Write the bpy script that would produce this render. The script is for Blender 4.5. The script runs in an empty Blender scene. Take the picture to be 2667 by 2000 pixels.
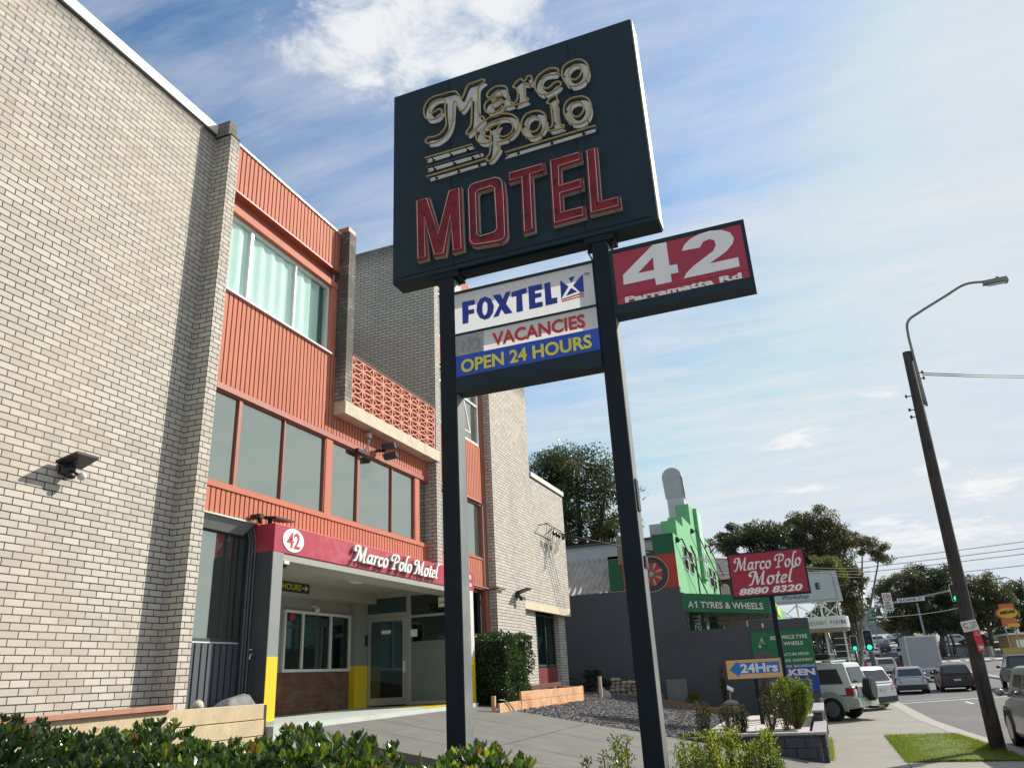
import bpy, bmesh, math, random
from mathutils import Vector, Matrix
random.seed(7)
R = math.radians
sc = bpy.context.scene
COL = sc.collection

# ---------------------------------------------------------------- camera
# world origin = the photographer's eye; +Y runs along the motel facade, +X is towards the road, street level z = -1.9
cam = bpy.data.cameras.new('camera'); camo = bpy.data.objects.new('camera', cam); COL.objects.link(camo)
cam.sensor_width = 36.0; cam.lens = 36.0*1983/2667; cam.clip_start = 0.05; cam.clip_end = 6000
pit, rol, azi = R(21.15), R(3.04), R(20.05)
f0 = Vector((-math.sin(azi), math.cos(azi), 0)); r0 = Vector((math.cos(azi), math.sin(azi), 0)); up = Vector((0, 0, 1))
fw = f0*math.cos(pit)+up*math.sin(pit); u1 = up*math.cos(pit)-f0*math.sin(pit)
cr = r0*math.cos(rol)-u1*math.sin(rol); cu = u1*math.cos(rol)+r0*math.sin(rol)
mw = Matrix.Identity(4)
for i in range(3):
    mw[i][0], mw[i][1], mw[i][2] = cr[i], cu[i], -fw[i]
camo.matrix_world = mw
sc.camera = camo

# ---------------------------------------------------------------- light
SUN = Vector((0.33, 0.39, 0.36)).normalized()
EL = math.asin(SUN.z); AZ = math.atan2(SUN.x, SUN.y)
sl = bpy.data.lights.new('sun', 'SUN'); sl.energy = 5.0; sl.angle = R(0.53); sl.color = (1.0, 0.93, 0.82)
so = bpy.data.objects.new('sun', sl); COL.objects.link(so)
so.rotation_euler = (-SUN).to_track_quat('-Z', 'Y').to_euler(); so.location = SUN*80
vs = sc.view_settings
vs.view_transform = 'Standard'; vs.look = 'None'; vs.exposure = 0.35; vs.gamma = 1.0; vs.use_curve_mapping = False

wd = bpy.data.worlds.new('World'); sc.world = wd; wd.use_nodes = True
nt = wd.node_tree; nt.nodes.clear()
def wn(t, **k):
    n = nt.nodes.new(t)
    for a, b in k.items(): setattr(n, a, b)
    return n
def wmath(op, a, b=None, c=None, clamp=False):
    n = wn('ShaderNodeMath', operation=op, use_clamp=clamp)
    for i, v in enumerate((a, b, c)):
        if v is None: continue
        if isinstance(v, (int, float)): n.inputs[i].default_value = v
        else: nt.links.new(v, n.inputs[i])
    return n.outputs[0]
def wramp(x, lo, hi):
    n = wn('ShaderNodeMapRange', interpolation_type='SMOOTHSTEP')
    nt.links.new(x, n.inputs[0]); n.inputs[1].default_value = lo; n.inputs[2].default_value = hi
    return n.outputs[0]
sky = wn('ShaderNodeTexSky', sky_type='NISHITA', sun_disc=False)
sky.sun_elevation = EL; sky.sun_rotation = AZ; sky.air_density = 1.0; sky.dust_density = 0.7; sky.ozone_density = 1.6
tc = wn('ShaderNodeTexCoord'); sx = wn('ShaderNodeSeparateXYZ'); nt.links.new(tc.outputs['Generated'], sx.inputs[0])
zz = wmath('ADD', wmath('MAXIMUM', sx.outputs[2], 0.0), 0.10)
cx = wmath('DIVIDE', sx.outputs[0], zz); cy = wmath('DIVIDE', sx.outputs[1], zz)
cv = wn('ShaderNodeCombineXYZ'); nt.links.new(cx, cv.inputs[0]); nt.links.new(cy, cv.inputs[1])
def wnoise(scale, detail, rough, rot=0.0, sc3=(1, 1, 1), loc=(0, 0, 0), dist=0.0):
    m = wn('ShaderNodeMapping'); m.inputs['Rotation'].default_value = (0, 0, rot); m.inputs['Scale'].default_value = sc3; m.inputs['Location'].default_value = loc
    nt.links.new(cv.outputs[0], m.inputs[0])
    n = wn('ShaderNodeTexNoise'); nt.links.new(m.outputs[0], n.inputs['Vector'])
    n.inputs['Scale'].default_value = scale; n.inputs['Detail'].default_value = detail; n.inputs['Roughness'].default_value = rough; n.inputs['Distortion'].default_value = dist
    return n.outputs['Fac']
# high thin veil: thicker towards the sun side (+X) and towards the horizon
veil = wramp(wmath('ADD', wmath('MULTIPLY', sx.outputs[0], 1.0), wmath('MULTIPLY', sx.outputs[2], -0.55)), -0.95, 0.05)
st1 = wnoise(2.6, 9, 0.60, R(62), (0.55, 2.6, 1), dist=0.5)
st2 = wnoise(1.1, 7, 0.62, R(35), (1.0, 1.7, 1), (3.1, 1.7, 0), dist=0.7)
st3 = wnoise(9.0, 6, 0.6, R(62), (0.35, 1.6, 1), (1.3, 0.2, 0), dist=0.3)
stre = wmath('MULTIPLY_ADD', st1, 0.5, wmath('MULTIPLY_ADD', st2, 0.42, wmath('MULTIPLY', st3, 0.16)))
cirrus = wmath('ADD', wmath('MULTIPLY_ADD', veil, 0.50, 0.22), wmath('MULTIPLY', wmath('SUBTRACT', stre, 0.54), 2.5), clamp=True)
# cumulus puffs: direction (x, y)/(z+0.1), radius, stretch
blob = None
for bx, by, rx, ry in ((-0.47, 0.725, 0.10, 0.09), (-0.37, 0.74, 0.14, 0.11), (-0.27, 0.755, 0.10, 0.08), (-0.43, 0.815, 0.08, 0.055), (-0.355, 0.835, 0.09, 0.055), (-0.30, 0.845, 0.06, 0.04), (-0.50, 0.80, 0.05, 0.05),
                       (0.03, 2.70, 0.11, 0.10), (0.72, 3.55, 0.15, 0.25), (0.35, 3.95, 0.13, 0.12), (0.30, 2.41, 0.06, 0.05), (0.62, 4.3, 0.4, 0.3), (0.05, 3.3, 0.12, 0.06), (0.5, 3.2, 0.07, 0.08)):
    dx = wmath('DIVIDE', wmath('SUBTRACT', cx, bx), rx); dy = wmath('DIVIDE', wmath('SUBTRACT', cy, by), ry)
    q = wmath('SUBTRACT', 1.0, wmath('SQRT', wmath('ADD', wmath('MULTIPLY', dx, dx), wmath('MULTIPLY', dy, dy))))
    blob = q if blob is None else wmath('MAXIMUM', blob, q)
pn = wnoise(9.0, 10, 0.66, dist=0.35)
cum = wramp(wmath('ADD', blob, wmath('MULTIPLY_ADD', pn, 3.9, -1.80)), -0.1, 1.1)
cum = wmath('MULTIPLY', cum, wramp(blob, -0.9, -0.1))
fac = wmath('MULTIPLY', cirrus, 0.95, clamp=True)
mixc = wn('ShaderNodeMix', data_type='RGBA')
hs = wn('ShaderNodeVectorMath', operation='MULTIPLY'); hs.inputs[1].default_value = (1.2, 1.5, 1.62)
nt.links.new(sky.outputs[0], hs.inputs[0])
cl_ = wn('ShaderNodeVectorMath', operation='MINIMUM'); cl_.inputs[1].default_value = (5.4, 6.5, 7.8); nt.links.new(hs.outputs[0], cl_.inputs[0])
nt.links.new(fac, mixc.inputs['Factor']); nt.links.new(cl_.outputs[0], mixc.inputs['A'])
mixc.inputs['B'].default_value = (7.1, 7.5, 7.8, 1)
mix2 = wn('ShaderNodeMix', data_type='RGBA'); nt.links.new(wmath('MULTIPLY', cum, 0.92), mix2.inputs['Factor']); nt.links.new(mixc.outputs['Result'], mix2.inputs['A']); mix2.inputs['B'].default_value = (8.4, 8.5, 8.6, 1)
bg = wn('ShaderNodeBackground'); bg.inputs['Strength'].default_value = 0.085
nt.links.new(mix2.outputs['Result'], bg.inputs['Color'])
wo = wn('ShaderNodeOutputWorld'); nt.links.new(bg.outputs[0], wo.inputs['Surface'])

# ---------------------------------------------------------------- helpers
def S(r, g, b):
    def c(v):
        v /= 255.0
        return v/12.92 if v <= 0.04045 else ((v+0.055)/1.055)**2.4
    return (c(r), c(g), c(b))

MATS = {}
def M(name, rgb, rough=0.6, metal=0.0, var=0.12, vs=3.0, bump=0.0, bs=40.0, spec=0.5, emit=0.0, stain=None, ss=0.6, sa=0.5):
    """plain painted / natural surface with mottled colour, optional stains and fine bump"""
    if name in MATS: return MATS[name]
    m = bpy.data.materials.new(name); m.use_nodes = True; t = m.node_tree; p = t.nodes['Principled BSDF']
    p.inputs['Roughness'].default_value = rough; p.inputs['Metallic'].default_value = metal; p.inputs['Specular IOR Level'].default_value = spec
    g = t.nodes.new('ShaderNodeNewGeometry')
    n = t.nodes.new('ShaderNodeTexNoise'); n.inputs['Scale'].default_value = vs; n.inputs['Detail'].default_value = 6; n.inputs['Roughness'].default_value = 0.65
    t.links.new(g.outputs['Position'], n.inputs['Vector'])
    mr = t.nodes.new('ShaderNodeMapRange'); mr.inputs[1].default_value = 0.3; mr.inputs[2].default_value = 0.7; mr.inputs[3].default_value = 1-var; mr.inputs[4].default_value = 1+var
    t.links.new(n.outputs['Fac'], mr.inputs[0])
    mx = t.nodes.new('ShaderNodeVectorMath'); mx.operation = 'SCALE'; mx.inputs[0].default_value = rgb
    t.links.new(mr.outputs[0], mx.inputs['Scale'])
    col = mx.outputs[0]
    if stain:
        n2 = t.nodes.new('ShaderNodeTexNoise'); n2.inputs['Scale'].default_value = ss; n2.inputs['Detail'].default_value = 8; n2.inputs['Roughness'].default_value = 0.7
        t.links.new(g.outputs['Position'], n2.inputs['Vector'])
        r2 = t.nodes.new('ShaderNodeMapRange'); r2.inputs[1].default_value = 0.5; r2.inputs[2].default_value = 0.68; r2.inputs[4].default_value = sa
        t.links.new(n2.outputs['Fac'], r2.inputs[0])
        mm = t.nodes.new('ShaderNodeMix'); mm.data_type = 'RGBA'; t.links.new(r2.outputs[0], mm.inputs['Factor']); t.links.new(col, mm.inputs['A']); mm.inputs['B'].default_value = (*stain, 1)
        col = mm.outputs['Result']
    t.links.new(col, p.inputs['Base Color'])
    if emit: p.inputs['Emission Color'].default_value = (*rgb, 1); p.inputs['Emission Strength'].default_value = emit
    if bump:
        n3 = t.nodes.new('ShaderNodeTexNoise'); n3.inputs['Scale'].default_value = bs; n3.inputs['Detail'].default_value = 4
        t.links.new(g.outputs['Position'], n3.inputs['Vector'])
        b = t.nodes.new('ShaderNodeBump'); b.inputs['Strength'].default_value = bump; b.inputs['Distance'].default_value = 0.02
        t.links.new(n3.outputs['Fac'], b.inputs['Height']); t.links.new(b.outputs[0], p.inputs['Normal'])
    MATS[name] = m; return m

def brick(name, c1, c2, mortar, bw=0.24, bh=0.086, ms=0.0070, stain=(0.25, 0.2, 0.13), sa=0.35, grime=None, rough=0.85, gcol=(0.05, 0.048, 0.042)):
    """stretcher bond laid in world metres; grime = (z0, z1) band of dark weathering patches"""
    m = bpy.data.materials.new(name); m.use_nodes = True; t = m.node_tree; p = t.nodes['Principled BSDF']; p.inputs['Roughness'].default_value = rough
    L = t.links.new; N = t.nodes.new
    g = N('ShaderNodeNewGeometry'); s = N('ShaderNodeSeparateXYZ'); L(g.outputs['Position'], s.inputs[0])
    ns = N('ShaderNodeSeparateXYZ'); L(g.outputs['True Normal'], ns.inputs[0])
    ab = N('ShaderNodeMath'); ab.operation = 'ABSOLUTE'; L(ns.outputs[1], ab.inputs[0])
    gt = N('ShaderNodeMath'); gt.operation = 'GREATER_THAN'; gt.inputs[1].default_value = 0.6; L(ab.outputs[0], gt.inputs[0])
    mu = N('ShaderNodeMix'); L(gt.outputs[0], mu.inputs['Factor']); L(s.outputs[1], mu.inputs['A']); L(s.outputs[0], mu.inputs['B'])
    zo = N('ShaderNodeMath'); zo.operation = 'ADD'; zo.inputs[1].default_value = 20.03; L(s.outputs[2], zo.inputs[0])
    xo = N('ShaderNodeMath'); xo.operation = 'ADD'; xo.inputs[1].default_value = 60.06; L(mu.outputs['Result'], xo.inputs[0])
    cb = N('ShaderNodeCombineXYZ'); L(xo.outputs[0], cb.inputs[0]); L(zo.outputs[0], cb.inputs[1])
    bt = N('ShaderNodeTexBrick'); L(cb.outputs[0], bt.inputs['Vector'])
    bt.inputs['Scale'].default_value = 1; bt.inputs['Brick Width'].default_value = bw; bt.inputs['Row Height'].default_value = bh; bt.inputs['Mortar Size'].default_value = ms; bt.inputs['Mortar Smooth'].default_value = 0.15
    bt.inputs['Color1'].default_value = (*c1, 1); bt.inputs['Color2'].default_value = (*c2, 1); bt.inputs['Mortar'].default_value = (*mortar, 1)
    col = bt.outputs['Color']
    def overlay(scale, lo, hi, amt, rgb, gate=None, stretch=None):
        nonlocal col
        n = N('ShaderNodeTexNoise'); n.inputs['Scale'].default_value = scale; n.inputs['Detail'].default_value = 9; n.inputs['Roughness'].default_value = 0.68
        v = g.outputs['Position']
        if stretch:
            mp = N('ShaderNodeMapping'); mp.inputs['Scale'].default_value = stretch; L(v, mp.inputs[0]); v = mp.outputs[0]
        L(v, n.inputs['Vector'])
        r = N('ShaderNodeMapRange'); r.inputs[1].default_value = lo; r.inputs[2].default_value = hi; r.inputs[4].default_value = amt; L(n.outputs['Fac'], r.inputs[0])
        f = r.outputs[0]
        if gate:
            zr = N('ShaderNodeMapRange'); zr.inputs[1].default_value = gate[0]; zr.inputs[2].default_value = gate[1]; L(s.outputs[2], zr.inputs[0])
            q = N('ShaderNodeMath'); q.operation = 'MULTIPLY'; L(f, q.inputs[0]); L(zr.outputs[0], q.inputs[1]); f = q.outputs[0]
        x = N('ShaderNodeMix'); x.data_type = 'RGBA'; L(f, x.inputs['Factor']); L(col, x.inputs['A']); x.inputs['B'].default_value = (*rgb, 1); col = x.outputs['Result']
    overlay(0.55, 0.46, 0.72, sa, stain)
    overlay(2.2, 0.5, 0.75, 0.28, (0.30, 0.28, 0.25))
    overlay(0.9, 0.55, 0.72, 0.25, (0.16, 0.15, 0.14), stretch=(1, 1, 0.25))
    if grime: overlay(1.6, 0.28, 0.5, 0.85, gcol, grime)
    L(col, p.inputs['Base Color'])
    nb = N('ShaderNodeTexNoise'); nb.inputs['Scale'].default_value = 130; L(g.outputs['Position'], nb.inputs['Vector'])
    sm = N('ShaderNodeMath'); sm.operation = 'MULTIPLY_ADD'; sm.inputs[1].default_value = 0.12; L(nb.outputs['Fac'], sm.inputs[0])
    iv = N('ShaderNodeMath'); iv.operation = 'SUBTRACT'; iv.inputs[0].default_value = 1; L(bt.outputs['Fac'], iv.inputs[1]); L(iv.outputs[0], sm.inputs[2])
    b = N('ShaderNodeBump'); b.inputs['Strength'].default_value = 0.8; b.inputs['Distance'].default_value = 0.009; L(sm.outputs[0], b.inputs['Height']); L(b.outputs[0], p.inputs['Normal'])
    MATS[name] = m; return m

def glass(name, fac, tint=(0.9, 1, 0.97), rough=0.02):
    m = bpy.data.materials.new(name); m.use_nodes = True; t = m.node_tree; t.nodes.remove(t.nodes['Principled BSDF'])
    a = t.nodes.new('ShaderNodeBsdfTransparent'); a.inputs[0].default_value = (*tint, 1)
    b = t.nodes.new('ShaderNodeBsdfGlossy'); b.inputs['Roughness'].default_value = rough; b.inputs[0].default_value = (0.85, 0.9, 0.88, 1)
    x = t.nodes.new('ShaderNodeMixShader'); x.inputs[0].default_value = fac
    t.links.new(a.outputs[0], x.inputs[1]); t.links.new(b.outputs[0], x.inputs[2]); t.links.new(x.outputs[0], t.nodes['Material Output'].inputs[0])
    MATS[name] = m; return m

def leafmat(name, rgb, trans=0.35, rough=0.45, spec=0.4, var=0.25):
    if name in MATS: return MATS[name]
    m = bpy.data.materials.new(name); m.use_nodes = True; t = m.node_tree; p = t.nodes['Principled BSDF']
    p.inputs['Roughness'].default_value = rough; p.inputs['Specular IOR Level'].default_value = spec
    g = t.nodes.new('ShaderNodeNewGeometry'); mr = t.nodes.new('ShaderNodeMapRange'); mr.inputs[3].default_value = 1-var; mr.inputs[4].default_value = 1+var
    t.links.new(g.outputs['Random Per Island'], mr.inputs[0])
    mx = t.nodes.new('ShaderNodeVectorMath'); mx.operation = 'SCALE'; mx.inputs[0].default_value = rgb; t.links.new(mr.outputs[0], mx.inputs['Scale'])
    t.links.new(mx.outputs[0], p.inputs['Base Color'])
    d = t.nodes.new('ShaderNodeBsdfTranslucent'); d.inputs[0].default_value = (rgb[0]*1.6, rgb[1]*1.7, rgb[2]*0.6, 1)
    x = t.nodes.new('ShaderNodeMixShader'); x.inputs[0].default_value = trans
    t.links.new(p.outputs[0], x.inputs[1]); t.links.new(d.outputs[0], x.inputs[2]); t.links.new(x.outputs[0], t.nodes['Material Output'].inputs[0])
    MATS[name] = m; return m

class MB:
    """collects faces of one part"""
    def __init__(s): s.v = []; s.f = []; s.mi = []
    def add(s, vs, fs, mi=0):
        o = len(s.v); s.v += [tuple(v) for v in vs]; s.f += [tuple(i+o for i in f) for f in fs]; s.mi += [mi]*len(fs); return s
    def box(s, x0, x1, y0, y1, z0, z1, mi=0):
        return s.add([(x0,y0,z0),(x1,y0,z0),(x1,y1,z0),(x0,y1,z0),(x0,y0,z1),(x1,y0,z1),(x1,y1,z1),(x0,y1,z1)],
                     [(0,3,2,1),(4,5,6,7),(0,1,5,4),(1,2,6,5),(2,3,7,6),(3,0,4,7)], mi)
    def hexa(s, p, mi=0):
        return s.add(p, [(0,3,2,1),(4,5,6,7),(0,1,5,4),(1,2,6,5),(2,3,7,6),(3,0,4,7)], mi)
    def obox(s, c, ax, ay, az, mi=0):
        c, ax, ay, az = map(Vector, (c, ax, ay, az))
        return s.hexa([c-ax-ay-az, c+ax-ay-az, c+ax+ay-az, c-ax+ay-az, c-ax-ay+az, c+ax-ay+az, c+ax+ay+az, c-ax+ay+az], mi)
    def beam(s, a, b, w, h, mi=0, upv=(0, 0, 1)):
        a, b = Vector(a), Vector(b); d = b-a; l = d.length; d.normalize(); side = d.cross(Vector(upv))
        if side.length < 1e-4: side = d.cross(Vector((1, 0, 0)))
        side.normalize(); u = side.cross(d)
        return s.obox((a+b)/2, d*l/2, side*w/2, u*h/2, mi)
    def prism(s, poly, vec, mi=0):
        n = len(poly); vec = Vector(vec); a = [Vector(p) for p in poly]
        return s.add(a+[p+vec for p in a], [tuple(range(n-1,-1,-1)), tuple(range(n, 2*n))]+[(i, (i+1) % n, n+(i+1) % n, n+i) for i in range(n)], mi)
    def tube(s, pts, r, n=6, closed=False, mi=0, caps=True):
        pts = [Vector(p) for p in pts]; m = len(pts); o = len(s.v); prev = None
        rr = r if isinstance(r, (list, tuple)) else [r]*m
        for i, p in enumerate(pts):
            a = pts[i-1] if (i or closed) else p; b = pts[(i+1) % m] if (i < m-1 or closed) else p
            d = (b-a); d = d.normalized() if d.length > 1e-9 else Vector((0, 0, 1))
            if prev is None:
                prev = d.orthogonal().normalized()
            prev = prev-d*prev.dot(d)
            prev = prev.normalized() if prev.length > 1e-6 else d.orthogonal().normalized()
            q = d.cross(prev)
            for k in range(n):
                t = 2*math.pi*k/n; s.v.append(tuple(p+(prev*math.cos(t)+q*math.sin(t))*rr[i]))
        for i in range(m if closed else m-1):
            j = (i+1) % m
            for k in range(n):
                s.f.append((o+i*n+k, o+i*n+(k+1) % n, o+j*n+(k+1) % n, o+j*n+k)); s.mi.append(mi)
        if caps and not closed:
            s.f.append(tuple(o+k for k in range(n-1, -1, -1))); s.f.append(tuple(o+(m-1)*n+k for k in range(n))); s.mi += [mi, mi]
        return s
    def cyl(s, c, axis, r, h, n=20, mi=0, r2=None):
        axis = Vector(axis).normalized(); c = Vector(c)
        return s.tube([c-axis*h/2, c+axis*h/2], [r, r if r2 is None else r2], n, mi=mi)
    def ball(s, c, rx, ry=None, rz=None, nu=10, nv=7, mi=0, jit=0.0):
        ry = rx if ry is None else ry; rz = rx if rz is None else rz; c = Vector(c); o = len(s.v)
        for j in range(nv+1):
            t = math.pi*j/nv
            for i in range(nu):
                a = 2*math.pi*i/nu; k = 1+random.uniform(-jit, jit)
                s.v.append((c.x+rx*k*math.sin(t)*math.cos(a), c.y+ry*k*math.sin(t)*math.sin(a), c.z+rz*k*math.cos(t)))
        for j in range(nv):
            for i in range(nu):
                s.f.append((o+j*nu+i, o+(j+1)*nu+i, o+(j+1)*nu+(i+1) % nu, o+j*nu+(i+1) % nu)); s.mi.append(mi)
        return s

ORG = {}
def org(p): return ORG.get(p.name, Vector((0, 0, 0))) if p else Vector((0, 0, 0))
def tag(o, label=None, cat=None, group=None, kind=None):
    if label: o['label'] = label
    if cat: o['category'] = cat
    if group: o['group'] = group
    if kind: o['kind'] = kind
    return o
def thing(name, label, cat, loc=(0, 0, 0), group=None):
    o = bpy.data.objects.new(name, None); COL.objects.link(o); o.location = loc; o.empty_display_size = 0.3
    ORG[o.name] = Vector(loc); return tag(o, label, cat, group)
def part(name, mb, mat, parent=None, smooth=False, label=None, bevel=0.0, own=False):
    """link one mesh object; vertices given in world metres"""
    g = org(parent)
    if own:                                        # top-level mesh: put its origin at its base
        xs = [v[0] for v in mb.v]; ys = [v[1] for v in mb.v]; zs = [v[2] for v in mb.v]
        g = Vector(((min(xs)+max(xs))/2, (min(ys)+max(ys))/2, min(zs)))
    me = bpy.data.meshes.new(name); me.from_pydata([(v[0]-g.x, v[1]-g.y, v[2]-g.z) for v in mb.v], [], mb.f)
    for mm in (mat if isinstance(mat, (list, tuple)) else [mat]): me.materials.append(mm)
    if any(mb.mi): me.polygons.foreach_set('material_index', mb.mi)
    if smooth: me.polygons.foreach_set('use_smooth', [True]*len(me.polygons))
    me.update()
    o = bpy.data.objects.new(name, me); COL.objects.link(o)
    if parent: o.parent = parent; ORG[o.name] = g
    elif own: o.location = g; ORG[o.name] = g
    else: ORG[o.name] = Vector((0, 0, 0))
    if label: o['label'] = label
    if bevel:
        b = o.modifiers.new('bevel', 'BEVEL'); b.width = bevel; b.segments = 2; b.limit_method = 'ANGLE'
    return o
def single(name, mb, mat, label, cat, group=None, smooth=False, bevel=0.0, kind=None):
    return tag(part(name, mb, mat, None, smooth, bevel=bevel, own=True), label, cat, group, kind)
def struct(name, mb, mat, smooth=False, kind='structure'):
    o = part(name, mb, mat, None, smooth); o['kind'] = kind; return o
def dup(root, label=None, name=None):
    c = root.copy(); COL.objects.link(c); ORG[c.name] = org(root)
    if label: c['label'] = label
    for ch in [o for o in bpy.data.objects if o.parent == root]:
        d = ch.copy(); COL.objects.link(d); d.parent = c
        for g in [o for o in bpy.data.objects if o.parent == ch]:
            e = g.copy(); COL.objects.link(e); e.parent = d
    return c

def spline(pts, closed=True, sub=4):
    n = len(pts); out = []
    rng = range(n) if closed else range(n-1)
    for i in rng:
        if closed: p = [pts[(i+k-1) % n] for k in range(4)]
        else: p = [pts[max(0, i-1)], pts[i], pts[i+1], pts[min(n-1, i+2)]]
        for k in range(sub):
            t = k/sub; r = []
            for c in range(len(p[0])):
                a, b, d, e = (q[c] for q in p)
                r.append(0.5*((2*b)+(-a+d)*t+(2*a-5*b+4*d-e)*t*t+(-a+3*b-3*d+e)*t**3))
            out.append(tuple(r))
    if not closed: out.append(tuple(pts[-1]))
    return out

def curve_mesh(cu):
    o = bpy.data.objects.new('tmp', cu); COL.objects.link(o)
    dg = bpy.context.evaluated_depsgraph_get(); dg.update()
    me = bpy.data.meshes.new_from_object(o.evaluated_get(dg))
    v = [tuple(x.co) for x in me.vertices]; f = [tuple(p.vertices) for p in me.polygons]
    bpy.data.objects.remove(o); bpy.data.curves.remove(cu); bpy.data.meshes.remove(me)
    return v, f
def shape2d(loops, half):
    """filled outline with holes, extruded +-half in z"""
    cu = bpy.data.curves.new('tmp', 'CURVE'); cu.dimensions = '2D'; cu.fill_mode = 'BOTH'; cu.extrude = half
    for lp in loops:
        sp = cu.splines.new('POLY'); sp.points.add(len(lp)-1); sp.use_cyclic_u = True
        for q, p in zip(sp.points, lp): q.co = (p[0], p[1], 0, 1)
    return curve_mesh(cu)
def text2d(s, half=0.01, bold=0.0, shear=0.0, space=1.0):
    cu = bpy.data.curves.new('tmp', 'FONT'); cu.body = s; cu.size = 1.0; cu.extrude = half; cu.offset = bold; cu.shear = shear; cu.space_character = space; cu.resolution_u = 3
    return curve_mesh(cu)
def put(mb, vf, O, U, V, depth, fit=True, mi=0):
    """lay a flat (x, y, +-z) shape on the plane O + x*U + y*V; U, V span its whole bounding box; depth = outward vector"""
    v, f = vf
    if not v: return mb
    O, U, V, depth = map(Vector, (O, U, V, depth))
    x0 = min(p[0] for p in v); x1 = max(p[0] for p in v); y0 = min(p[1] for p in v); y1 = max(p[1] for p in v); zm = max(abs(p[2]) for p in v) or 1
    if not fit: x0 = y0 = 0; x1 = y1 = 1
    return mb.add([O+U*((p[0]-x0)/(x1-x0))+V*((p[1]-y0)/(y1-y0))+depth*(0.5+0.5*p[2]/zm) for p in v], f, mi)
def words(name, s, mat, parent, O, U, V, depth, bold=0.0, shear=0.0, space=1.0):
    mb = MB(); put(mb, text2d(s, 0.01, bold, shear, space), O, U, V, depth); return part(name, mb, mat, parent)

# broad-pen script used for the motel's own lettering (x-height 1)
GL = {'M': (1.85, [[(-.02,1.12),(-.24,1.28),(-.2,1.58),(.12,1.72),(.46,1.62)], [(.46,1.62),(.30,.85),(.10,.12),(-.22,.04)], [(.46,1.62),(.66,.9),(.80,.08)], [(.80,.08),(1.10,.9),(1.42,1.70)], [(1.42,1.70),(1.36,.9),(1.34,.10),(1.62,.06)]]),
      'P': (1.3, [[(.0,.95),(-.22,1.2),(-.02,1.6),(.5,1.75),(1.02,1.55),(1.08,1.12),(.75,.84),(.42,.84)], [(.5,1.5),(.4,.8),(.3,.05)], [(.0,.03),(.58,.03)]]),
      'a': (1.08, [[(.76,.85),(.5,1.0),(.2,.8),(.08,.4),(.25,.05),(.5,.2),(.72,.65)], [(.82,1.0),(.74,.5),(.74,.1),(1.0,.1)]]),
      'r': (.8, [[(.06,.88),(.24,1.0),(.24,.5),(.18,.0)], [(.24,.6),(.42,.92),(.62,1.0),(.72,.88)]]),
      'c': (.84, [[(.7,.82),(.5,1.0),(.2,.8),(.1,.4),(.27,.04),(.52,.03),(.74,.22)]]),
      'o': (.95, [[(.45,1.0),(.2,.85),(.1,.45),(.28,.03),(.45,.0),(.7,.18),(.8,.6),(.65,.95),(.45,1.0)]]),
      'l': (.6, [[(.78,1.82),(.52,1.9),(.38,1.6),(.24,.7),(.24,.12),(.5,.06)]]),
      't': (.68, [[(.4,1.45),(.3,.7),(.26,.12),(.52,.06)], [(.05,1.0),(.62,1.0)]]),
      'e': (.82, [[(.15,.5),(.58,.6),(.64,.88),(.45,1.0),(.18,.78),(.1,.38),(.3,.03),(.64,.16)]]), ' ': (.75, [])}
def script(mb, text, O, U, V, depth, nib=0.15, slant=0.2):
    """U = metres per unit along the line, V = metres per unit up"""
    x = 0.0; O, U, V, depth = map(Vector, (O, U, V, depth)); k = kk = 0
    for ch in text:
        adv, strokes = GL[ch]
        for st in strokes:
            pts = spline(st, False, 5); k += 1
            for (nx, ny) in ((nib, nib*.75), (-.06, .075)):
                for a, b in zip(pts, pts[1:]):
                    q = []
                    for p, sg in ((a, -1), (b, -1), (b, 1), (a, 1)):
                        px, py = p[0]+sg*nx, p[1]+sg*ny
                        q.append(O+U*(x+px+py*slant)+V*py)
                    if (q[1]-q[0]).cross(q[2]-q[0]).dot(depth) < 0: q = q[::-1]
                    kk += 1; dd = depth+depth.normalized()*(0.0005*(kk % 9))
                    mb.add(q+[p+dd for p in q], [(0,3,2,1),(4,5,6,7),(0,1,5,4),(1,2,6,5),(2,3,7,6),(3,0,4,7)])
        x += adv
    return x
def script_len(t): return sum(GL[c][0] for c in t)

PROF = [(-200,-1.9),(50,-1.9),(65,-1.78),(75,-1.62),(90,-1.3),(110,-.6),(130,.3),(150,1.3),(180,2.9),(220,5),(400,9),(4000,40)]
def prof(y):
    if y <= PROF[0][0]: return PROF[0][1]
    for (a, za), (b, zb) in zip(PROF, PROF[1:]):
        if y <= b: return za+(zb-za)*(y-a)/(b-a)
    return PROF[-1][1]
def lot(x): return -0.5-0.18*(x+8)       # the motel's sloping forecourt
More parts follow.
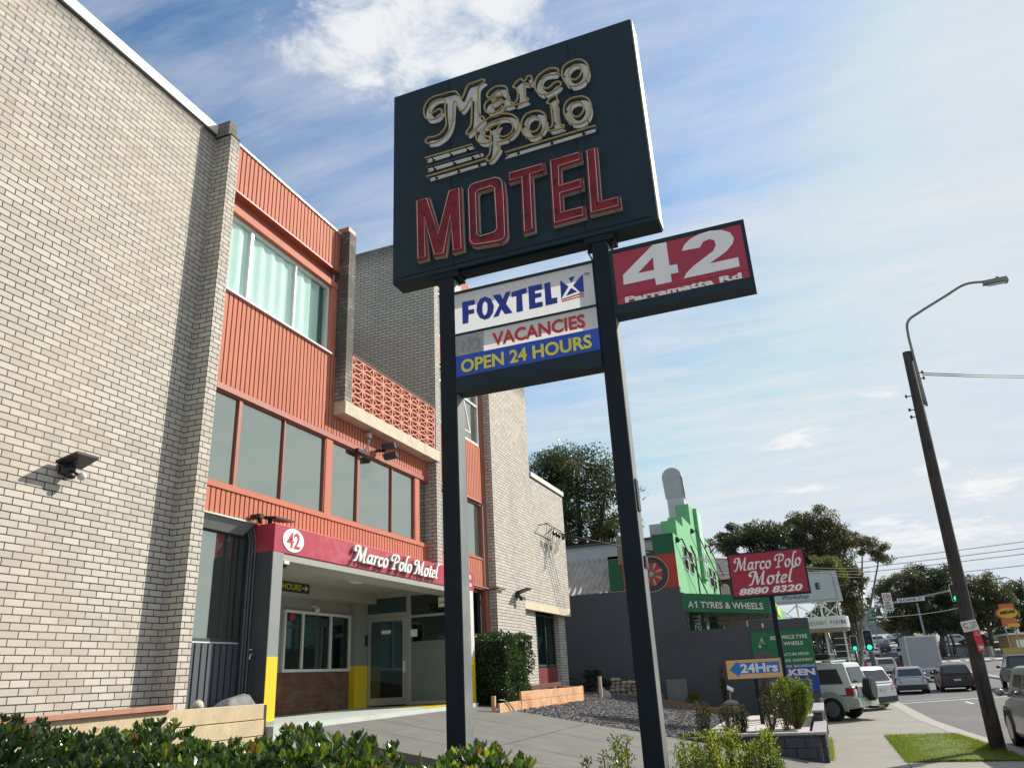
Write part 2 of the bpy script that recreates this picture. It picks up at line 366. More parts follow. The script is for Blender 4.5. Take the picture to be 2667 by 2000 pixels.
# outlines of the lettering on the tall sign, millimetres in the sign plane (x, z)
NEON_LETTERS=[[[[-3072,6874],[-3133,6890],[-3268,6895],[-3381,6899],[-3461,6858],[-3507,6773],[-3510,6685],[-3486,6613],[-3441,6566],[-3374,6549],[-3307,6562],[-3267,6611],[-3261,6646],[-3288,6675],[-3328,6676],[-3373,6655],[-3418,6664],[-3437,6709],[-3428,6769],[-3382,6816],[-3314,6830],[-3247,6818],[-3214,6780],[-3218,6656],[-3213,6529],[-3204,6427],[-3227,6361],[-3289,6297],[-3367,6280],[-3444,6294],[-3484,6277],[-3490,6242],[-3457,6209],[-3368,6187],[-3291,6200],[-3213,6246],[-3151,6335],[-3121,6447],[-3110,6567],[-3102,6689],[-3087,6727],[-3066,6701],[-3040,6629],[-3009,6549],[-2977,6544],[-2932,6590],[-2886,6660],[-2863,6689],[-2851,6672],[-2859,6501],[-2870,6334],[-2888,6268],[-2927,6221],[-2939,6183],[-2923,6157],[-2891,6166],[-2826,6210],[-2760,6259],[-2711,6296],[-2699,6328],[-2714,6352],[-2756,6373],[-2771,6409],[-2770,6568],[-2766,6741],[-2755,6824],[-2705,6862],[-2670,6880],[-2676,6906],[-2714,6922],[-2801,6915],[-2878,6915],[-2912,6883],[-2941,6818],[-2973,6748],[-2993,6731],[-3019,6784],[-3045,6838]]],[[[-2645,6628],[-2645,6678],[-2578,6733],[-2491,6739],[-2413,6704],[-2382,6645],[-2380,6565],[-2370,6476],[-2325,6418],[-2329,6388],[-2386,6388],[-2441,6387],[-2461,6425],[-2477,6396],[-2545,6364],[-2619,6372],[-2672,6416],[-2691,6480],[-2673,6545],[-2616,6581],[-2523,6590],[-2456,6572],[-2455,6607],[-2477,6659],[-2519,6667],[-2558,6631],[-2609,6607]],[[-2590,6472],[-2576,6509],[-2513,6529],[-2465,6525],[-2457,6480],[-2487,6448],[-2530,6429],[-2573,6437]]],[[[-2306,6652],[-2301,6672],[-2247,6723],[-2198,6733],[-2176,6696],[-2147,6692],[-2126,6734],[-2101,6750],[-2072,6728],[-2061,6673],[-2073,6628],[-2103,6618],[-2138,6642],[-2167,6649],[-2172,6602],[-2170,6501],[-2161,6442],[-2131,6417],[-2129,6388],[-2171,6378],[-2243,6374],[-2302,6382],[-2311,6406],[-2282,6423],[-2262,6465],[-2254,6533],[-2260,6606],[-2289,6635]]],[[[-1740,6656],[-1729,6680],[-1742,6714],[-1792,6745],[-1862,6754],[-1947,6722],[-2004,6673],[-2029,6604],[-2030,6520],[-2001,6453],[-1945,6407],[-1876,6390],[-1805,6408],[-1745,6434],[-1717,6465],[-1717,6500],[-1750,6523],[-1797,6523],[-1846,6486],[-1893,6476],[-1927,6506],[-1948,6573],[-1940,6627],[-1904,6663],[-1845,6662],[-1776,6642]]],[[[-1523,6760],[-1455,6743],[-1398,6678],[-1371,6597],[-1373,6507],[-1414,6426],[-1486,6384],[-1565,6387],[-1630,6432],[-1675,6519],[-1691,6616],[-1673,6701],[-1623,6745]],[[-1495,6678],[-1464,6640],[-1453,6573],[-1475,6512],[-1518,6479],[-1569,6485],[-1601,6532],[-1611,6606],[-1589,6654],[-1541,6685]]],[[[-2811,6190],[-2820,6117],[-2803,6036],[-2758,5980],[-2699,5956],[-2652,5962],[-2635,6001],[-2656,6039],[-2695,6059],[-2727,6101],[-2725,6146],[-2690,6194],[-2614,6229],[-2507,6237],[-2435,6224],[-2378,6184],[-2343,6104],[-2347,6030],[-2388,5985],[-2454,5970],[-2506,5995],[-2536,6043],[-2540,6097],[-2512,6148],[-2497,6173],[-2577,6178],[-2637,6168],[-2658,6153],[-2626,6104],[-2626,6021],[-2636,5875],[-2653,5791],[-2688,5744],[-2692,5708],[-2664,5689],[-2617,5699],[-2569,5749],[-2527,5809],[-2519,5843],[-2556,5893],[-2549,5920],[-2509,5924],[-2431,5922],[-2351,5957],[-2296,6013],[-2270,6079],[-2275,6155],[-2323,6233],[-2399,6287],[-2490,6315],[-2597,6315],[-2706,6284],[-2775,6239]]],[[[-2065,6204],[-1990,6175],[-1938,6103],[-1929,6004],[-1957,5911],[-2025,5846],[-2114,5837],[-2188,5879],[-2228,5960],[-2238,6052],[-2218,6135],[-2169,6193]],[[-2070,6128],[-2021,6088],[-2004,6015],[-2024,5948],[-2077,5911],[-2127,5932],[-2158,6002],[-2157,6076],[-2121,6124]]],[[[-1900,6278],[-1853,6321],[-1788,6335],[-1776,6292],[-1781,6174],[-1780,6025],[-1770,5911],[-1728,5882],[-1727,5853],[-1786,5851],[-1886,5857],[-1912,5873],[-1902,5899],[-1866,5916],[-1854,5978],[-1857,6112],[-1859,6225],[-1895,6258]]],[[[-1534,6221],[-1462,6199],[-1406,6134],[-1387,6046],[-1399,5948],[-1448,5864],[-1517,5838],[-1602,5853],[-1664,5911],[-1702,6012],[-1708,6103],[-1680,6182],[-1621,6223]],[[-1540,6146],[-1494,6114],[-1472,6048],[-1490,5988],[-1533,5945],[-1581,5952],[-1620,6005],[-1630,6075],[-1609,6134]]]]
STRIPES=[[[-3509,6036],[-2880,6031],[-2857,5987],[-3510,5981]],[[-3508,5894],[-2771,5888],[-2753,5842],[-3507,5844]],[[-3474,5746],[-2730,5744],[-2724,5706],[-3466,5698]],[[-2436,5756],[-1379,5767],[-1383,5727],[-2491,5710]]]
STRIPE_TUBES=[[[-3502,6005],[-2873,5997]],[[-3496,5863],[-2797,5861]],[[-3483,5726],[-2707,5734]],[[-2456,5744],[-1364,5751]]]
MOTEL=[[[[-3644,5442],[-3466,5442],[-3342,4937],[-3210,5452],[-3038,5459],[-3029,4587],[-3176,4585],[-3184,5042],[-3262,4580],[-3415,4595],[-3515,5108],[-3486,4594],[-3632,4593]]],[[[-2965,5383],[-2925,5451],[-2858,5467],[-2593,5465],[-2529,5430],[-2493,5368],[-2484,5151],[-2491,4640],[-2513,4585],[-2570,4563],[-2875,4588],[-2933,4617],[-2966,4674]],[[-2831,5284],[-2810,5311],[-2658,5315],[-2632,5286],[-2627,4760],[-2651,4735],[-2806,4727],[-2831,4754]]],[[[-2442,5468],[-2002,5470],[-1983,5338],[-2149,5330],[-2164,4604],[-2306,4599],[-2296,5322],[-2444,5317]]],[[[-1941,5479],[-1564,5484],[-1553,5339],[-1806,5331],[-1816,5117],[-1571,5127],[-1568,4983],[-1818,4973],[-1823,4770],[-1578,4766],[-1574,4616],[-1955,4610]]],[[[-1513,5477],[-1374,5478],[-1393,4775],[-1185,4776],[-1184,4624],[-1535,4624]]]]
FOXTEL=[[[[-3100,3971],[-2946,3967],[-2948,3909],[-3026,3909],[-3024,3856],[-2955,3854],[-2955,3800],[-3024,3800],[-3033,3696],[-3101,3698]]],[[[-2817,3975],[-2751,3933],[-2718,3838],[-2733,3755],[-2778,3701],[-2837,3692],[-2895,3731],[-2929,3817],[-2919,3902],[-2878,3963]],[[-2819,3923],[-2796,3882],[-2795,3812],[-2809,3763],[-2835,3743],[-2856,3783],[-2856,3861],[-2842,3911]]],[[[-2729,3969],[-2640,3965],[-2610,3895],[-2572,3970],[-2514,3970],[-2575,3828],[-2503,3703],[-2594,3706],[-2632,3775],[-2669,3701],[-2733,3698],[-2654,3832]]],[[[-2506,3954],[-2329,3969],[-2329,3903],[-2385,3899],[-2384,3698],[-2459,3698],[-2452,3894],[-2506,3893]]],[[[-2307,3976],[-2152,3973],[-2152,3904],[-2234,3906],[-2235,3872],[-2162,3869],[-2166,3818],[-2238,3818],[-2239,3762],[-2155,3759],[-2157,3700],[-2312,3699]]],[[[-2123,3969],[-2055,3972],[-2053,3775],[-1990,3771],[-1992,3704],[-2125,3702]]],[[[-1943,3965],[-1856,3870],[-1948,3740]]],[[[-1829,3847],[-1764,3785],[-1892,3764]]],[[[-1689,3979],[-1693,3760],[-1747,3786],[-1806,3867]]],[[[-1848,3971],[-1779,3976],[-1821,3909]]]]
FOXTEL_STRIPE=[[[[-1942,3738],[-1721,3763],[-1692,3740],[-1693,3727],[-1722,3747],[-1943,3722]]],[[[-1943,3715],[-1723,3730],[-1694,3712],[-1695,3702],[-1724,3717],[-1944,3702]]]]
PANELS={"fox":[[-3163,4080],[-1582,4098],[-1601,3600],[-3160,3592]],"no":[[-3186,3560],[-2856,3556],[-2862,3327],[-3188,3324]],"vac":[[-2856,3556],[-1603,3567],[-1617,3320],[-2862,3327]],"open":[[-3188,3324],[-1614,3314],[-1624,3079],[-3198,3086]],"vtxt":[[-2762,3507],[-1705,3520],[-1712,3344],[-2727,3351]],"otxt":[[-3140,3278],[-1660,3262],[-1666,3105],[-3131,3119]],"tm":[[-1673,3984],[-1619,3984],[-1622,3954],[-1676,3951]]}
FOUR=[[[[-778,4125],[-919,4130],[-1262,3859],[-1268,3745],[-942,3744],[-937,3662],[-779,3661],[-777,3751],[-698,3749],[-700,3845],[-778,3849]],[[-933,3986],[-1107,3842],[-938,3838]]],[[[-635,3982],[-605,4043],[-536,4096],[-446,4128],[-335,4138],[-218,4116],[-142,4066],[-115,3995],[-138,3932],[-207,3867],[-284,3824],[-387,3772],[-107,3771],[-108,3669],[-654,3669],[-622,3723],[-541,3786],[-437,3843],[-333,3900],[-298,3961],[-304,4019],[-348,4045],[-411,4033],[-455,3974]]]]
P42={"panel":[[-1352,4132],[-26,4147],[-33,3536],[-1352,3524]],"frame":[[-1407,4176],[7,4190],[6,3430],[-1352,3420]],"ptxt":[[-1269,3588],[-103,3611],[-105,3540],[-1272,3526]],"line":[[-1352,3614],[-28,3629]]}
# ---------------------------------------------------------------- materials
m_brick = brick('cream_brick', (0.585,0.545,0.475), (0.45,0.42,0.365), (0.014,0.013,0.012), sa=0.30, stain=(0.56,0.40,0.27), grime=(8.75, 9.4))
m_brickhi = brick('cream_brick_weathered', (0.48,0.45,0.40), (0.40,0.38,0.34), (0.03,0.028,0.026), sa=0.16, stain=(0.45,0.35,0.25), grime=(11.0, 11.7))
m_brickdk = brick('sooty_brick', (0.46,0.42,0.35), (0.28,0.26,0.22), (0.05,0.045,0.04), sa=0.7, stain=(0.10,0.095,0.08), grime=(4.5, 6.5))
m_redbrick = brick('red_brick', (0.20,0.075,0.045), (0.11,0.05,0.035), (0.10,0.085,0.07), sa=0.2)
m_salmon = M('salmon_paint', (0.52,0.185,0.120), 0.7, spec=.2, var=0.07, vs=1.5, stain=(0.45,0.16,0.10), ss=0.9, sa=0.35)
m_salmond = M('dark_salmon_trim', (0.34,0.105,0.07), 0.55, var=0.08)
m_white = M('white_paint', (0.66,0.65,0.62), 0.5, var=0.04)
m_conc = M('balcony_concrete', (0.60,0.53,0.40), 0.85, var=0.12, vs=3, stain=(0.28,0.25,0.2), ss=2.5, sa=0.5, bump=0.2)
m_alu = M('aluminium', (0.55,0.56,0.55), 0.35, 0.6, var=0.05)
m_aluw = M('pale_window_frame', (0.70,0.71,0.70), 0.4, var=0.05)
m_tint = M('tinted_glass', (0.42,0.455,0.385), 0.03, 0.92, var=0.02, vs=0.8)
m_dkglass = glass('clear_dark_glass', 0.09, (0.55,0.68,0.66))
m_glass = glass('clear_glass', 0.16, (0.93,1,0.98))
m_curt = M('white_curtain', (0.82,0.86,0.84), 0.9, var=0.04)
m_curtd = M('green_curtain', (0.10,0.20,0.18), 0.9)
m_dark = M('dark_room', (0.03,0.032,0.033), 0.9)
m_slate = M('slate_grey_paint', (0.05,0.062,0.072), 0.5, var=0.1)
m_slate2 = M('blue_grey_panel', (0.085,0.10,0.115), 0.45, var=0.08)
m_grey = M('grey_paint', (0.24,0.26,0.26), 0.5, var=0.06, stain=(0.15,0.16,0.16), ss=3, sa=0.4)
m_yel = M('yellow_paint', (0.80,0.56,0.02), 0.45, var=0.05)
m_red = M('fascia_red', (0.40,0.035,0.062), 0.42, var=0.10, vs=1.2, stain=(0.52,0.14,0.17), ss=1.3, sa=0.8)
m_wtext = M('white_lettering', (0.86,0.85,0.82), 0.5, var=0.03)
m_gtext = M('letter_returns', (0.34,0.33,0.31), 0.6)
m_black = M('black_plastic', (0.018,0.019,0.021), 0.4, var=0.1)
m_ceil = M('cream_ceiling', (0.34,0.335,0.30), 0.8, var=0.05)
m_wall = M('cream_render', (0.25,0.255,0.245), 0.8, var=0.05)
m_gold = M('gold_lettering', (0.62,0.50,0.06), 0.5)
m_floor = M('pale_green_floor_paint', (0.50,0.55,0.51), 0.6, var=0.06, stain=(0.35,0.37,0.34), ss=2, sa=0.4)
m_mural = M('frosted_glass', (0.16,0.19,0.19), 0.35, var=0.05)
m_roof = M('roof_membrane', (0.2,0.2,0.2), 0.9)

# ---------------------------------------------------------------- the motel
motel = thing('motel_building', 'three storey cream brick and salmon clad motel with red porch fascia and breeze block balcony', 'building', (-9.5, 10, -0.6))
XF = -8.09; XW = -8.42; XS = -8.33
b = MB(); b.box(-9.0, XW, -8, 8.52, -2.2, 9.16); b.box(-10.8, XW-0.6, 8.52, 12.3, 2.6, 9.28)
part('brick_wall', b, m_brick, motel)
b = MB(); b.box(XW-.06, XW+.05, -8, 8.49, 9.20, 9.38); part('roof_flashing', b, m_white, motel)
b = MB(); b.box(XW-.06, XW+.015, -8, 8.49, 9.16, 9.20); part('flashing_shadow', b, m_black, motel)  # black strip standing in for the shadow under the flashing
b = MB(); b.box(XW, XF, 8.52, 8.75, -2.0, 9.13); part('brick_pilaster', b, m_brick, motel)
b = MB(); b.box(XW-.02, XF-.03, 8.49, 8.68, 9.13, 9.42); b.box(XW-.02, XF+.012, 8.53, 8.74, 9.131, 9.17); part('pilaster_cap', b, brick('mossy_cap', (0.25,0.23,0.18), (0.14,0.13,0.11), (0.05,0.05,0.045), sa=0.7, stain=(0.07,0.07,0.06)), motel)
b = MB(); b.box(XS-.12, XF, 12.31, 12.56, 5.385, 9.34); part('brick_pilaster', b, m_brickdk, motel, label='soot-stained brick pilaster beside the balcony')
b = MB(); b.box(XS-.1, XF-.02, 12.30, 12.57, 9.34, 9.46); part('pilaster_cap', b, m_salmond, motel)

def cladding(y0, y1, z0, z1, x=XS, pitch=0.112, gap=0.030, axis='y', mat=None, name='ribbed_cladding', mback=None):
    """folded sheet: flat pans with narrow recessed channels"""
    b = MB(); b.box(x-.08, x-.055, y0, y1, z0, z1, 1); y = y0
    while y < y1-0.03:
        b.box(x-.055, x, y+gap, min(y+pitch, y1), z0+.002, z1-.002); y += pitch
    return part(name, b, [mat or m_salmon, mback or m_salmond], motel)
cladding(8.75, 12.30, 8.38, 9.30)
b = MB(); b.box(XS-.06, XS+.03, 8.75, 12.30, 9.30, 9.335); part('cladding_cap', b, m_aluw, motel)
b = MB(); b.box(XS-.30, XS+.012, 8.75, 12.30, 8.34, 8.378); b.box(XS-.30, XS-.14, 8.75, 12.30, 8.07, 8.34); part('soffit_trim', b, m_salmond, motel)
b = MB(); b.box(XS-.16, XS+.0, 8.75, 12.3, 7.93, 8.07); b.box(XS-.16, XS-.02, 12.10, 12.3, 6.3, 7.93); part('window_surround', b, m_salmon, motel)
cladding(8.75, 12.30, 4.70, 6.36)
cladding(12.30, 16.42, 4.70, 5.10)
cladding(16.42, 20.0, 4.70, 6.36)
b = MB(); b.box(XS-.1, XS+.018, 8.75, 17.5, 4.60, 4.698); part('cladding_trim', b, m_salmond, motel)
# lower band of windows
b = MB(); b.box(XS-.12, XS+.02, 8.75, 17.6, 3.0, 3.085); part('window_sill', b, m_salmon, motel)
cladding(8.75, 17.6, 2.58, 2.998)
def window(y0, y1, z0, z1, x, mull, fr, pane, fw=.045, dep=.08, rails=(), name='window', curtains=None):
    f = MB(); f.box(x-dep, x, y0, y0+fw, z0, z1); f.box(x-dep, x, y1-fw, y1, z0, z1); f.box(x-dep, x-.002, y0+fw, y1-fw, z0, z0+fw); f.box(x-dep, x-.002, y0+fw, y1-fw, z1-fw, z1)
    for m in mull: f.box(x-dep, x-.004, m[0]-m[1]/2, m[0]+m[1]/2, z0+fw, z1-fw)
    for r in rails: f.box(x-dep, x-.006, y0+fw, y1-fw, r-.03, r+.03)
    w = part(name, f, fr, motel)
    edges = [y0+fw]+[m[0] for m in mull]+[y1-fw]
    for k, (a, c) in enumerate(zip(edges, edges[1:])):
        g = MB(); j = random.uniform(-.004, .004)
        g.hexa([(x-.05, a, z0+.02), (x-.045, a, z0+.02), (x-.045+j, c, z0+.02), (x-.05+j, c, z0+.02), (x-.05, a, z1-.02), (x-.045-j, a, z1-.02), (x-.045, c, z1-.02), (x-.05, c, z1-.02)])
        part('pane', g, pane, w)
    return w
window(8.75, 12.11, 3.085, 4.60, XS-.02, [(9.64,.075),(10.83,.03)], m_salmond, m_tint, .03)
window(12.32, 15.78, 3.085, 4.60, XS-.02, [(13.31,.075),(14.71,.03)], m_salmond, m_tint, .03)
window(15.99, 17.6, 3.085, 4.60, XS-.02, [(17.19,.04)], m_salmond, m_tint, .03)
for ya, yb in ((12.11, 12.32), (15.78, 15.99)):
    b = MB(); b.box(XS-.1, XS-.008, ya, yb, 3.085, 4.60); part('window_post', b, m_salmon, motel)
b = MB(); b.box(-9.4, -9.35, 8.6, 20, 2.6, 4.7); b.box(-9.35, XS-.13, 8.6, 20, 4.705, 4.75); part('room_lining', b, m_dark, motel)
# upper window with curtains
uw = window(8.76, 12.09, 6.38, 7.92, XS-.08, [(9.65,.07),(10.96,.035)], m_aluw, m_glass, .05)
def curtain(y0, y1, z0, z1, x, mat, parent, amp=.018, wl=.31):
    b = MB(); n = int((y1-y0)/.035); ps = []
    for i in range(n+1):
        y = y0+(y1-y0)*i/n; ps.append((x+amp*math.sin(y/wl*6.28)+.4*amp*math.sin(y/wl*2.3+1), y))
    b.add([(p[0], p[1], z) for z in (z0, z1) for p in ps], [(i, i+1, n+2+i, n+1+i) for i in range(n)])
    return part('curtain', b, mat, parent, True)
curtain(8.8, 9.62, 6.4, 7.9, XS-.16, m_curt, uw); curtain(9.66, 10.95, 6.4, 7.9, XS-.17, m_curt, uw); curtain(10.98, 11.55, 6.4, 7.9, XS-.17, m_curt, uw); curtain(11.55, 12.05, 6.4, 7.9, XS-.19, m_curtd, uw)
b = MB(); b.box(-9.6, -9.55, 8.7, 12.3, 6.3, 8.3); b.box(-9.55, XS-.17, 8.76, 12.3, 6.30, 6.36); b.box(-9.55, XS-.31, 8.76, 12.3, 7.96, 8.2); part('room_lining', b, m_curt, motel)
b = MB(); b.box(XS-.1, XS+.05, 8.75, 12.12, 6.355, 6.385); part('window_sill', b, m_aluw, motel)

# balcony: slab, breeze block screen, side wall, back wall
bal = MB(); bal.box(-10.6, -8.06, 12.30, 16.56, 5.11, 5.385); part('balcony_slab', bal, m_conc, motel, bevel=.01)
br = MB(); nb, nr = 9, 5; by0, by1, bz0, bz1 = 12.57, 16.36, 5.386, 6.46
cw, chh = (by1-by0)/nb, (bz1-bz0)/nr
for i in range(nb+1):
    y = by0+i*cw; br.box(-8.19, -8.095, y-.019, y+.019, bz0, bz1)
for j in range(nr+1):
    z = bz0+j*chh; br.box(-8.188, -8.097, by0, by1, max(bz0, z-.016), z+.016)
for i in range(nb):
    for j in range(nr):
        y, z = by0+(i+.5)*cw, bz0+(j+.5)*chh; iy, iz = cw*.16, chh*.15
        for sy_ in (-1, 1):
            for sz_ in (-1, 1):
                br.beam((-8.143, y+sy_*cw*.46, z+sz_*chh*.45), (-8.143, y+sy_*iy, z+sz_*iz*.4), .022, .09, upv=(1, 0, 0))
        br.beam((-8.143, y-iy*1.2, z-.004), (-8.143, y+iy*1.2, z-.004), .028, .088, upv=(1, 0, 0))
part('breeze_block_screen', br, M('salmon_breeze_block', (0.62,0.27,0.20), 0.75, var=0.1, vs=6), motel)
b = MB(); b.box(-8.2, -8.085, by0, by1, bz1+.017, bz1+.055); part('screen_coping', b, M('dark_coping', (0.10,0.05,0.04), 0.8), motel)
b = MB(); b.box(-10.9, -10.6, 12.3, 16.42, 4.7, 9.2); part('balcony_back_wall', b, m_brick, motel)
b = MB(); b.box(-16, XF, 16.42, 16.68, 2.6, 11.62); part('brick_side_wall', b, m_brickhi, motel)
# tall rear block and its windows (mostly behind the tall sign)
b = MB(); b.box(-16, XS-.3, 16.68, 23.4, 2.6, 11.5); part('rear_block', b, m_roof, motel)
cladding(16.68, 19.8, 10.28, 11.46); cladding(16.68, 19.8, 8.10, 8.88)
b = MB(); b.box(XS-.2, XS+.02, 19.8, 20.05, -0.6, 11.44); part('salmon_post', b, m_salmond, motel)
b = MB(); b.box(XS-.1, XS+.02, 16.7, 19.8, 8.055, 8.10); part('cladding_trim', b, m_salmond, motel)
window(16.7, 19.79, 8.89, 10.27, XS-.03, [(18.2,.06)], m_aluw, m_tint, .06)
w3 = window(16.7, 19.79, 6.37, 8.05, XS-.02, [(18.66,.06)], m_aluw, m_tint, .07, rails=(7.6,))
b = MB(); b.hexa([(XS-.02, 17.5, 6.44), (XS+.0, 17.5, 6.44), (XS+.0, 18.62, 6.44), (XS-.02, 18.62, 6.44), (XS+.0, 17.5, 7.55), (XS+.02, 17.5, 7.55), (XS+.02, 18.62, 7.55), (XS+.0, 18.62, 7.55)])
sash = MB()
for a, c in (((XS+.20, 17.5, 6.46), (XS+.02, 17.5, 7.56)), ((XS+.20, 18.64, 6.46), (XS+.02, 18.64, 7.56)), ((XS+.20, 17.5, 6.46), (XS+.20, 18.64, 6.46))): sash.beam(a, c, .035, .035, upv=(0, 1, 0) if a[1] == c[1] else (0, 0, 1))
part('open_sash', sash, m_white, w3)
window(17.62, 19.79, 3.13, 4.66, XS-.02, [(18.75,.04)], m_salmond, m_tint, .05)
cladding(17.62, 19.8, 2.3, 3.10); b = MB(); b.box(XS-.1, XS+.02, 17.62, 19.8, 3.10, 3.13); part('window_sill', b, m_salmon, motel)
window(18.1, 19.79, -0.4, 2.28, XS-.12, [], m_salmond, m_dkglass, .05)
b = MB(); b.tube([(XS+.03, 16.9, 4.69), (XS+.03, 19.66, 4.69), (XS+.03, 19.74, 4.62), (XS+.03, 19.74, 2.35)], .022, 6); part('drain_pipe', b, m_ceil, motel)
b = MB(); b.tube([(XS+.06, 17.9, 2.36), (XS+.06, 19.98, 2.34), (XF+.07, 20.02, 2.36), (XF+.07, 20.5, 2.36)], .03, 6); part('drain_pipe', b, M('brown_pipe', (0.16,0.08,0.06)), motel)
# second brick wall
w2 = MB(); w2.box(XS-.5, XF, 20.05, 23.38, 1.98, 11.5); w2.box(XS-.5, XF, 23.38, 26.94, 1.98, 6.24)
part('brick_wall', w2, m_brick, motel)
w2 = MB(); w2.box(XS-.5, XF, 20.05, 22.30, -1.2, 1.98); w2.box(XS-.5, XF-.14, 22.30, 23.56, -1.2, 1.98); part('brick_wall', w2, m_brick, motel)
w2 = MB(); w2.box(XS-.5, XF-.18, 26.05, 26.78, -1.2, 1.98); part('brick_pier', w2, m_brick, motel)
b = MB(); b.box(XF-.1, XF+.006, 22.28, 26.945, 1.955, 2.17); part('lintel', b, M('cream_lintel', (0.62,0.54,0.38), 0.8, var=.06), motel)
b = MB(); b.box(XS-.4, XF+.05, 23.40, 26.99, 6.26, 6.42); part('roof_flashing', b, m_white, motel)
b = MB(); b.box(XS-.4, XF+.02, 23.40, 26.95, 6.22, 6.26); part('flashing_shadow', b, m_black, motel)  # shadow line below this flashing, modelled as a black strip
window(23.57, 26.04, 0.33, 1.93, XS-.10, [(24.2,.05),(25.1,.05)], m_slate, m_dkglass, .06)
b = MB(); b.box(XS-.4, XS-.38, 23.5, 26.1, -.3, 2); part('room_lining', b, M('green_blind', (.06,.09,.08)), motel)
cladding(23.57, 26.04, -0.5, 0.30, XS-.08, .09, .02, mat=M('maroon_cladding', (0.24,0.06,0.055), .5))
b = MB(); b.box(XW-8, XS-.5, 20.05, 26.9, -1.2, 6.2); part('rear_block', b, m_roof, motel)

# ground floor front: grey window bay left of the porch
b = MB(); b.box(XW-.03, XW+.16, 8.75, 10.16, 2.562, 2.585); part('flashing', b, m_white, motel)
b = MB(); b.hexa([(XW-.02, 8.76, 2.39), (XW+.02, 8.76, 2.37), (XW+.02, 9.98, 2.37), (XW-.02, 9.98, 2.39), (XW+.10, 8.76, 2.555), (XW+.13, 8.76, 2.555), (XW+.13, 10.12, 2.555), (XW+.10, 10.12, 2.555)]); part('window_hood', b, m_grey, motel)
gw = window(8.76, 10.12, 0.74, 2.40, XW-.02, [(9.72,.045)], m_slate, m_tint, .045)
b = MB(); b.box(XW-.16, XW-.022, 8.75, 10.13, .72, .742); part('window_sill', b, m_aluw, motel)
cladding(8.75, 10.12, -0.5, 0.715, XW, .135, .035, mat=m_slate2, name='grey_ribbed_panel', mback=m_slate)
b = MB(); b.box(-10.9, -8.11, 10.15, 10.40, -0.6, 2.54); b.box(-8.11, -7.906, 10.128, 10.1375, -0.75, 2.098); part('porch_side_wall', b, m_slate, motel)
b = MB()
for px, py, r in ((-8.36, 10.12, .022), (-8.31, 10.125, .018), (-8.25, 10.128, .016)): b.tube([(px, py, -.3), (px, py, 2.3), (px-.05, py-.02, 2.5)], r, 8)
part('conduit', b, m_slate2, motel)
b = MB(); b.tube([(-8.16, 10.145, .55), (-8.16, 10.08, .55), (-8.16, 10.06, .48)], .014, 6); b.cyl((-8.16, 10.07, .62), (0, 0, 1), .03, .012, 8); part('garden_tap', b, m_alu, motel)
# porch
b = MB(); b.box(-8.35, -7.90, 10.14, 18.06, 2.10, 2.55); part('fascia', b, m_red, motel, bevel=.006)
b = MB(); b.box(-8.5, -7.90-.02, 10.42, 17.64, 1.985, 2.098); b.box(-10.9, -8.352, 10.4, 17.75, 2.2, 2.5); part('porch_ceiling', b, m_ceil, motel)
b = MB(); b.box(-8.10, -7.902, 10.14, 10.40, .505, 2.098); part('porch_post', b, m_grey, motel)
pp = [o for o in bpy.data.objects if o.name.startswith('porch_post')][0]
b = MB(); b.box(-8.103, -7.90, 10.138, 10.402, -.41, .505); part('yellow_band', b, m_yel, pp)
b = MB(); b.box(-8.10, -7.903, 10.141, 10.40, -.75, -.41); part('post_base', b, m_grey, pp)
b = MB(); b.box(-8.10, -7.902, 17.64, 18.0, .50, 2.098); pq = part('porch_post', b, m_white, motel, label='white porch post with yellow lower half')
b = MB(); b.box(-8.103, -7.90, 17.638, 18.002, -.75, .50); part('yellow_band', b, m_yel, pq)
b = MB(); put(b, shape2d([[(math.cos(i*.157), math.sin(i*.157)) for i in range(40)]], .01), (-7.897, 10.345, 2.135), (0, .57, 0), (0, 0, .385), (.006, 0, 0)); part('number_disc', b, m_wtext, motel)
b = MB(); put(b, text2d('42', .01, .012), (-7.888, 10.46, 2.20), (0, .34, 0), (0, 0, .255), (.005, 0, 0)); part('house_number', b, M('red_lettering', (0.45,0.03,0.05)), motel)
b = MB(); t = 'Marco Polo Motel'; ul = (15.80-12.36)/script_len(t); script(b, t, (-7.85, 12.42, 2.20), (0, ul, 0), (0, 0, .168), (.028, 0, 0), nib=.125); part('sign_lettering', b, m_wtext, motel)
b = MB(); script(b, t, (-7.899, 12.42, 2.20), (0, ul, 0), (0, 0, .168), (.047, 0, 0), nib=.115); part('letter_returns', b, m_gtext, motel)
words('phone_number', '8880 8320', m_wtext, motel, (-7.897, 16.75, 2.37), (0, 1.15, 0), (0, 0, .11), (.006, 0, 0), .02)
words('web_address', '.com.au', m_wtext, motel, (-7.897, 17.40, 2.20), (0, .5, 0), (0, 0, .08), (.006, 0, 0), .02)
b = MB(); b.box(-11.2, -10.9, 10.4, 17.75, -.6, 2.2); part('porch_back_wall', b, m_wall, motel)
b = MB(); b.box(-10.9, -10.48, 10.4, 17.7, 1.97, 2.2); part('porch_bulkhead', b, m_ceil, motel)
b = MB(); b.box(-10.899, -10.87, 10.45, 17.1, -.5, .37); part('brick_base', b, m_redbrick, motel)
b = MB(); b.box(-10.9, -10.72, 17.12, 17.69, .49, 1.97); pr = part('porch_pier', b, m_wall, motel)
b = MB(); b.box(-10.905, -10.715, 17.115, 17.69, -.5, .49); part('yellow_band', b, m_yel, pr)
rw = window(14.45, 17.1, .38, 1.68, -10.84, [(15.14,.06),(16.25,.07)], m_white, m_dkglass, .06)
b = MB(); b.box(-10.93, -10.897, 14.46, 17.09, .39, 1.67); part('room_lining', b, m_dark, motel)
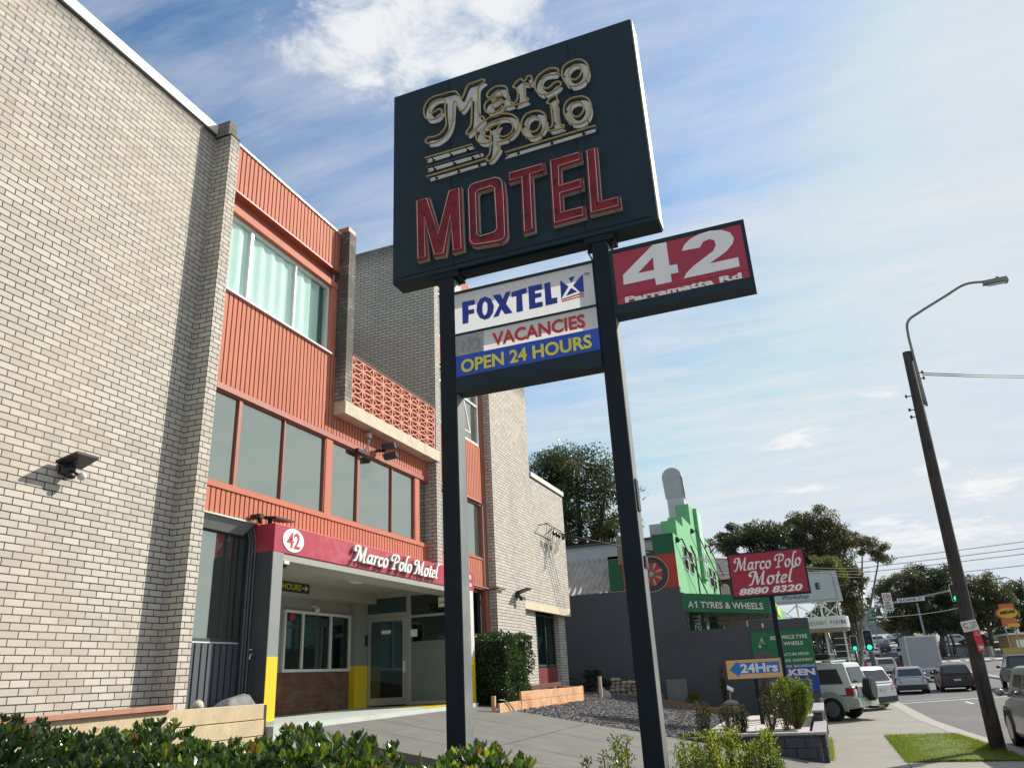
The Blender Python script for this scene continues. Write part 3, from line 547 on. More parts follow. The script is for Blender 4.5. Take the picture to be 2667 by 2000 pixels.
# entrance screen
sc_ = MB(); Y0 = 17.70
for x0, x1, z0, z1 in ((-10.87,-10.75,-.45,2.2),(-9.62,-9.50,-.45,2.2),(-8.50,-8.40,-.45,2.0),(-10.75,-9.62,1.62,1.72),(-10.75,-9.62,2.10,2.2),(-9.50,-8.50,1.56,1.62),(-9.50,-8.50,-.45,-.38),(-9.50,-8.50,2.1,2.2)): sc_.box(x0, x1, Y0, Y0+.06, z0, z1)
es = part('entrance_frame', sc_, m_alu, motel)
d = MB()
for x0, x1, z0, z1 in ((-10.74,-10.64,-.43,1.61),(-9.73,-9.63,-.43,1.61),(-10.64,-9.73,-.43,-.27),(-10.64,-9.73,1.53,1.61)): d.box(x0, x1, Y0+.01, Y0+.05, z0, z1)
dr = part('entrance_door', d, m_alu, motel)
b = MB(); b.box(-10.64, -9.73, Y0+.025, Y0+.033, -.27, 1.53); part('pane', b, m_dkglass, dr)
b = MB(); b.box(-9.70, -9.66, Y0-.03, Y0+.008, .3, .55); part('door_handle', b, m_aluw, dr)
b = MB(); b.box(-10.33, -10.07, Y0+.012, Y0+.022, 1.22, 1.31); part('door_plate', b, m_wtext, dr)
b = MB(); b.box(-9.50, -8.50, Y0+.025, Y0+.032, .99, 1.56); b.box(-10.75, -9.62, Y0+.025, Y0+.032, 1.72, 2.1); b.box(-9.5, -8.5, Y0+.025, Y0+.032, 1.62, 2.1); part('pane', b, m_dkglass, es)
b = MB(); b.box(-9.50, -8.50, Y0+.025, Y0+.034, -.38, .99); part('frosted_pane', b, m_mural, es)
b = MB(); b.box(-9.53, -9.32, Y0+.01, Y0+.02, 1.11, 1.28); part('paper_notice', b, m_wtext, es)
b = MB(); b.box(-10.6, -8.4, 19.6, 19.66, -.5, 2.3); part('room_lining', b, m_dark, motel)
b = MB(); b.box(-10.6, -8.4, 17.8, 19.6, -.5, -.46); part('lobby_floor', b, m_slate, motel)
b = MB(); b.box(-10.70, -10.66, 17.55, 17.60, .95, 1.22); part('intercom', b, m_black, motel)
# direction board, clearance board, lights and camera under the porch
sg = thing('arrow_board', 'black board with gold 24 HOURS and white arrow under the porch ceiling', 'sign', (-10.46, 14, 2.0))
b = MB(); b.box(-10.478, -10.45, 13.0, 14.74, 1.99, 2.195); part('board', b, m_black, sg)
words('lettering', '24 HOURS', m_gold, sg, (-10.448, 13.50, 2.03), (0, .93, 0), (0, 0, .13), (.004, 0, 0), .012)
b = MB(); b.beam((-10.446, 14.48, 2.092), (-10.446, 14.66, 2.092), .004, .022); b.beam((-10.446, 14.59, 2.145), (-10.446, 14.665, 2.092), .004, .022); b.beam((-10.446, 14.59, 2.04), (-10.446, 14.665, 2.092), .004, .022); part('arrow', b, m_wtext, sg)
cb_ = thing('clearance_board', 'small white height clearance board hanging below the far end of the red fascia', 'sign', (-8.3, 17.5, 1.85))
b = MB(); b.box(-8.62, -8.30, 17.50, 17.52, 1.74, 1.97); part('board', b, m_wtext, cb_)
words('lettering', 'CLEARANCE', m_black, cb_, (-8.60, 17.498, 1.82), (.28, 0, 0), (0, 0, .045), (0, -.003, 0), .02)
b = MB(); b.ball((-9.37, 15.0, 2.198), .21, .21, .05, 16, 8); single('ceiling_light', b, m_aluw, 'round dome lamp on the porch ceiling', 'lamp', smooth=True)
sc2 = thing('security_camera', 'small white dome camera beside the grey porch post top', 'camera', (-7.95, 10.5, 1.98))
b = MB(); b.box(-8.0, -7.90, 10.43, 10.56, 1.93, 1.983); part('housing', b, m_white, sc2)
b = MB(); b.ball((-7.95, 10.50, 1.925), .05, .05, .06, 10, 6); part('dome', b, m_black, sc2, True)
b = MB(); b.cyl((-10.88, 14.72, 1.55), (1, 0, 0), .11, .06, 16); single('alarm_bell', b, M('bell_red', (.25,.03,.03), .3), 'round red alarm bell above the reception window', 'bell', smooth=False)
al = thing('wall_speaker', 'small white sensor on bracket above the reception window', 'sensor', (-10.88, 15.6, 1.72))
b = MB(); b.box(-10.9, -10.84, 15.5, 15.62, 1.78, 1.83); b.ball((-10.8, 15.57, 1.73), .07, .06, .06, 8, 6); part('body', b, m_white, al)

# ---------------------------------------------------------------- floodlights
def flood(x, y, z, label, s=1.0, ry=0.0):
    t = thing('solar_floodlight', label, 'floodlight', (x, y, z), 'solar floodlights on the motel')
    def P(a, c, d): return (x+a*s, y+(c*math.cos(ry)-0*a)*s, z+d*s)
    b = MB(); b.hexa([P(.05,-.19,.05), P(.36,-.16,.13), P(.36,.16,.13), P(.05,.19,.05), P(.05,-.19,.08), P(.36,-.16,.16), P(.36,.16,.16), P(.05,.19,.08)]); part('solar_panel', b, m_black, t)
    b = MB(); b.box(x, x+.06*s, y-.10*s, y+.10*s, z-.06*s, z+.07*s); b.beam(P(.04,.03,.0), P(.16,.06,-.06), .03*s, .03*s); b.beam(P(.04,-.05,.02), P(.2,0,.06), .02*s, .02*s); part('bracket', b, m_black, t)
    b = MB(); b.ball(P(.18,.10,-.08), .06*s, .05*s, .05*s, 10, 6); part('lamp', b, m_aluw, t, True)
    b = MB(); b.ball(P(.13,-.02,-.09), .055*s, .07*s, .045*s, 10, 6); part('lamp_shell', b, m_black, t, True)
flood(XW, 6.66, 2.70, 'black solar floodlight fixed low on the left brick wall')
flood(XF, 21.6, 2.28, 'black solar floodlight on the far brick wall above the clipped hedge', 1.15)
pf = thing('solar_floodlight', 'flat black solar floodlight standing on top of the red fascia corner', 'floodlight', (-8.05, 10.3, 2.55), 'solar floodlights on the motel')
b = MB(); b.hexa([(-8.22,10.16,2.66),(-7.92,10.18,2.63),(-7.92,10.66,2.63),(-8.22,10.60,2.66),(-8.22,10.16,2.70),(-7.92,10.18,2.665),(-7.92,10.66,2.665),(-8.22,10.60,2.70)]); part('solar_panel', b, m_black, pf)
b = MB(); b.beam((-8.12,10.28,2.55),(-8.12,10.28,2.66),.05,.05); b.beam((-8.2,10.14,2.57),(-8.2,10.08,2.68),.04,.04); b.tube([(-8.2,10.1,2.70),(-8.22,9.98,2.66),(-8.24,9.92,2.58)],.012,5); b.box(-8.3,-8.1,10.0,10.1,2.63,2.70); part('bracket', b, m_black, pf)
bf = thing('twin_floodlight', 'pair of grey floodlights hanging below the balcony slab', 'floodlight', (-8.2, 13.9, 4.75))
for k, (fy, fz) in enumerate(((14.02, 4.86), (14.10, 4.66))):
    b = MB(); b.obox((-8.05, fy, fz), (.13, .05, .02), (-.03, .10, .01), (-.015, 0, .06)); l = part('lamp_head', b, m_black, bf)
    b = MB(); b.obox((-7.93, fy+.045, fz+.018), (.008, .003, .001), (-.028, .09, .01), (-.013, 0, .052)); part('lamp_glass', b, m_aluw, l)
b = MB(); b.beam((-8.33,13.95,4.78),(-8.12,14.0,4.76),.05,.05); part('bracket', b, m_black, bf)
mo = thing('motion_sensor', 'white motion sensor with curled cable under the balcony', 'sensor', (-8.28, 13.6, 4.9))
b = MB(); b.box(-8.33,-8.26,13.54,13.66,4.98,5.08); part('body', b, m_aluw, mo)
b = MB(); b.tube([(-8.28,13.6,4.98),(-8.25,13.52,4.86),(-8.27,13.5,4.74),(-8.29,13.6,4.66),(-8.31,13.5,4.6)],.014,6); part('cable', b, m_gtext, mo)
b = MB(); b.box(-8.31,-8.24,13.1,13.55,4.55,4.62); part('junction_box', b, m_black, mo)

# service cable mast on the far wall
sm_ = thing('cable_mast', 'tangle of black service cables and insulators on the far brick wall', 'cable bracket', (XF, 24.5, 4.0))
b = MB(); b.beam((XF,24.0,4.72),(XF+.35,24.0,4.74),.025,.025); b.beam((XF+.3,23.85,4.74),(XF+.3,25.6,4.72),.025,.025); b.beam((XF,24.75,4.55),(XF+.3,24.75,4.72),.02,.02); part('bracket', b, m_black, sm_)
b = MB()
for k, (y, d) in enumerate(((24.0,.9),(24.3,.35),(24.5,.5),(24.8,.25),(25.2,.3),(25.5,.2))):
    b.tube(spline([(XF+.3,y,4.72),(XF+.2,y+.05,4.5-d*.3),(XF+.08,y+.15,4.35-d),(XF+.05,y+.3,4.3-d*1.1),(XF+.1,y+.45,4.5-d*.3),(XF+.3,y+.5,4.7)],False,3),.007,5)
part('cable', b, m_black, sm_)
b = MB()
for y in (24.55,24.9,25.15,25.6): b.ball((XF+.34,y,4.5),.06,.06,.09,8,5)
part('insulator', b, m_black, sm_)
# ---------------------------------------------------------------- tall double-post sign
m_navy = M('navy_sign_paint', (0.012,0.028,0.040), 0.55, var=0.12, vs=2.0, stain=(0.022,0.036,0.045), ss=1.5, sa=0.6, spec=.25)
m_post = M('post_paint', (0.009,0.016,0.024), 0.5, var=0.12, vs=3, spec=.18)
m_postg = M('sunlit_post_paint', (0.15,0.165,0.165), 0.5, var=0.12, vs=3, stain=(0.30,0.28,0.25), ss=1.6, sa=.5)  # lighter copy of the post paint: sunlight put into the colour, plus weathered blotches
m_cream = M('cream_sign_side', (0.44,0.42,0.35), 0.5, var=0.06)
m_tube = M('amber_neon_tube', (0.42,0.30,0.10), 0.25, var=0.12)
m_tubeg = M('dead_neon_tube', (0.06,0.065,0.07), 0.3)
m_tubep = M('pink_neon_tube', (0.62,0.50,0.50), 0.25)
m_letter = M('white_enamel', (0.66,0.66,0.64), 0.5, var=0.08, vs=8, stain=(0.30,0.28,0.24), ss=5, sa=0.7)
m_motel = M('red_enamel', (0.235,0.012,0.020), 0.45, var=0.25, vs=3, stain=(0.035,0.008,0.012), ss=4.5, sa=0.85, spec=.3)
m_motels = M('letter_side_cream', (0.55,0.52,0.45), 0.55, var=0.1)
def sheet(name, rgb, tr=.5):
    m = M(name, rgb, 0.4, var=0.03); t = m.node_tree; d = t.nodes.new('ShaderNodeBsdfTranslucent'); d.inputs[0].default_value = (*rgb, 1); x = t.nodes.new('ShaderNodeMixShader'); x.inputs[0].default_value = tr
    t.links.new(t.nodes['Principled BSDF'].outputs[0], x.inputs[1]); t.links.new(d.outputs[0], x.inputs[2]); t.links.new(x.outputs[0], t.nodes['Material Output'].inputs[0]); return m
m_acryt = sheet('translucent_white_acrylic', (0.80,0.81,0.82), .38); m_bluet = M('blue_acrylic', (0.010,0.075,0.50), 0.4, var=.05); m_redt = M('crimson_acrylic', (0.40,0.026,0.058), 0.4, var=.05)
m_acry = M('white_acrylic', (0.72,0.73,0.74), 0.4, var=0.03)
m_acry2 = M('grey_acrylic', (0.34,0.35,0.36), 0.5, var=0.25, vs=7)
m_blue = M('blue_vinyl', (0.008,0.05,0.33), 0.4, var=0.06)
m_bluel = M('navy_vinyl', (0.012,0.035,0.32), 0.4)
m_redv = M('red_vinyl', (0.55,0.03,0.035), 0.45, var=0.05)
m_yelv = M('yellow_vinyl', (0.78,0.70,0.10), 0.45)
m_orv = M('orange_vinyl', (0.60,0.12,0.05), 0.45)
m_red42 = M('crimson_vinyl', (0.36,0.018,0.045), 0.4, var=0.05)
m_silv = M('silver_vinyl', (0.85,0.83,0.84), 0.4, var=0.06)
YS = 7.0
ts = thing('tall_motel_sign', 'tall navy twin-post roadside sign with neon script, red MOTEL letters and price-board panels', 'sign', (-2.4, 7.15, -1.4))
for x0, x1 in ((-3.395, -3.205), (-1.570, -1.395)):
    b = MB(); b.box(x0, x1, YS+.02, YS+.22, lot(x0)-.5, 4.42); po = part('post', b, m_post, ts, bevel=.006)
    b = MB(); b.box(x1+.0005, x1+.004, YS+.03, YS+.212, lot(x0)-.5, 4.3); part('sunlit_side', b, m_postg, po)  # thin plate on the sun side, coloured as if lit
cab = MB(); cab.box(-3.99, -.83, YS, YS+.27, 4.41, 7.19); cb = part('cabinet', cab, m_navy, ts, bevel=.008)
b = MB(); b.box(-.829, -.815, YS+.012, YS+.265, 4.43, 7.18); part('cabinet_side', b, m_cream, cb)
b = MB(); b.box(-3.93, -.9, YS-.006, YS+.0, 4.47, 4.476); b.box(-3.2, -3.19, YS-.004, YS, 4.45, 7.15); b.box(-1.62, -1.61, YS-.004, YS, 4.45, 7.15); part('panel_seam', b, m_post, cb)
b = MB()
for x in (-3.40, -1.575): b.box(x-.07, x+.26, YS+.01, YS+.23, 4.33, 4.409)
b.box(-3.2, -1.57, YS+.05, YS+.19, 4.36, 4.408); part('mounting_plate', b, m_post, ts, bevel=.005)
def mm(p): return (p[0]/1000, p[1]/1000)
def plate(loops, y, th, mb, smooth=0):
    """flat letter in the sign plane with its front face at y"""
    lp = [[mm(p) for p in l] for l in loops]
    if smooth: lp = [spline(l, True, smooth) for l in lp]
    v, f = shape2d(lp, th/2)
    return mb.add([(a, y+th/2-c, d) for a, d, c in ((q[0], q[1], q[2]) for q in v)], [tuple(reversed(g)) for g in f]), lp
tube_names = []
for loops in NEON_LETTERS:
    b = MB(); _, lp = plate(loops, YS-.012, .010, b, 4); lt = part('script_letter', b, m_letter, cb)
    b = MB()
    for l in lp: b.tube([(p[0], YS-.085, p[1]) for p in l], .0115, 6, True)
    part('neon_tube', b, m_tube, lt, True)
    l = lp[0]
    for k in range(5):
        b = MB(); p = l[int(len(l)*k/5)]; b.tube([(p[0], YS-.085, p[1]), (p[0]+.006, YS-.012, p[1]-.004)], .006, 5); b.ball((p[0]+.006, YS-.016, p[1]-.006), .016, .01, .016, 6, 4); part('tube_support', b, m_black, lt)
for k, (s_, tb) in enumerate(zip(STRIPES, STRIPE_TUBES)):
    b = MB(); plate([s_], YS-.012, .010, b); st = part('stripe', b, m_letter, cb)
    (xa, za), (xb, zb) = mm(tb[0]), mm(tb[1])
    b = MB(); b.tube([(xa, YS-.02, za), (xa, YS-.085, za), (xb, YS-.085, zb), (xb, YS-.02, zb)], .0115, 6); part('neon_tube', b, m_tubeg if k == 1 else m_tube, st, True)
    for u in (.12, .5, .85): b = MB(); x, z = xa+(xb-xa)*u, za+(zb-za)*u; b.tube([(x, YS-.085, z), (x+.01, YS-.012, z-.01)], .008, 5); b.ball((x+.01, YS-.018, z-.012), .02, .012, .02, 6, 4); part('tube_support', b, m_black, st)
def inset(l, d):
    n = len(l); ar = sum(l[i][0]*l[(i+1) % n][1]-l[(i+1) % n][0]*l[i][1] for i in range(n)); sg = 1 if ar > 0 else -1; out = []
    for i in range(n):
        p0, p1, p2 = (Vector(l[(i+k-1) % n]) for k in range(3))
        a = (p1-p0).normalized(); c = (p2-p1).normalized(); na = Vector((-a.y, a.x))*sg; nc = Vector((-c.y, c.x))*sg; h = (na+nc)
        h = h.normalized() if h.length > 1e-4 else na
        k = d/max(.45, h.dot(na)); out.append(tuple(p1+h*k))
    return out
for loops in MOTEL:
    b = MB(); plate(loops, YS-.062, .062, b); lt = part('block_letter', b, m_motels, cb)
    b = MB(); _, lp = plate(loops, YS-.066, .004, b); part('letter_face', b, m_motel, lt)
    b = MB()
    for k, l in enumerate(lp): b.tube([(p[0], YS-.084, p[1]) for p in inset(l, .026 if k == 0 else -.022)], .005, 5, True)
    part('neon_tube', b, m_tubep, lt)
    l = lp[0]
    for k in range(7):
        b = MB(); p = inset(l, .045)[(k*2) % len(l)]; q = (p[0]+random.uniform(-.03, .03), p[1]+random.uniform(-.12, .12))
        b.tube([(q[0], YS-.068, q[1]), (q[0]+random.uniform(-.02, .02), YS-.085, q[1]+.02), (q[0]+random.uniform(-.03, .03), YS-.07, q[1]-random.uniform(.02, .06))], .006, 5); part('tube_support', b, m_black, lt)
# panel stack between the posts
b = MB(); b.box(-3.204, -3.193, YS+.015, YS+.18, 2.92, 4.085); b.box(-1.583, -1.571, YS+.015, YS+.18, 2.92, 4.085)
b.box(-3.203, -1.573, YS-.005, YS+.2, 4.085, 4.115); b.box(-3.203, -1.573, YS+.0, YS+.2, 3.568, 3.594); b.box(-3.203, -1.573, YS-.0, YS+.2, 2.90, 3.08); pf_ = part('panel_frame', b, m_navy, ts)
def quad(x0, x1, y, z0, z1): return MB().add([(x0,y,z0),(x1,y,z0),(x1,y,z1),(x0,y,z1)], [(0,1,2,3)])
fx = part('light_panel', quad(-3.195, -1.58, YS+.006, 3.594, 4.085), m_acryt, ts)
b = MB()
for l in FOXTEL: plate(l, YS+.000, .003, b)
part('lettering', b, m_bluel, fx)
b = MB()
for l in FOXTEL_STRIPE: plate(l, YS+.000, .003, b)
part('logo_stripe', b, m_orv, fx)
words('trademark', 'TM', m_black, fx, (-1.673, YS+.002, 3.953), (.052, 0, 0), (0, 0, .03), (0, -.003, 0))
vx = part('light_panel', quad(-2.858, -1.58, YS+.006, 3.326, 3.568), m_acryt, ts)
words('lettering', 'VACANCIES', m_redv, vx, (-2.755, YS+.002, 3.355), (1.045, 0, 0), (0, 0, .160), (0, -.003, 0), .03)
pn = MB(); pn.box(-3.195, -2.860, YS+.003, YS+.013, 3.326, 3.566); no_ = part('light_panel', pn, m_acry2, ts, label='grey covered panel')
b = MB(); put(b, text2d('NO', .01, .02), (-3.12, YS+.001, 3.36), (.22, 0, 0), (0, 0, .15), (0, -.0015, 0)); part('faded_lettering', b, M('faded_grey', (.27,.28,.29), .6, var=.3, vs=14), no_)
ox = part('light_panel', quad(-3.195, -1.58, YS+.006, 3.08, 3.325), m_bluet, ts)
words('lettering', 'OPEN 24 HOURS', m_yelv, ox, (-3.135, YS+.002, 3.115), (1.475, 0, 0), (0, 0, .155), (0, -.003, 0), .03)
# number box on the right
nb_ = MB(); nb_.box(-1.394, .006, YS+.002, YS+.2, 3.43, 3.532); nb_.box(-1.394, .006, YS+.002, YS+.2, 4.135, 4.183); nb_.box(-1.394, -1.352, YS+.002, YS+.2, 3.532, 4.135); nb_.box(-.030, .006, YS+.002, YS+.2, 3.532, 4.135); n42 = part('number_box', nb_, m_navy, ts)
rp = part('number_panel', quad(-1.352, -.03, YS+.006, 3.532, 4.135), m_redt, n42)
b = MB()
for l in FOUR: plate(l, YS+.000, .003, b, 0)
part('house_number', b, m_silv, n42)
b = MB(); put(b, text2d('Parramatta Rd', .01, .045), (-1.270, YS+.001, 3.535), (1.166, 0, 0), (0, 0, .066), (0, -.003, 0)); part('lettering', b, m_silv, n42)
b = MB(); b.box(-1.352, -.03, YS+.001, YS+.003, 3.619, 3.623); part('panel_line', b, m_redv, n42)
b = MB(); b.box(-1.393, -1.372, YS+.09, YS+.2, .9, 1.0); b.box(-1.394, -1.375, YS+.06, YS+.16, 1.42, 1.72); part('junction_box', b, m_black, ts)
b = MB(); b.tube([(-1.55,YS+.1,4.41),(-1.62,YS+.05,4.25),(-1.57,YS+.05,4.12)],.01,5); b.tube([(-1.38,YS+.1,4.41),(-1.33,YS+.05,4.3),(-1.36,YS+.05,4.19)],.01,5); part('cable', b, m_black, ts)

# ---------------------------------------------------------------- smaller pole sign and arrow sign in the raised bed
Y2 = 24.0
ps = thing('pole_sign', 'crimson motel sign with white script name and phone number on a single dark pole', 'sign', (-1.12, Y2, -1.42))
b = MB(); b.box(-1.19, -1.05, Y2+.03, Y2+.17, -1.6, 1.9); part('pole', b, m_post, ps)
b = MB(); b.box(-2.20, -.02, Y2, Y2+.2, 1.87, 3.17); bx = part('sign_box', b, m_navy, ps)
b = MB(); b.box(-2.155, -.07, Y2-.008, Y2, 1.925, 3.12); part('panel', b, m_red42, bx)
b = MB(); ul = 1.84/script_len('Marco Polo'); script(b, 'Marco Polo', (-2.0, Y2-.010, 2.66), (ul, 0, 0), (0, 0, .21), (0, -.006, 0), nib=.125); ul2 = 1.16/script_len('Motel'); script(b, 'Motel', (-1.63, Y2-.010, 2.22), (ul2, 0, 0), (0, 0, .22), (0, -.006, 0), nib=.125); part('lettering', b, m_silv, bx)
words('phone_number', '8880 8320', m_silv, bx, (-2.0, Y2-.009, 1.96), (1.78, 0, 0), (0, 0, .19), (0, -.005, 0), .035, .25)
b = MB(); b.box(-2.15, -.07, Y2-.010, Y2-.008, 2.17, 2.176); part('panel_line', b, m_redv, bx)
Y3 = 22.4
ar = thing('arrow_sign', 'tan board with blue arrow pointing left and white 24Hrs on a short post', 'sign', (-1.78, Y3, -1.42))
b = MB(); b.box(-1.83, -1.73, Y3+.05, Y3+.15, -1.6, -.1); part('post', b, m_post, ar)
b = MB(); b.box(-2.51, -1.06, Y3, Y3+.06, -.31, .20); bd = part('board', b, m_black, ar)
b = MB(); b.box(-2.49, -1.08, Y3-.006, Y3, -.29, .18); part('face', b, M('tan_vinyl', (.62,.40,.17), .5), bd)
b = MB(); b.prism([(x, Y3-.010, z) for x, z in ((-2.42,-.055),(-2.18,-.25),(-2.18,-.17),(-1.13,-.17),(-1.13,.10),(-2.18,.10),(-2.18,.16))], (0, .004, 0)); part('arrow', b, M('bright_blue_vinyl', (.02,.17,.52), .45), bd)
words('lettering', '24Hrs', m_acry, bd, (-2.13, Y3-.011, -.15), (.95, 0, 0), (0, 0, .23), (0, -.004, 0), .035)
# ---------------------------------------------------------------- ground, road, paths
m_asph = M('asphalt', (0.096,0.096,0.096), 0.85, var=0.14, vs=1.2, bump=0.3, bs=120, stain=(0.16,0.155,0.15), ss=0.35, sa=0.5)
m_path = M('footpath_concrete', (0.262,0.25,0.215), 0.9, var=0.12, vs=1.8, bump=0.25, bs=60, stain=(0.22,0.2,0.17), ss=0.9, sa=0.5)
m_drive = M('driveway_concrete', (0.15,0.149,0.138), 0.88, var=0.16, vs=2.2, bump=0.25, bs=90, stain=(0.12,0.118,0.11), ss=0.8, sa=0.5)
m_joint = M('joint_dark', (0.05,0.05,0.048), 0.95)
m_gravel = M('grey_gravel', (0.085,0.085,0.088), 0.9, var=0.55, vs=26, bump=1.0, bs=38)
m_soil = M('garden_soil', (0.055,0.042,0.03), 0.95, var=0.4, vs=10, bump=0.8, bs=25)
m_grassb = M('grass_base', (0.11,0.14,0.018), 0.9, var=0.4, vs=6, bump=0.6, bs=50)
m_line = M('road_paint', (0.62,0.62,0.60), 0.7, var=0.15, vs=5)
m_kerb = M('kerb_concrete', (0.34,0.32,0.29), 0.9, var=0.12, stain=(.2,.19,.17), ss=1.5, sa=.5)
m_land = M('dry_verge', (0.13,0.125,0.07), 0.95, var=0.35, vs=0.6)

YL = [-60, -30, -10, 0, 10, 20, 30, 40, 50, 57, 65, 75, 82, 90, 100, 110, 120, 130, 140, 150, 165, 180, 200, 220, 260, 320, 400, 700, 1200, 2500]
def strip(name, xa, xb, dz, mat, ys=None, kind='structure', y0=None, y1=None, thick=0.0):
    b = MB(); ys = [y for y in (ys or YL) if (y0 is None or y > y0) and (y1 is None or y < y1)]
    if y0 is not None: ys = [y0]+ys
    if y1 is not None: ys = ys+[y1]
    fa = xa if callable(xa) else (lambda y: xa); fb = xb if callable(xb) else (lambda y: xb)
    v = []
    for y in ys: v += [(fa(y), y, prof(y)+dz), (fb(y), y, prof(y)+dz)]
    b.add(v, [(2*i, 2*i+1, 2*i+3, 2*i+2) for i in range(len(ys)-1)])
    if thick:
        w = [(p[0], p[1], p[2]-thick) for p in v]; n = len(v)
        b.add(v+w, [(2*i, 2*i+2, n+2*i+2, n+2*i) for i in range(len(ys)-1)]+[(2*i+3, 2*i+1, n+2*i+1, n+2*i+3) for i in range(len(ys)-1)])
    return struct(name, b, mat, kind=kind)
strip('ground', -900, 900, -0.30, m_land)
def kerb(y):
    pts = [(-80, 3.6), (17, 3.55), (19.5, 3.35), (22.8, 3.12), (25.4, 2.9), (30.6, 2.62), (47, 2.55), (400, 2.55)]
    for (a, xa), (c, xc) in zip(pts, pts[1:]):
        if y <= c: return xa+(xc-xa)*(y-a)/(c-a)
    return 2.55
def rright(y): return 20.5 if y < 70 else 20.5
FY = [-60, -30, -10, 0, 5, 10, 15, 17, 18.2, 19.5, 21, 22.8, 24, 25.4, 28, 30.6, 34, 38, 42, 47, 50]
strip('road', lambda y: kerb(y)-.02, rright, -0.06, m_asph, ys=sorted(set(FY+YL)), y1=330)
strip('side_street', -40, 2.8, -0.056, m_asph, ys=YL, y0=51.5, y1=60)
strip('footpath', -0.36, lambda y: kerb(y)-.14, 0, m_path, ys=FY, y1=50.5, thick=.25)
strip('far_footpath', -0.5, 2.42, 0.02, m_path, ys=YL, y0=61, y1=200, thick=.2)
strip('kerb', lambda y: kerb(y)-.14, kerb, 0.006, m_kerb, ys=FY, y1=50.5, thick=.2)
strip('gutter', kerb, lambda y: kerb(y)+.42, -0.050, m_kerb, ys=FY, y1=49)
strip('right_footpath', 20.6, 24.5, 0.04, m_path, y0=-40, y1=200, thick=.25)
strip('right_verge', 24.5, 33, 0.02, m_land, y0=-40, y1=220)
strip('median', 11.75, 12.35, 0.04, m_kerb, y0=61, y1=150, thick=.2)
# forecourt
def slope_sheet(name, x0, x1, y0, y1, dz, mat, th=0.25, kind='structure', nx=1, bumpy=0.0, ny=1):
    b = MB(); v = []; f = []
    for j in range(ny+1):
        for i in range(nx+1):
            x = x0+(x1-x0)*i/nx; y = y0+(y1-y0)*j/ny; v.append((x, y, lot(x)+dz+random.uniform(-bumpy, bumpy)))
    for j in range(ny):
        for i in range(nx): f.append((j*(nx+1)+i, j*(nx+1)+i+1, (j+1)*(nx+1)+i+1, (j+1)*(nx+1)+i))
    b.add(v, f)
    for (xa, ya), (xb, yb) in (((x0,y0),(x1,y0)),((x1,y0),(x1,y1)),((x1,y1),(x0,y1)),((x0,y1),(x0,y0))):
        b.add([(xa,ya,lot(xa)+dz),(xb,yb,lot(xb)+dz),(xb,yb,lot(xb)+dz-th),(xa,ya,lot(xa)+dz-th)], [(0,3,2,1)])
    return struct(name, b, mat, kind=kind)
slope_sheet('driveway', -7.72, -0.36, 10.62, 18.02, 0, m_drive)
for nm, a in (('x', [(-7.7,-.4,11.9),(-7.7,-.4,13.1),(-7.7,-.4,15.5)]),):
    for x0, x1, y in a:
        b = MB(); b.add([(x0,y-.007,lot(x0)+.004),(x1,y-.007,lot(x1)+.004),(x1,y+.007,lot(x1)+.004),(x0,y+.007,lot(x0)+.004)], [(0,1,2,3)]); struct('driveway_joint', b, m_joint)
for x in (-5.2, -2.6):
    b = MB(); b.add([(x-.006,10.63,lot(x)+.0045),(x+.006,10.63,lot(x)+.0045),(x+.006,18,lot(x)+.0045),(x-.006,18,lot(x)+.0045)], [(0,1,2,3)]); struct('driveway_joint', b, m_joint)
slope_sheet('gravel_lot', -7.75, -2.9, 18.03, 29.4, -0.015, m_gravel, nx=30, ny=70, bumpy=.012)
slope_sheet('garden_ground', -8.4, -0.37, -8, 10.60, -0.16, m_soil, nx=30, ny=60, bumpy=.03)
slope_sheet('garden_ground', -13, -7.75, 18.02, 29.4, -0.05, m_soil)
b = MB(); b.box(-10.9, -7.72, 10.16, 17.7, -.9, -.47); struct('porch_floor', b, m_floor)
b = MB(); b.box(-9.6, -8.5, 16.4, 17.66, -.469, -.466); b.add([(-8.45,16.2,-.466),(-7.75,15.2,-.466),(-7.75,16.6,-.466),(-8.45,17.4,-.466)], [(0,1,2,3)]); struct('yellow_floor_marking', b, m_yel)
# raised bed beside the street
b = MB(); b.box(-3.0, -.45, 18.25, 29.3, -2.2, -1.42); struct('bed_soil', b, m_soil)
b = MB(); b.box(-2.95, -.6, 19.0, 26.5, -1.419, -1.405); struct('pebble_bed', b, M('white_pebbles', (.55,.50,.46), .85, var=.5, vs=30, bump=.9, bs=40))
# road paint
def paint(name, x0, x1, y0, y1, dz=-0.054, mat=None):
    b = MB(); n = max(1, int(abs(y1-y0)/4)); v = []
    for i in range(n+1):
        y = y0+(y1-y0)*i/n; v += [(x0, y, prof(y)+dz), (x1, y, prof(y)+dz)]
    b.add(v, [(2*i, 2*i+1, 2*i+3, 2*i+2) for i in range(n)]); return struct(name, b, mat or m_line)
for y in (20, 26, 35.5, 40.2, 64, 73, 82, 91, 100, 112, 124): paint('lane_line', 5.55, 5.68, y, y+2.0)
for y in (20, 26, 34.0, 62, 71, 80, 89, 98, 110): paint('lane_line', 8.75, 8.87, y, y+2.2)
for y in (62, 72, 84, 96, 108, 120, 132): paint('lane_line', 15.0, 15.13, y, y+3); paint('lane_line', 17.8, 17.93, y+3, y+6)
b = MB()
for (xa, ya), (xb, yb), w in (((2.9,42.3),(11.5,48.0),.30),((2.9,44.6),(6.2,46.8),.16),((7.0,47.3),(8.4,48.2),.16),((9.2,48.8),(11.4,50.2),.16)):
    b.add([(xa,ya,prof(ya)-.053),(xb,yb,prof(yb)-.053),(xb,yb+w,prof(yb)-.053),(xa,ya+w,prof(ya)-.053)], [(0,1,2,3)])
struct('stop_line', b, m_line)
b = MB()
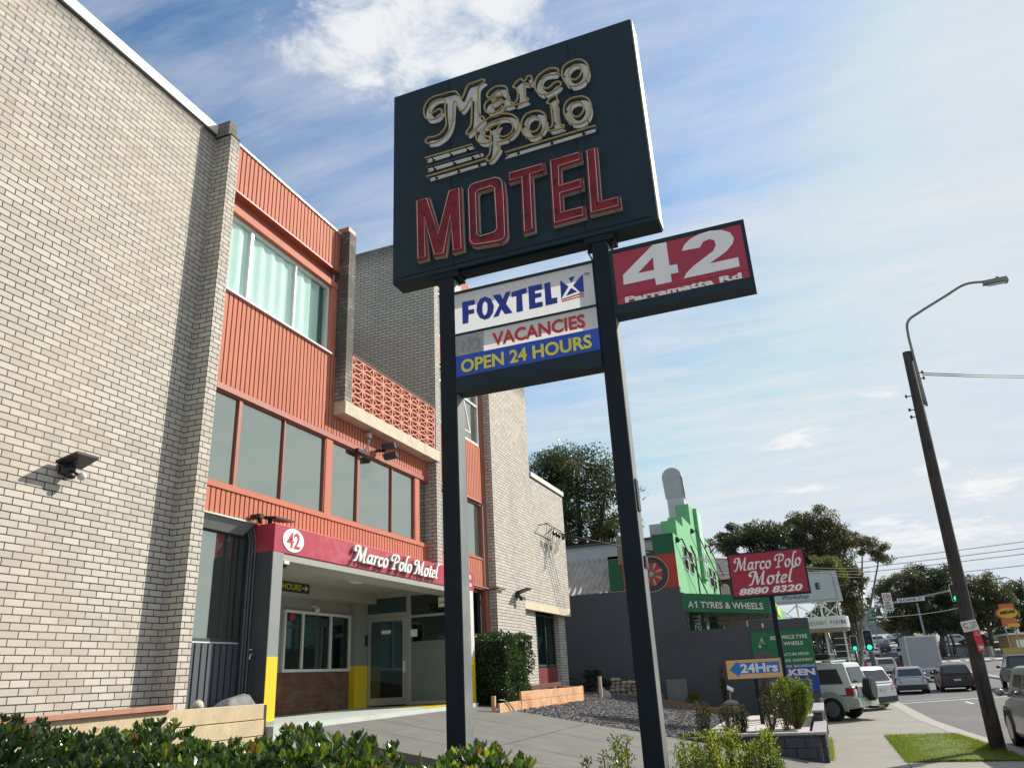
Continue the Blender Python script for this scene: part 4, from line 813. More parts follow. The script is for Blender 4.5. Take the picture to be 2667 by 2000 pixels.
for x in (12.8,14.4,16,17.6,19.2): b.add([(x,111,prof(111)-.053),(x+1.0,111,prof(111)-.053),(x+1.0,113,prof(113)-.053),(x,113,prof(113)-.053)], [(0,1,2,3)])
struct('crossing_bars', b, m_line)
for y in (21.5, 25.2, 29.6, 34, 38.5): 
    b = MB(); b.add([(-.3,y,.005-1.9),(kerb(y)-.2,y,.005-1.9),(kerb(y)-.2,y+.014,.005-1.9),(-.3,y+.014,.005-1.9)], [(0,1,2,3)]); struct('path_joint', b, m_joint)
for x in (1.16,):
    b = MB(); b.add([(x,5,.004-1.9),(x+.014,5,.004-1.9),(x+.014,18.2,.004-1.9),(x,18.2,.004-1.9)], [(0,1,2,3)]); struct('path_joint', b, m_joint)
# nature strip: turf sheet plus blades
def verge_x(y): return 1.18, kerb(y)-.16
b = MB(); v = []
ys = [18.25+i*.25 for i in range(25)]
for y in ys:
    a, c = verge_x(y)
    for k in range(9): x = a+(c-a)*k/8; v.append((x, y, -1.9+.012+.03*math.sin(math.pi*k/8)*random.uniform(.5, 1.3)))
b.add(v, [(j*9+k, j*9+k+1, j*9+10+k, j*9+9+k) for j in range(24) for k in range(8)]); struct('verge', b, m_grassb)
b = MB()
for _ in range(26000):
    y = random.uniform(18.15, 24.35); a, c = verge_x(y); x = random.uniform(a-.05, c+.04); h = random.uniform(.03, .085)*(1+.9*max(0, 1-math.hypot(x-3.1, y-20)/.7)); t = random.uniform(0, 6.28); w = .005
    lx, ly = math.cos(t)*w, math.sin(t)*w; dx, dy = random.uniform(-.03, .03), random.uniform(-.03, .03)
    b.add([(x-lx, y-ly, -1.9), (x+lx, y+ly, -1.9), (x+dx, y+dy, -1.9+h)], [(0, 1, 2)], random.choice((0,0,1,2)))
o = part('grass', b, [leafmat('grass_a', (.14,.185,.018)), leafmat('grass_b', (.20,.23,.035)), leafmat('grass_c', (.085,.12,.012))]); tag(o, 'bright green mown turf strip around the timber power pole', 'grass', kind='stuff')
b = MB()
for _ in range(5200):
    x = random.uniform(-7.5, -2.95); y = random.uniform(18.1, 28.8); s = random.uniform(.012, .034); z = lot(x)-.005
    b.ball((x, y, z), s, s*random.uniform(.6, 1), s*.6, 5, 3, random.choice((0, 0, 0, 1, 2)))
o = part('gravel_stones', b, [M('stone_grey', (.11,.11,.115), .85), M('stone_dark', (.06,.06,.065), .85), M('stone_pale', (.26,.25,.24), .85)]); tag(o, 'loose grey gravel stones on the forecourt bed', 'gravel', kind='stuff')

# ---------------------------------------------------------------- timber edgings, block wall, rocks
m_pine = M('weathered_pine', (0.55,0.44,0.28), 0.8, var=0.16, vs=7, stain=(0.25,0.19,0.12), ss=3.5, sa=0.5, bump=.2)
m_pine2 = M('raw_pine', (0.62,0.36,0.20), 0.75, var=0.18, vs=5, stain=(0.35,0.09,0.04), ss=1.8, sa=0.7, bump=.2)
m_redw = M('red_timber', (0.42,0.20,0.13), 0.7, var=0.18, vs=6, stain=(.25,.1,.07), ss=3, sa=.5)
def sleepers(name, label, rows, mat, group):
    t = thing(name, label, 'garden edging', rows[0][0], group)
    for (a, c, w, h) in rows:
        b = MB(); b.beam(a, c, w, h); part('sleeper', b, mat, t, bevel=.006)
    return t
sleepers('timber_edging', 'pale weathered pine sleepers stacked below the left brick wall', [((-7.80,1.5,-.255),(-7.80,9.98,-.255),.06,.205),((-7.80,1.5,-.47),(-7.80,10.0,-.47),.06,.205),((-7.80,1.5,-.685),(-7.80,10.0,-.685),.06,.205)], m_pine, 'timber garden edgings')
b = MB(); b.beam((-7.76,4.6,-.165),(-7.76,8.15,-.115),.09,.06); single('timber_plank', b, m_redw, 'loose reddish plank lying on the pine sleepers by the left wall', 'plank', bevel=.005)
b = MB(); b.ball((-7.98,8.86,-.12),.07,.09,.07,10,7,jit=.12); single('rock', b, M('pale_rock', (.5,.46,.4), .9, var=.2, vs=9, bump=.5), 'small pale stone behind the pine sleepers beside the brick pier', 'rock', 'rocks and boulders', smooth=True)
b = MB(); b.hexa([(-8.15,9.3,-.16),(-7.88,9.35,-.16),(-7.86,9.92,-.16),(-8.1,9.9,-.16),(-8.1,9.42,-.08),(-7.95,9.45,-.06),(-7.93,9.85,-.02),(-8.05,9.85,.01)]); single('rock', b, M('grey_rock', (.2,.2,.2), .9, var=.3, vs=9, bump=.6), 'grey broken rock slab behind the pine sleepers at the porch post', 'rock', 'rocks and boulders', bevel=.02)
for i in range(1): pass
b = MB(); b.box(-8.42, -7.83, -2, 10.12, -.9, -.17); struct('bed_soil', b, m_soil)
t = sleepers('timber_edging', 'orange new pine sleeper bed with red stains in front of the far window', [((-7.02,18.65,-.385),(-7.02,24.0,-.40),.06,.20),((-7.02,18.65,-.60),(-7.02,24.0,-.61),.06,.21),((-7.0,24.03,-.40),(-8.4,25.6,-.38),.06,.20),((-7.0,24.03,-.61),(-8.4,25.6,-.60),.06,.21)], m_pine2, 'timber garden edgings')
b = MB(); b.beam((-7.06,24.02,-.72),(-7.06,24.02,-.27),.07,.07); b.beam((-7.1,21.6,-.6),(-7.1,21.6,-.24),.06,.06); part('stake', b, m_pine2, t)
t = sleepers('timber_edging', 'short low orange pine board beside the clipped hedge', [((-7.0,17.2,-.60),(-7.02,18.62,-.60),.05,.22)], m_pine2, 'timber garden edgings')
b = MB(); b.beam((-7.10,17.15,-.8),(-7.10,17.15,-.33),.08,.08); part('stake', b, m_pine2, t)
sleepers('timber_edging', 'brown timber boards edging the gravel near the grey wall foot', [((-5.2,27.3,-.97),(-3.35,26.6,-1.25),.07,.17),((-3.3,26.6,-1.22),(-2.7,26.2,-1.24),.08,.22)], M('brown_timber', (.26,.16,.09), .8, var=.2, vs=6), 'timber garden edgings')
sleepers('timber_edging', 'dark red bed boards below the far window behind the orange sleepers', [((-7.5,19.3,-.26),(-7.5,23.4,-.20),.05,.12)], M('dark_red_board', (.12,.04,.03), .7), 'timber garden edgings')
b = MB(); b.beam((-6.95,25.9,-.75),(-6.95,25.9,-.05),.09,.09); single('timber_stake', b, M('grey_stake', (.4,.38,.33), .8), 'pale grey stake standing beyond the orange sleeper corner', 'stake')
hs_ = spline([(-7.04,17.3,-.42),(-6.96,17.5,-.45),(-6.95,17.8,-.56),(-6.93,17.95,-.70),(-6.95,17.7,-.75)], False, 4)
b = MB(); b.tube(hs_, .013, 6); single('garden_hose', b, M('hose_green', (.03,.16,.10), .4), 'green hose looped over the low orange board', 'hose', smooth=True)
m_block = M('charcoal_block', (0.055,0.06,0.07), 0.85, var=0.15, vs=4, bump=.3, bs=60)
m_capb = M('grey_block_cap', (0.33,0.33,0.33), 0.85, var=0.1, stain=(.2,.2,.2), ss=4, sa=.5)
wl = thing('block_retaining_wall', 'charcoal concrete block retaining wall with pale caps beside the footpath', 'wall', (-1.7, 18.2, -1.9))
def blocks(a, c, z0, z1, th, face):
    """split-face courses with a little scatter"""
    b = MB(); a = Vector((*a, 0)); c = Vector((*c, 0)); d = c-a; L = d.length; d.normalize(); s = Vector((d.y, -d.x, 0)); z = z0; r = 0
    while z < z1-.01:
        h = min(.2, z1-z); x = -.2*(r % 2)
        while x < L:
            e0, e1 = max(x, 0), min(x+.395, L); j = random.uniform(-.008, .008)
            if e1-e0 > .03: b.obox(a+d*(e0+e1)/2+s*j+Vector((0, 0, z+h/2)), d*((e1-e0)/2-.003), s*th/2, (0, 0, h/2-.003))
            x += .4
        z += .2; r += 1
    return b
part('block_courses', blocks((-3.45,18.2), (-.36,18.2), -2.0, -1.36, .24, 0), m_block, wl, bevel=.008)
part('block_courses', blocks((-.36,18.33), (-.36,23.0), -2.0, -1.36, .22, 0), m_block, wl, bevel=.008)
part('block_courses', blocks((-.38,21.4), (-.38,25.6), -1.35, -1.12, .2, 0), m_block, wl, bevel=.008)
b = MB(); x = -2.45
while x < -.3: b.box(x, min(x+.395, -.22), 18.06, 18.34, -1.358, -1.305); x += .4
y = 18.345
while y < 21.2: b.box(-.50, -.22, y, y+.39, -1.358, -1.305); y += .4
y = 21.42
while y < 25.4: b.box(-.52, -.24, y, y+.39, -1.118, -1.065); y += .4
part('wall_caps', b, m_capb, wl, bevel=.01)
b = MB(); b.box(-.33,-.24,25.5,25.6,-1.9,-.95); single('marker_post', b, m_capb, 'short pale concrete post at the end of the block wall', 'post', bevel=.01)
b = MB(); b.box(-3.4,-.8,18.75,18.9,-1.44,-1.32); single('paver_border', b, M('dark_paver',(.04,.042,.05),.8), 'row of dark pavers bordering the white pebble bed', 'edging', bevel=.01)
def rock(x, y, z, rx, ry, rz, label, mat):
    b = MB(); b.ball((x, y, z), rx, ry, rz, 10, 7, jit=.10); return single('rock', b, mat, label, 'rock', 'rocks and boulders', smooth=True)
m_r1 = M('sandstone', (.36,.28,.2), .9, var=.25, vs=5, bump=.6); m_r2 = M('pale_boulder', (.34,.32,.29), .9, var=.2, vs=5, bump=.5)
rock(-6.95,26.4,-.66,.22,.2,.17,'round pale boulder at the end of the orange sleeper bed',m_r2); rock(-7.25,26.3,-.72,.13,.12,.14,'small boulder left of the round pale boulder',m_r2); rock(-7.15,26.75,-.52,.15,.14,.12,'boulder perched behind the round pale boulder',m_r1)
rock(-3.1,27.8,-1.10,.25,.2,.12,'low grey boulder beside the arrow sign post',m_r2)
gb = thing('stone_pile', 'stacked sandstone rocks forming a rough wall before the grey boundary wall', 'rock wall', (-6.4, 28.4, -.9))
for i in range(34):
    z = -.66+.115*(i//8); x = -7.15+.2*(i % 8)+random.uniform(-.05, .05)
    if i//8 == 4 and i % 8 > 5: continue
    b = MB(); b.ball((x, 28.35+random.uniform(-.05, .05), z), random.uniform(.09, .14), .13, random.uniform(.06, .085), 8, 6, jit=.12); part('stone', b, random.choice((m_r1, m_r1, m_r2)), gb, True)
b = MB(); b.hexa([(-6.9,27.6,-1.05),(-5.3,27.6,-1.3),(-5.3,28.1,-1.3),(-6.9,28.1,-1.05),(-6.85,27.62,-.68),(-5.35,27.65,-.74),(-5.35,28.1,-.72),(-6.85,28.1,-.66)]); single('rock', b, M('dark_slab',(.13,.125,.115),.9,var=.3,vs=6,bump=.5), 'long dark stone slab before the stacked sandstone rocks', 'rock', 'rocks and boulders', bevel=.04)
b = MB(); b.box(-5.25,-4.55,28.3,28.36,-1.05,-.28); single('service_box', b, M('box_grey',(.16,.16,.165),.7), 'plain grey service panel standing by the boundary wall', 'panel', bevel=.02)
sp = thing('solar_garden_light', 'small solar garden light on a stake before the grey wall', 'garden light', (-2.9, 27.6, -1.1))
b = MB(); b.tube([(-3.05,27.4,-1.2),(-3.05,27.4,-.72)],.02,6); part('stake', b, m_alu, sp)
b = MB(); b.obox((-3.02,27.36,-.64),(.09,0,-.05),(0,.06,.05),(.008,-.01,.015)); part('solar_panel', b, m_aluw, sp)
# ---------------------------------------------------------------- tyre shop behind its grey boundary wall
m_gwall = M('dark_grey_render', (0.074,0.083,0.094), 0.85, var=0.1, vs=2.0, stain=(0.05,0.05,0.05), ss=1.0, sa=.5, bump=.15)
m_green = brick('green_painted_brick', (0.17,0.46,0.22), (0.19,0.50,0.25), (0.12,0.38,0.17), ms=.006, sa=.2, stain=(.22,.5,.28))
m_greenp = M('green_sign_paint', (0.004,0.15,0.055), 0.45, var=0.08, stain=(.02,.2,.08), ss=1.2, sa=.4)
m_greend = M('deep_green_paint', (0.002,0.10,0.04), 0.6, var=0.08)
m_tred = M('mural_red', (0.42,0.035,0.028), 0.6, var=0.06)
m_bone = M('mural_bone', (0.45,0.38,0.28), 0.6)
m_fib = M('corrugated_fibro', (0.42,0.385,0.34), 0.9, var=0.2, vs=3, stain=(.2,.18,.15), ss=1.4, sa=.6)
m_wwall = M('white_clad_eave', (0.45,0.48,0.50), 0.7, var=0.06)
YG = 29.5; XG = -4.57
bw_ = thing('boundary_wall', 'dark grey rendered boundary wall with a low gap and taller street end', 'wall', (-3, YG, -1.5))
b = MB(); b.box(-16, XG+.004, YG, YG+.25, -2, 2.92); b.box(XG+.004, -4.46, YG+.001, YG+.25, -2, 2.69); b.box(-4.46, -2.33, YG+.001, YG+.25, -2, 1.33); b.box(-2.33, -.30, YG, YG+.25, -2, 1.50); part('wall_face', b, m_gwall, bw_)
b = MB(); b.box(-2.36, -2.33, YG-.01, YG+.24, 1.33, 1.52); part('end_trim', b, m_aluw, bw_)
shop = thing('tyre_shop', 'bright green stepped parapet tyre shop with red wheel mural on its side wall', 'shop', (-6, 36, -1.9))
# stepped front
prof_ = [(29.51,2.70),(29.51,4.91),(30.6,4.91),(30.6,5.58),(32.45,5.58),(32.45,6.03),(35.0,6.03),(35.0,7.04),(38.5,7.04),(38.5,6.03),(41.05,6.03),(41.05,5.58),(42.9,5.58),(42.9,2.70)]
b = MB(); b.prism([(XG+.001, y, z) for y, z in prof_], (-.6, 0, 0)); part('stepped_front', b, m_green, shop)
b = MB(); b.box(XG-.6, XG, 29.75, 42.9, -2, 1.0); b.box(XG-.6, XG, 35.2, 36.0, 1, 2.7); b.box(XG-.6, XG, 42.2, 42.9, 1, 2.7); b.box(XG-.6, XG, 29.76, 30.4, 1.0, 2.7); part('lower_front', b, m_greend, shop)
fp = MB(); fp.box(XG, XG+.16, 36.35, 37.75, 3.85, 7.05); pil = part('front_fin', fp, m_green, shop)
b = MB(); b.box(XG+.155, XG+.17, 36.42, 37.68, 4.2, 7.0); part('fin_panel', b, M('mint_paint', (.42,.62,.50), .6, var=.06), pil)
b = MB(); b.box(XG+.05, XG+.172, 36.5, 36.8, 3.95, 5.0); b.box(XG+.05, XG+.173, 37.2, 37.5, 3.95, 5.0); part('fin_slot', b, m_greend, pil)
for y0 in (31.5, 33.0, 39.3, 40.9):
    b = MB(); b.box(XG+.002, XG+.03, y0, y0+1.0, 3.75, 4.72); w = part('window', b, m_wwall, shop)
    b = MB(); b.box(XG+.02, XG+.035, y0+.06, y0+.94, 3.80, 4.2); b.box(XG+.02, XG+.035, y0+.06, y0+.94, 4.26, 4.67); part('pane', b, m_tint, w)
for ya, za, yb, zb in ((30.1,4.72,36.2,2.7),(34.7,5.75,42.0,3.9),(38.6,5.6,43.0,4.6)):
    b = MB(); b.tube([(XG+.02,ya,za),(XG+.22,ya+.1,za+.02),(XG+.32,yb,zb)],.03,6); part('stay_rod', b, m_black, shop)
    b = MB(); b.ball((XG+.05,ya,za),.12,.12,.12,8,6); part('rod_boss', b, m_black, shop)
b = MB(); b.tube([(XG+.03,33.9,5.0),(XG+.03,34.9,4.7),(XG+.03,34.9,2.7)],.03,6); b.tube([(XG+.03,40.4,4.3),(XG+.03,40.4,2.7)],.03,6); part('drain_pipe', b, m_black, shop)
# side wall with mural
b = MB(); b.box(-7.2, XG-.601, YG+.02, YG+.27, 2.95, 4.25); part('mural_wall', b, m_tred, shop)
b = MB(); b.box(-7.2, -6.65, YG+.01, YG+.02, 2.951, 4.249); b.box(-5.45, XG-.02, YG+.3, YG+.55, 4.26, 4.905); b.box(-7.2, -5.17, YG+.01, YG+.02, 4.16, 4.249); part('green_band', b, m_greend, shop)
b = MB(); b.box(-5.17, XG+.0, YG-.004, YG+.001, 2.93, 4.14); b.box(-6.65, -5.17, YG-.004, YG+.019, 2.93, 4.14); mr_ = part('red_panel', b, m_tred, shop)
b = MB(); b.box(-5.40, XG+.0005, YG-.006, YG+.3, 4.14, 4.9085); part('green_return', b, m_greend, shop)
def ringz(cx_, cz_, r0_, r1_, y, th, n=40, a0=0, a1=6.2832):
    b = MB()
    for i in range(n):
        t0, t1 = a0+(a1-a0)*i/n, a0+(a1-a0)*(i+1)/n
        q = [(cx_+r*math.cos(t), y, cz_+r*math.sin(t)) for r, t in ((r0_,t0),(r0_,t1),(r1_,t1),(r1_,t0))]; b.prism(q, (0, th, 0))
    return b
wx, wz = -5.56, 3.45
b = ringz(wx, wz, .42, .64, YG-.012, .006); part('mural_tyre', b, M('mural_tyre',(.035,.036,.05),.6,var=.3,vs=5), shop)
b = ringz(wx, wz, .64, .665, YG-.013, .006)
for k in range(8):
    t = k*.7854+.3
    for dt in (-.07, .07): b.beam((wx+.08*math.cos(t), YG-.016, wz+.08*math.sin(t)), (wx+.44*math.cos(t+dt), YG-.016, wz+.44*math.sin(t+dt)), .006, .04, upv=(math.cos(t), 0, math.sin(t)))
b.prism([(wx+.13*math.cos(i*.52), YG-.019, wz+.13*math.sin(i*.52)) for i in range(12)], (0, .008, 0)); part('mural_spokes', b, m_bone, shop)
b = MB(); b.box(-16, -5.2, YG+.6, 43, -2, 2.9); b.box(-5.2, XG-.62, 42.0, 43, -2, 4.5); part('shop_body', b, m_roof, shop)
# corrugated roof slope and white clerestory
b = MB(); v = []; n = 216; x0, x1 = -13.5, -7.2
for i in range(n+1):
    x = x0+(x1-x0)*i/n; h = .065*math.sin(i*.7854)
    v += [(x, YG+.1, 2.90+h), (x+1.2*0, YG+3.0, 4.62+h)]
b.add(v, [(2*i, 2*i+2, 2*i+3, 2*i+1) for i in range(n)]); part('corrugated_roof', b, m_fib, shop, True)
b = MB(); v = []
for i in range(60):
    x = -7.2+(2.0)*i/59; h = .065*math.sin(i*.7854); v += [(x, YG+.9, 4.2+h), (x, YG+3.0, 4.66+h)]
b.add(v, [(2*i, 2*i+2, 2*i+3, 2*i+1) for i in range(59)]); part('corrugated_roof', b, m_fib, shop, True)
b = MB(); b.box(-14, -5.35, YG+3.0, YG+3.3, 4.55, 5.22); part('clerestory', b, m_wwall, shop)
b = MB(); b.box(-14, -5.3, YG+2.85, YG+6, 5.22, 5.30); part('roof_edge', b, M('dark_gutter',(.06,.06,.065),.6), shop)
b = MB(); b.box(-6.78,-6.5,YG-.03,YG+.2,3.9,5.0); b.box(-6.62,-6.48,YG-.05,YG+.15,3.1,3.6); part('timber_box', b, M('brown_box',(.22,.17,.12),.8), shop)
b = MB(); b.box(-6.1,-5.0,YG+3.6,YG+4.6,5.3,5.95); part('rooftop_unit', b, m_wwall, shop)
# round-topped flue behind the parapet
fl = thing('round_top_flue', 'tall grey round-topped metal flue rising behind the green parapet', 'flue', (-5.75, 39.3, 4))
K = 39.0/31.6
pts = [(-5.0,6.68),(-5.06,7.55)]+[(-4.65-.41*math.cos(i*math.pi/14), 7.55+.40*math.sin(i*math.pi/14)) for i in range(1, 14)]+[(-4.24,7.55),(-4.22,6.68)]
b = MB(); b.prism([(x*K, 39.0, z*K) for x, z in pts], (0, .6, 0)); part('hood', b, M('galvanised',(.42,.43,.44),.55,.2,var=.1,stain=(.28,.28,.28),ss=2), fl)
b = MB(); b.box(-4.95*K,-4.27*K,39.02,39.55,2.9,6.68*K); part('duct', b, M('galvanised_pale',(.50,.51,.52),.6,.15,var=.08), fl)
b = MB(); b.tube([(-4.24*K,38.97,7.52*K),(-4.2*K,38.97,6.68*K)],.025,5); part('clamp', b, m_black, fl)
# awning sign
aw = thing('shop_awning', 'green sloping street awning lettered A1 TYRES & WHEELS', 'awning', (-3, YG+1, 2))
b = MB(); b.hexa([(XG+.05,YG+.0,2.00),(-1.50,YG+.0,1.72),(-1.50,YG+.12,1.72),(XG+.05,YG+.12,2.00),(XG+.05,YG+.0,2.66),(-1.45,YG+.0,2.33),(-1.45,YG+.12,2.33),(XG+.05,YG+.12,2.66)]); sb = part('sign_board', b, m_greenp, aw)
def one(mb, x, y, z, h):
    mb.prism([(x,y,z),(x+.22*h,y,z),(x+.22*h,y,z+h),(x+.04*h,y,z+h),(x-.22*h,y,z+.80*h),(x-.22*h,y,z+.62*h),(x,y,z+.74*h)], (0,.006,0)); return mb
words('lettering', 'A', m_acry, aw, (-4.33,YG-.012,2.135), (.20,0,-.02), (0,0,.225), (0,-.01,0), .02)
part('lettering', one(MB(), -4.05, YG-.016, 2.11, .225), m_acry, aw)
words('lettering', 'TYRES & WHEELS', m_acry, aw, (-3.88,YG-.012,2.085), (2.17,0,-.22), (0,0,.225), (0,-.01,0), .02)
b = MB(); b.hexa([(-1.52,YG+.13,1.72),(-1.47,YG+.13,1.72),(-1.47,42.5,1.72),(-1.52,42.5,1.72),(-1.47,YG+.13,2.33),(-1.43,YG+.13,2.33),(-1.43,42.5,2.33),(-1.47,42.5,2.33)]); part('street_fascia', b, m_green, aw)
b = MB(); b.box(-1.425,-1.415,33.5,36,1.9,2.25); part('yellow_panel', b, m_yelv, aw)
b = MB(); b.hexa([(XG+.05,YG+.13,2.0),(-1.53,YG+.13,1.74),(-1.53,42.4,1.74),(XG+.05,42.4,2.0),(XG+.05,YG+.13,2.06),(-1.53,YG+.13,1.8),(-1.53,42.4,1.8),(XG+.05,42.4,2.06)]); part('soffit', b, M('awning_soffit',(.16,.17,.16),.8), aw)
b = MB()
for k in range(9):
    x = XG+.3+k*.33; b.beam((x,YG+.35,1.95-.085*(x-XG)*.9),(x,YG+.35,1.62),.025,.025); 
    if k < 8: b.beam((x,YG+.35,1.92-.085*(x-XG)*.9),(x+.33,YG+.35,1.64),.02,.02)
b.beam((XG+.1,YG+.35,1.62),(-1.6,YG+.35,1.60),.03,.03); part('truss', b, m_black, aw)
# view through the gap
b = MB(); b.box(-3.35,-2.3,33.0,33.1,-1.0,1.45); b.box(-3.4,-3.33,32.9,33,-1,1.5); single('white_van_body', b, m_white, 'white panel of a parked vehicle seen through the gap under the awning', 'vehicle')
sb_ = thing('side_banner', 'narrow green banner with white lettering hanging inside the shop gap', 'banner', (-4.2, YG+.6, 1.3))
b = MB(); b.box(-4.40,-3.9,YG+.6,YG+.64,1.2,1.98); part('cloth', b, m_greend, sb_)
words('lettering', 'TYRES', m_acry, sb_, (-4.28,YG+.596,1.90), (0,0,-.6), (.25,0,0), (0,-.004,0), .02)
b = MB(); b.box(-3.8,-3.5,YG+1.2,YG+1.25,1.0,1.85); b.box(-3.47,-3.42,YG+.8,YG+.85,1.0,1.5); single('display_stand', b, m_greend, 'dark green display rack standing in the shop gap', 'display')
# panel sign on the street end
pn = thing('service_board', 'green and blue service board listing tyre services on the grey wall', 'sign', (-1.3, YG, -.9))
b = MB(); b.box(-2.30,-.31,YG-.04,YG-.01,-.05,1.13); gp = part('green_panel', b, m_greenp, pn)
b = MB(); b.box(-2.30,-.31,YG-.041,YG-.01,-.88,-.05); bp = part('blue_panel', b, m_blue, pn)
wf = lambda s, x, z, w, h, mat=m_acry, bold=.02, par=gp: words('lettering', s, mat, par, (x,YG-.046,z), (w,0,0), (0,0,h), (0,-.005,0), bold)
wf('BEST PRICE TYRE', -1.64, .83, 1.22, .125); wf('& WHEELS', -1.38, .62, .78, .125)
wf('PUNCTURE REPAIR', -1.45, .285, 1.0, .09, bold=.01); wf('WHEEL ALIGNMENT', -1.45, .09, 1.08, .09, bold=.01); wf('WHEEL BALANCING', -1.45, -.10+.0, 1.12, .085, bold=.01)
b = MB(); tr = [(-2.03,.735),(-1.85,.72),(-1.93,.93)]
for (xa, za), (xb, zb) in zip(tr, tr[1:]+tr[:1]): b.beam((xa,YG-.044,za),(xb,YG-.044,zb),.006,.022,upv=(0,-1,0)); b.cyl((xa,YG-.044,za),(0,1,0),.011,.006,8)
part('emblem', b, m_acry, gp); part('emblem', one(MB(), -1.945, YG-.046, .755, .12), m_acry, gp); wf('a', -2.07, .60, .08, .09, bold=.04); wf('one', -1.97, .60, .2, .075, m_greend, .02)
b = ringz(-1.93,.08,.17,.40,YG-.046,.01); part('tyre_picture', b, M('tyre_print',(.10,.105,.12),.6,var=.3,vs=9), gp); b = ringz(-1.82,.02,.0,.17,YG-.05,.01,24); part('rim_picture', b, m_silv, gp)
wf('FALKEN', -1.95, -.36, 1.58, .21, bold=.05, par=bp); wf('4X4', -1.45, -.57, .38, .12, bold=.02, par=bp)
b = MB(); b.box(-1.86,-1.80,YG-.02,YG,1.26,1.40); single('wall_light', b, m_aluw, 'small white wall fitting above the green service board', 'lamp')
# dark tiled house behind, workshop billboard, curved canopy sign
hs2 = thing('tiled_house', 'dark brick house with pale speckled tiled roof behind the green shop', 'house', (-5, 62, -1.8))
b = MB(); b.box(-9.5,-3.4,60,70,-1.8,6.15); part('wall', b, M('dark_house_wall',(.10,.065,.05),.85,var=.15), hs2)
b = MB(); b.hexa([(-10,59.5,6.1),(-3.0,59.5,6.1),(-3.0,70.5,6.1),(-10,70.5,6.1),(-8.6,62.5,8.3),(-5.2,62.5,7.9),(-5.2,67,7.9),(-8.6,67,8.3)]); part('roof', b, brick('roof_tiles',(.34,.30,.25),(.12,.10,.085),(.05,.045,.04),bw=.26,bh=.2,ms=.02,sa=.3), hs2)
b = MB(); pts = [(-6.25,4.9),(-5.65,4.9)]+[(-5.95+.3*math.cos(i*math.pi/10), 5.5+.3*math.sin(i*math.pi/10)) for i in range(11)]; b.prism([(x,59.96,z) for x, z in pts], (0,.05,0)); aw_ = part('arched_window', b, m_aluw, hs2)
b = MB(); b.prism([(-5.95+(x+5.95)*.82,59.94,5.2+(z-5.2)*.86) for x, z in pts], (0,.03,0)); part('pane', b, m_tint, aw_)
bb = thing('billboard', 'grey-white billboard lettered E and Workshop on a white lattice frame', 'billboard', (0, 45, 1.6))
b = MB(); b.hexa([(-2.2,45,3.02),(1.45,45,3.0),(1.45,45.4,3.0),(-2.2,45.4,3.02),(-2.2,45,4.66),(1.36,45,4.56),(1.36,45.4,4.56),(-2.2,45.4,4.66)]); bo = part('board', b, M('billboard_grey',(.46,.48,.50),.6,var=.05), bb)
b = MB()
for p, q in (((-2.1,3.12),(1.2,3.1)),((1.2,3.1),(1.13,4.46)),((1.13,4.46),(-2.1,4.56))): b.beam((p[0],44.99,p[1]),(q[0],44.99,q[1]),.012,.02,upv=(0,1,0))
part('border', b, m_black, bo)
words('lettering', 'E', m_black, bo, (.22,44.985,3.66), (.22,0,0), (0,0,.34), (0,-.006,0), .05)
words('lettering', 'Workshop', m_black, bo, (-1.55,44.985,3.18), (1.35,0,0), (0,0,.30), (0,-.006,0), .0, .35)
b = MB()
for x0 in (-2.0,-.9,.3,1.2): b.beam((x0,45.2,-1.6),(x0,45.2,3.0),.10,.10)
for x0, x1 in ((-2.0,-.9),(-.9,.3),(.3,1.2)): b.beam((x0,45.2,2.1),(x1,45.2,2.95),.06,.06); b.beam((x1,45.2,2.1),(x0,45.2,2.95),.05,.05)
b.beam((-2.1,45.2,2.25),(1.4,45.2,2.25),.06,.06); part('lattice', b, m_white, bb)
cp = thing('curved_canopy', 'white curved canopy band lettered FORECOURT PARKING under the billboard', 'canopy', (0, 44.5, 1.6))
pts = [(-2.6,44.4),(.6,44.4)]+[(.6+.95*math.sin(i*math.pi/16), 45.35-.95*math.cos(i*math.pi/16)) for i in range(1, 17)]+[(-2.6,46.3)]
b = MB(); b.prism([(x,y,1.66) for x, y in pts], (0,0,.56)); part('band', b, m_white, cp)
b = MB(); b.prism([(x*.97,44.4+(y-44.4)*.97+.03,1.50) for x, y in pts], (0,0,.16)); part('soffit', b, M('canopy_soffit',(.25,.2,.16),.8), cp)
b = MB(); s = 'FORECOURT PARKING'; x = -.75
for k, ch in enumerate(s):
    if ch != ' ':
        if x < .58: O, U = (x,44.39,1.83), (.085,0,0)
        else:
            t = (x-.58)/.95; O = (.6+.955*math.sin(t),45.35-.955*math.cos(t),1.83); U = (.085*math.cos(t),.085*math.sin(t),0)
        n_ = Vector(U).cross(Vector((0,0,1))).normalized()*.008
        put(b, text2d(ch, .01, 0.0), O, U, (0,0,.19), n_)
    x += .135
part('lettering', b, M('grey_lettering',(.09,.095,.11),.6), cp)
b = MB()
for x in (-1.8,-.2): b.beam((x,45.3,-1.9),(x,45.3,1.6),.14,.14)
part('column', b, m_slate, cp)
for k in range(5):
    pass
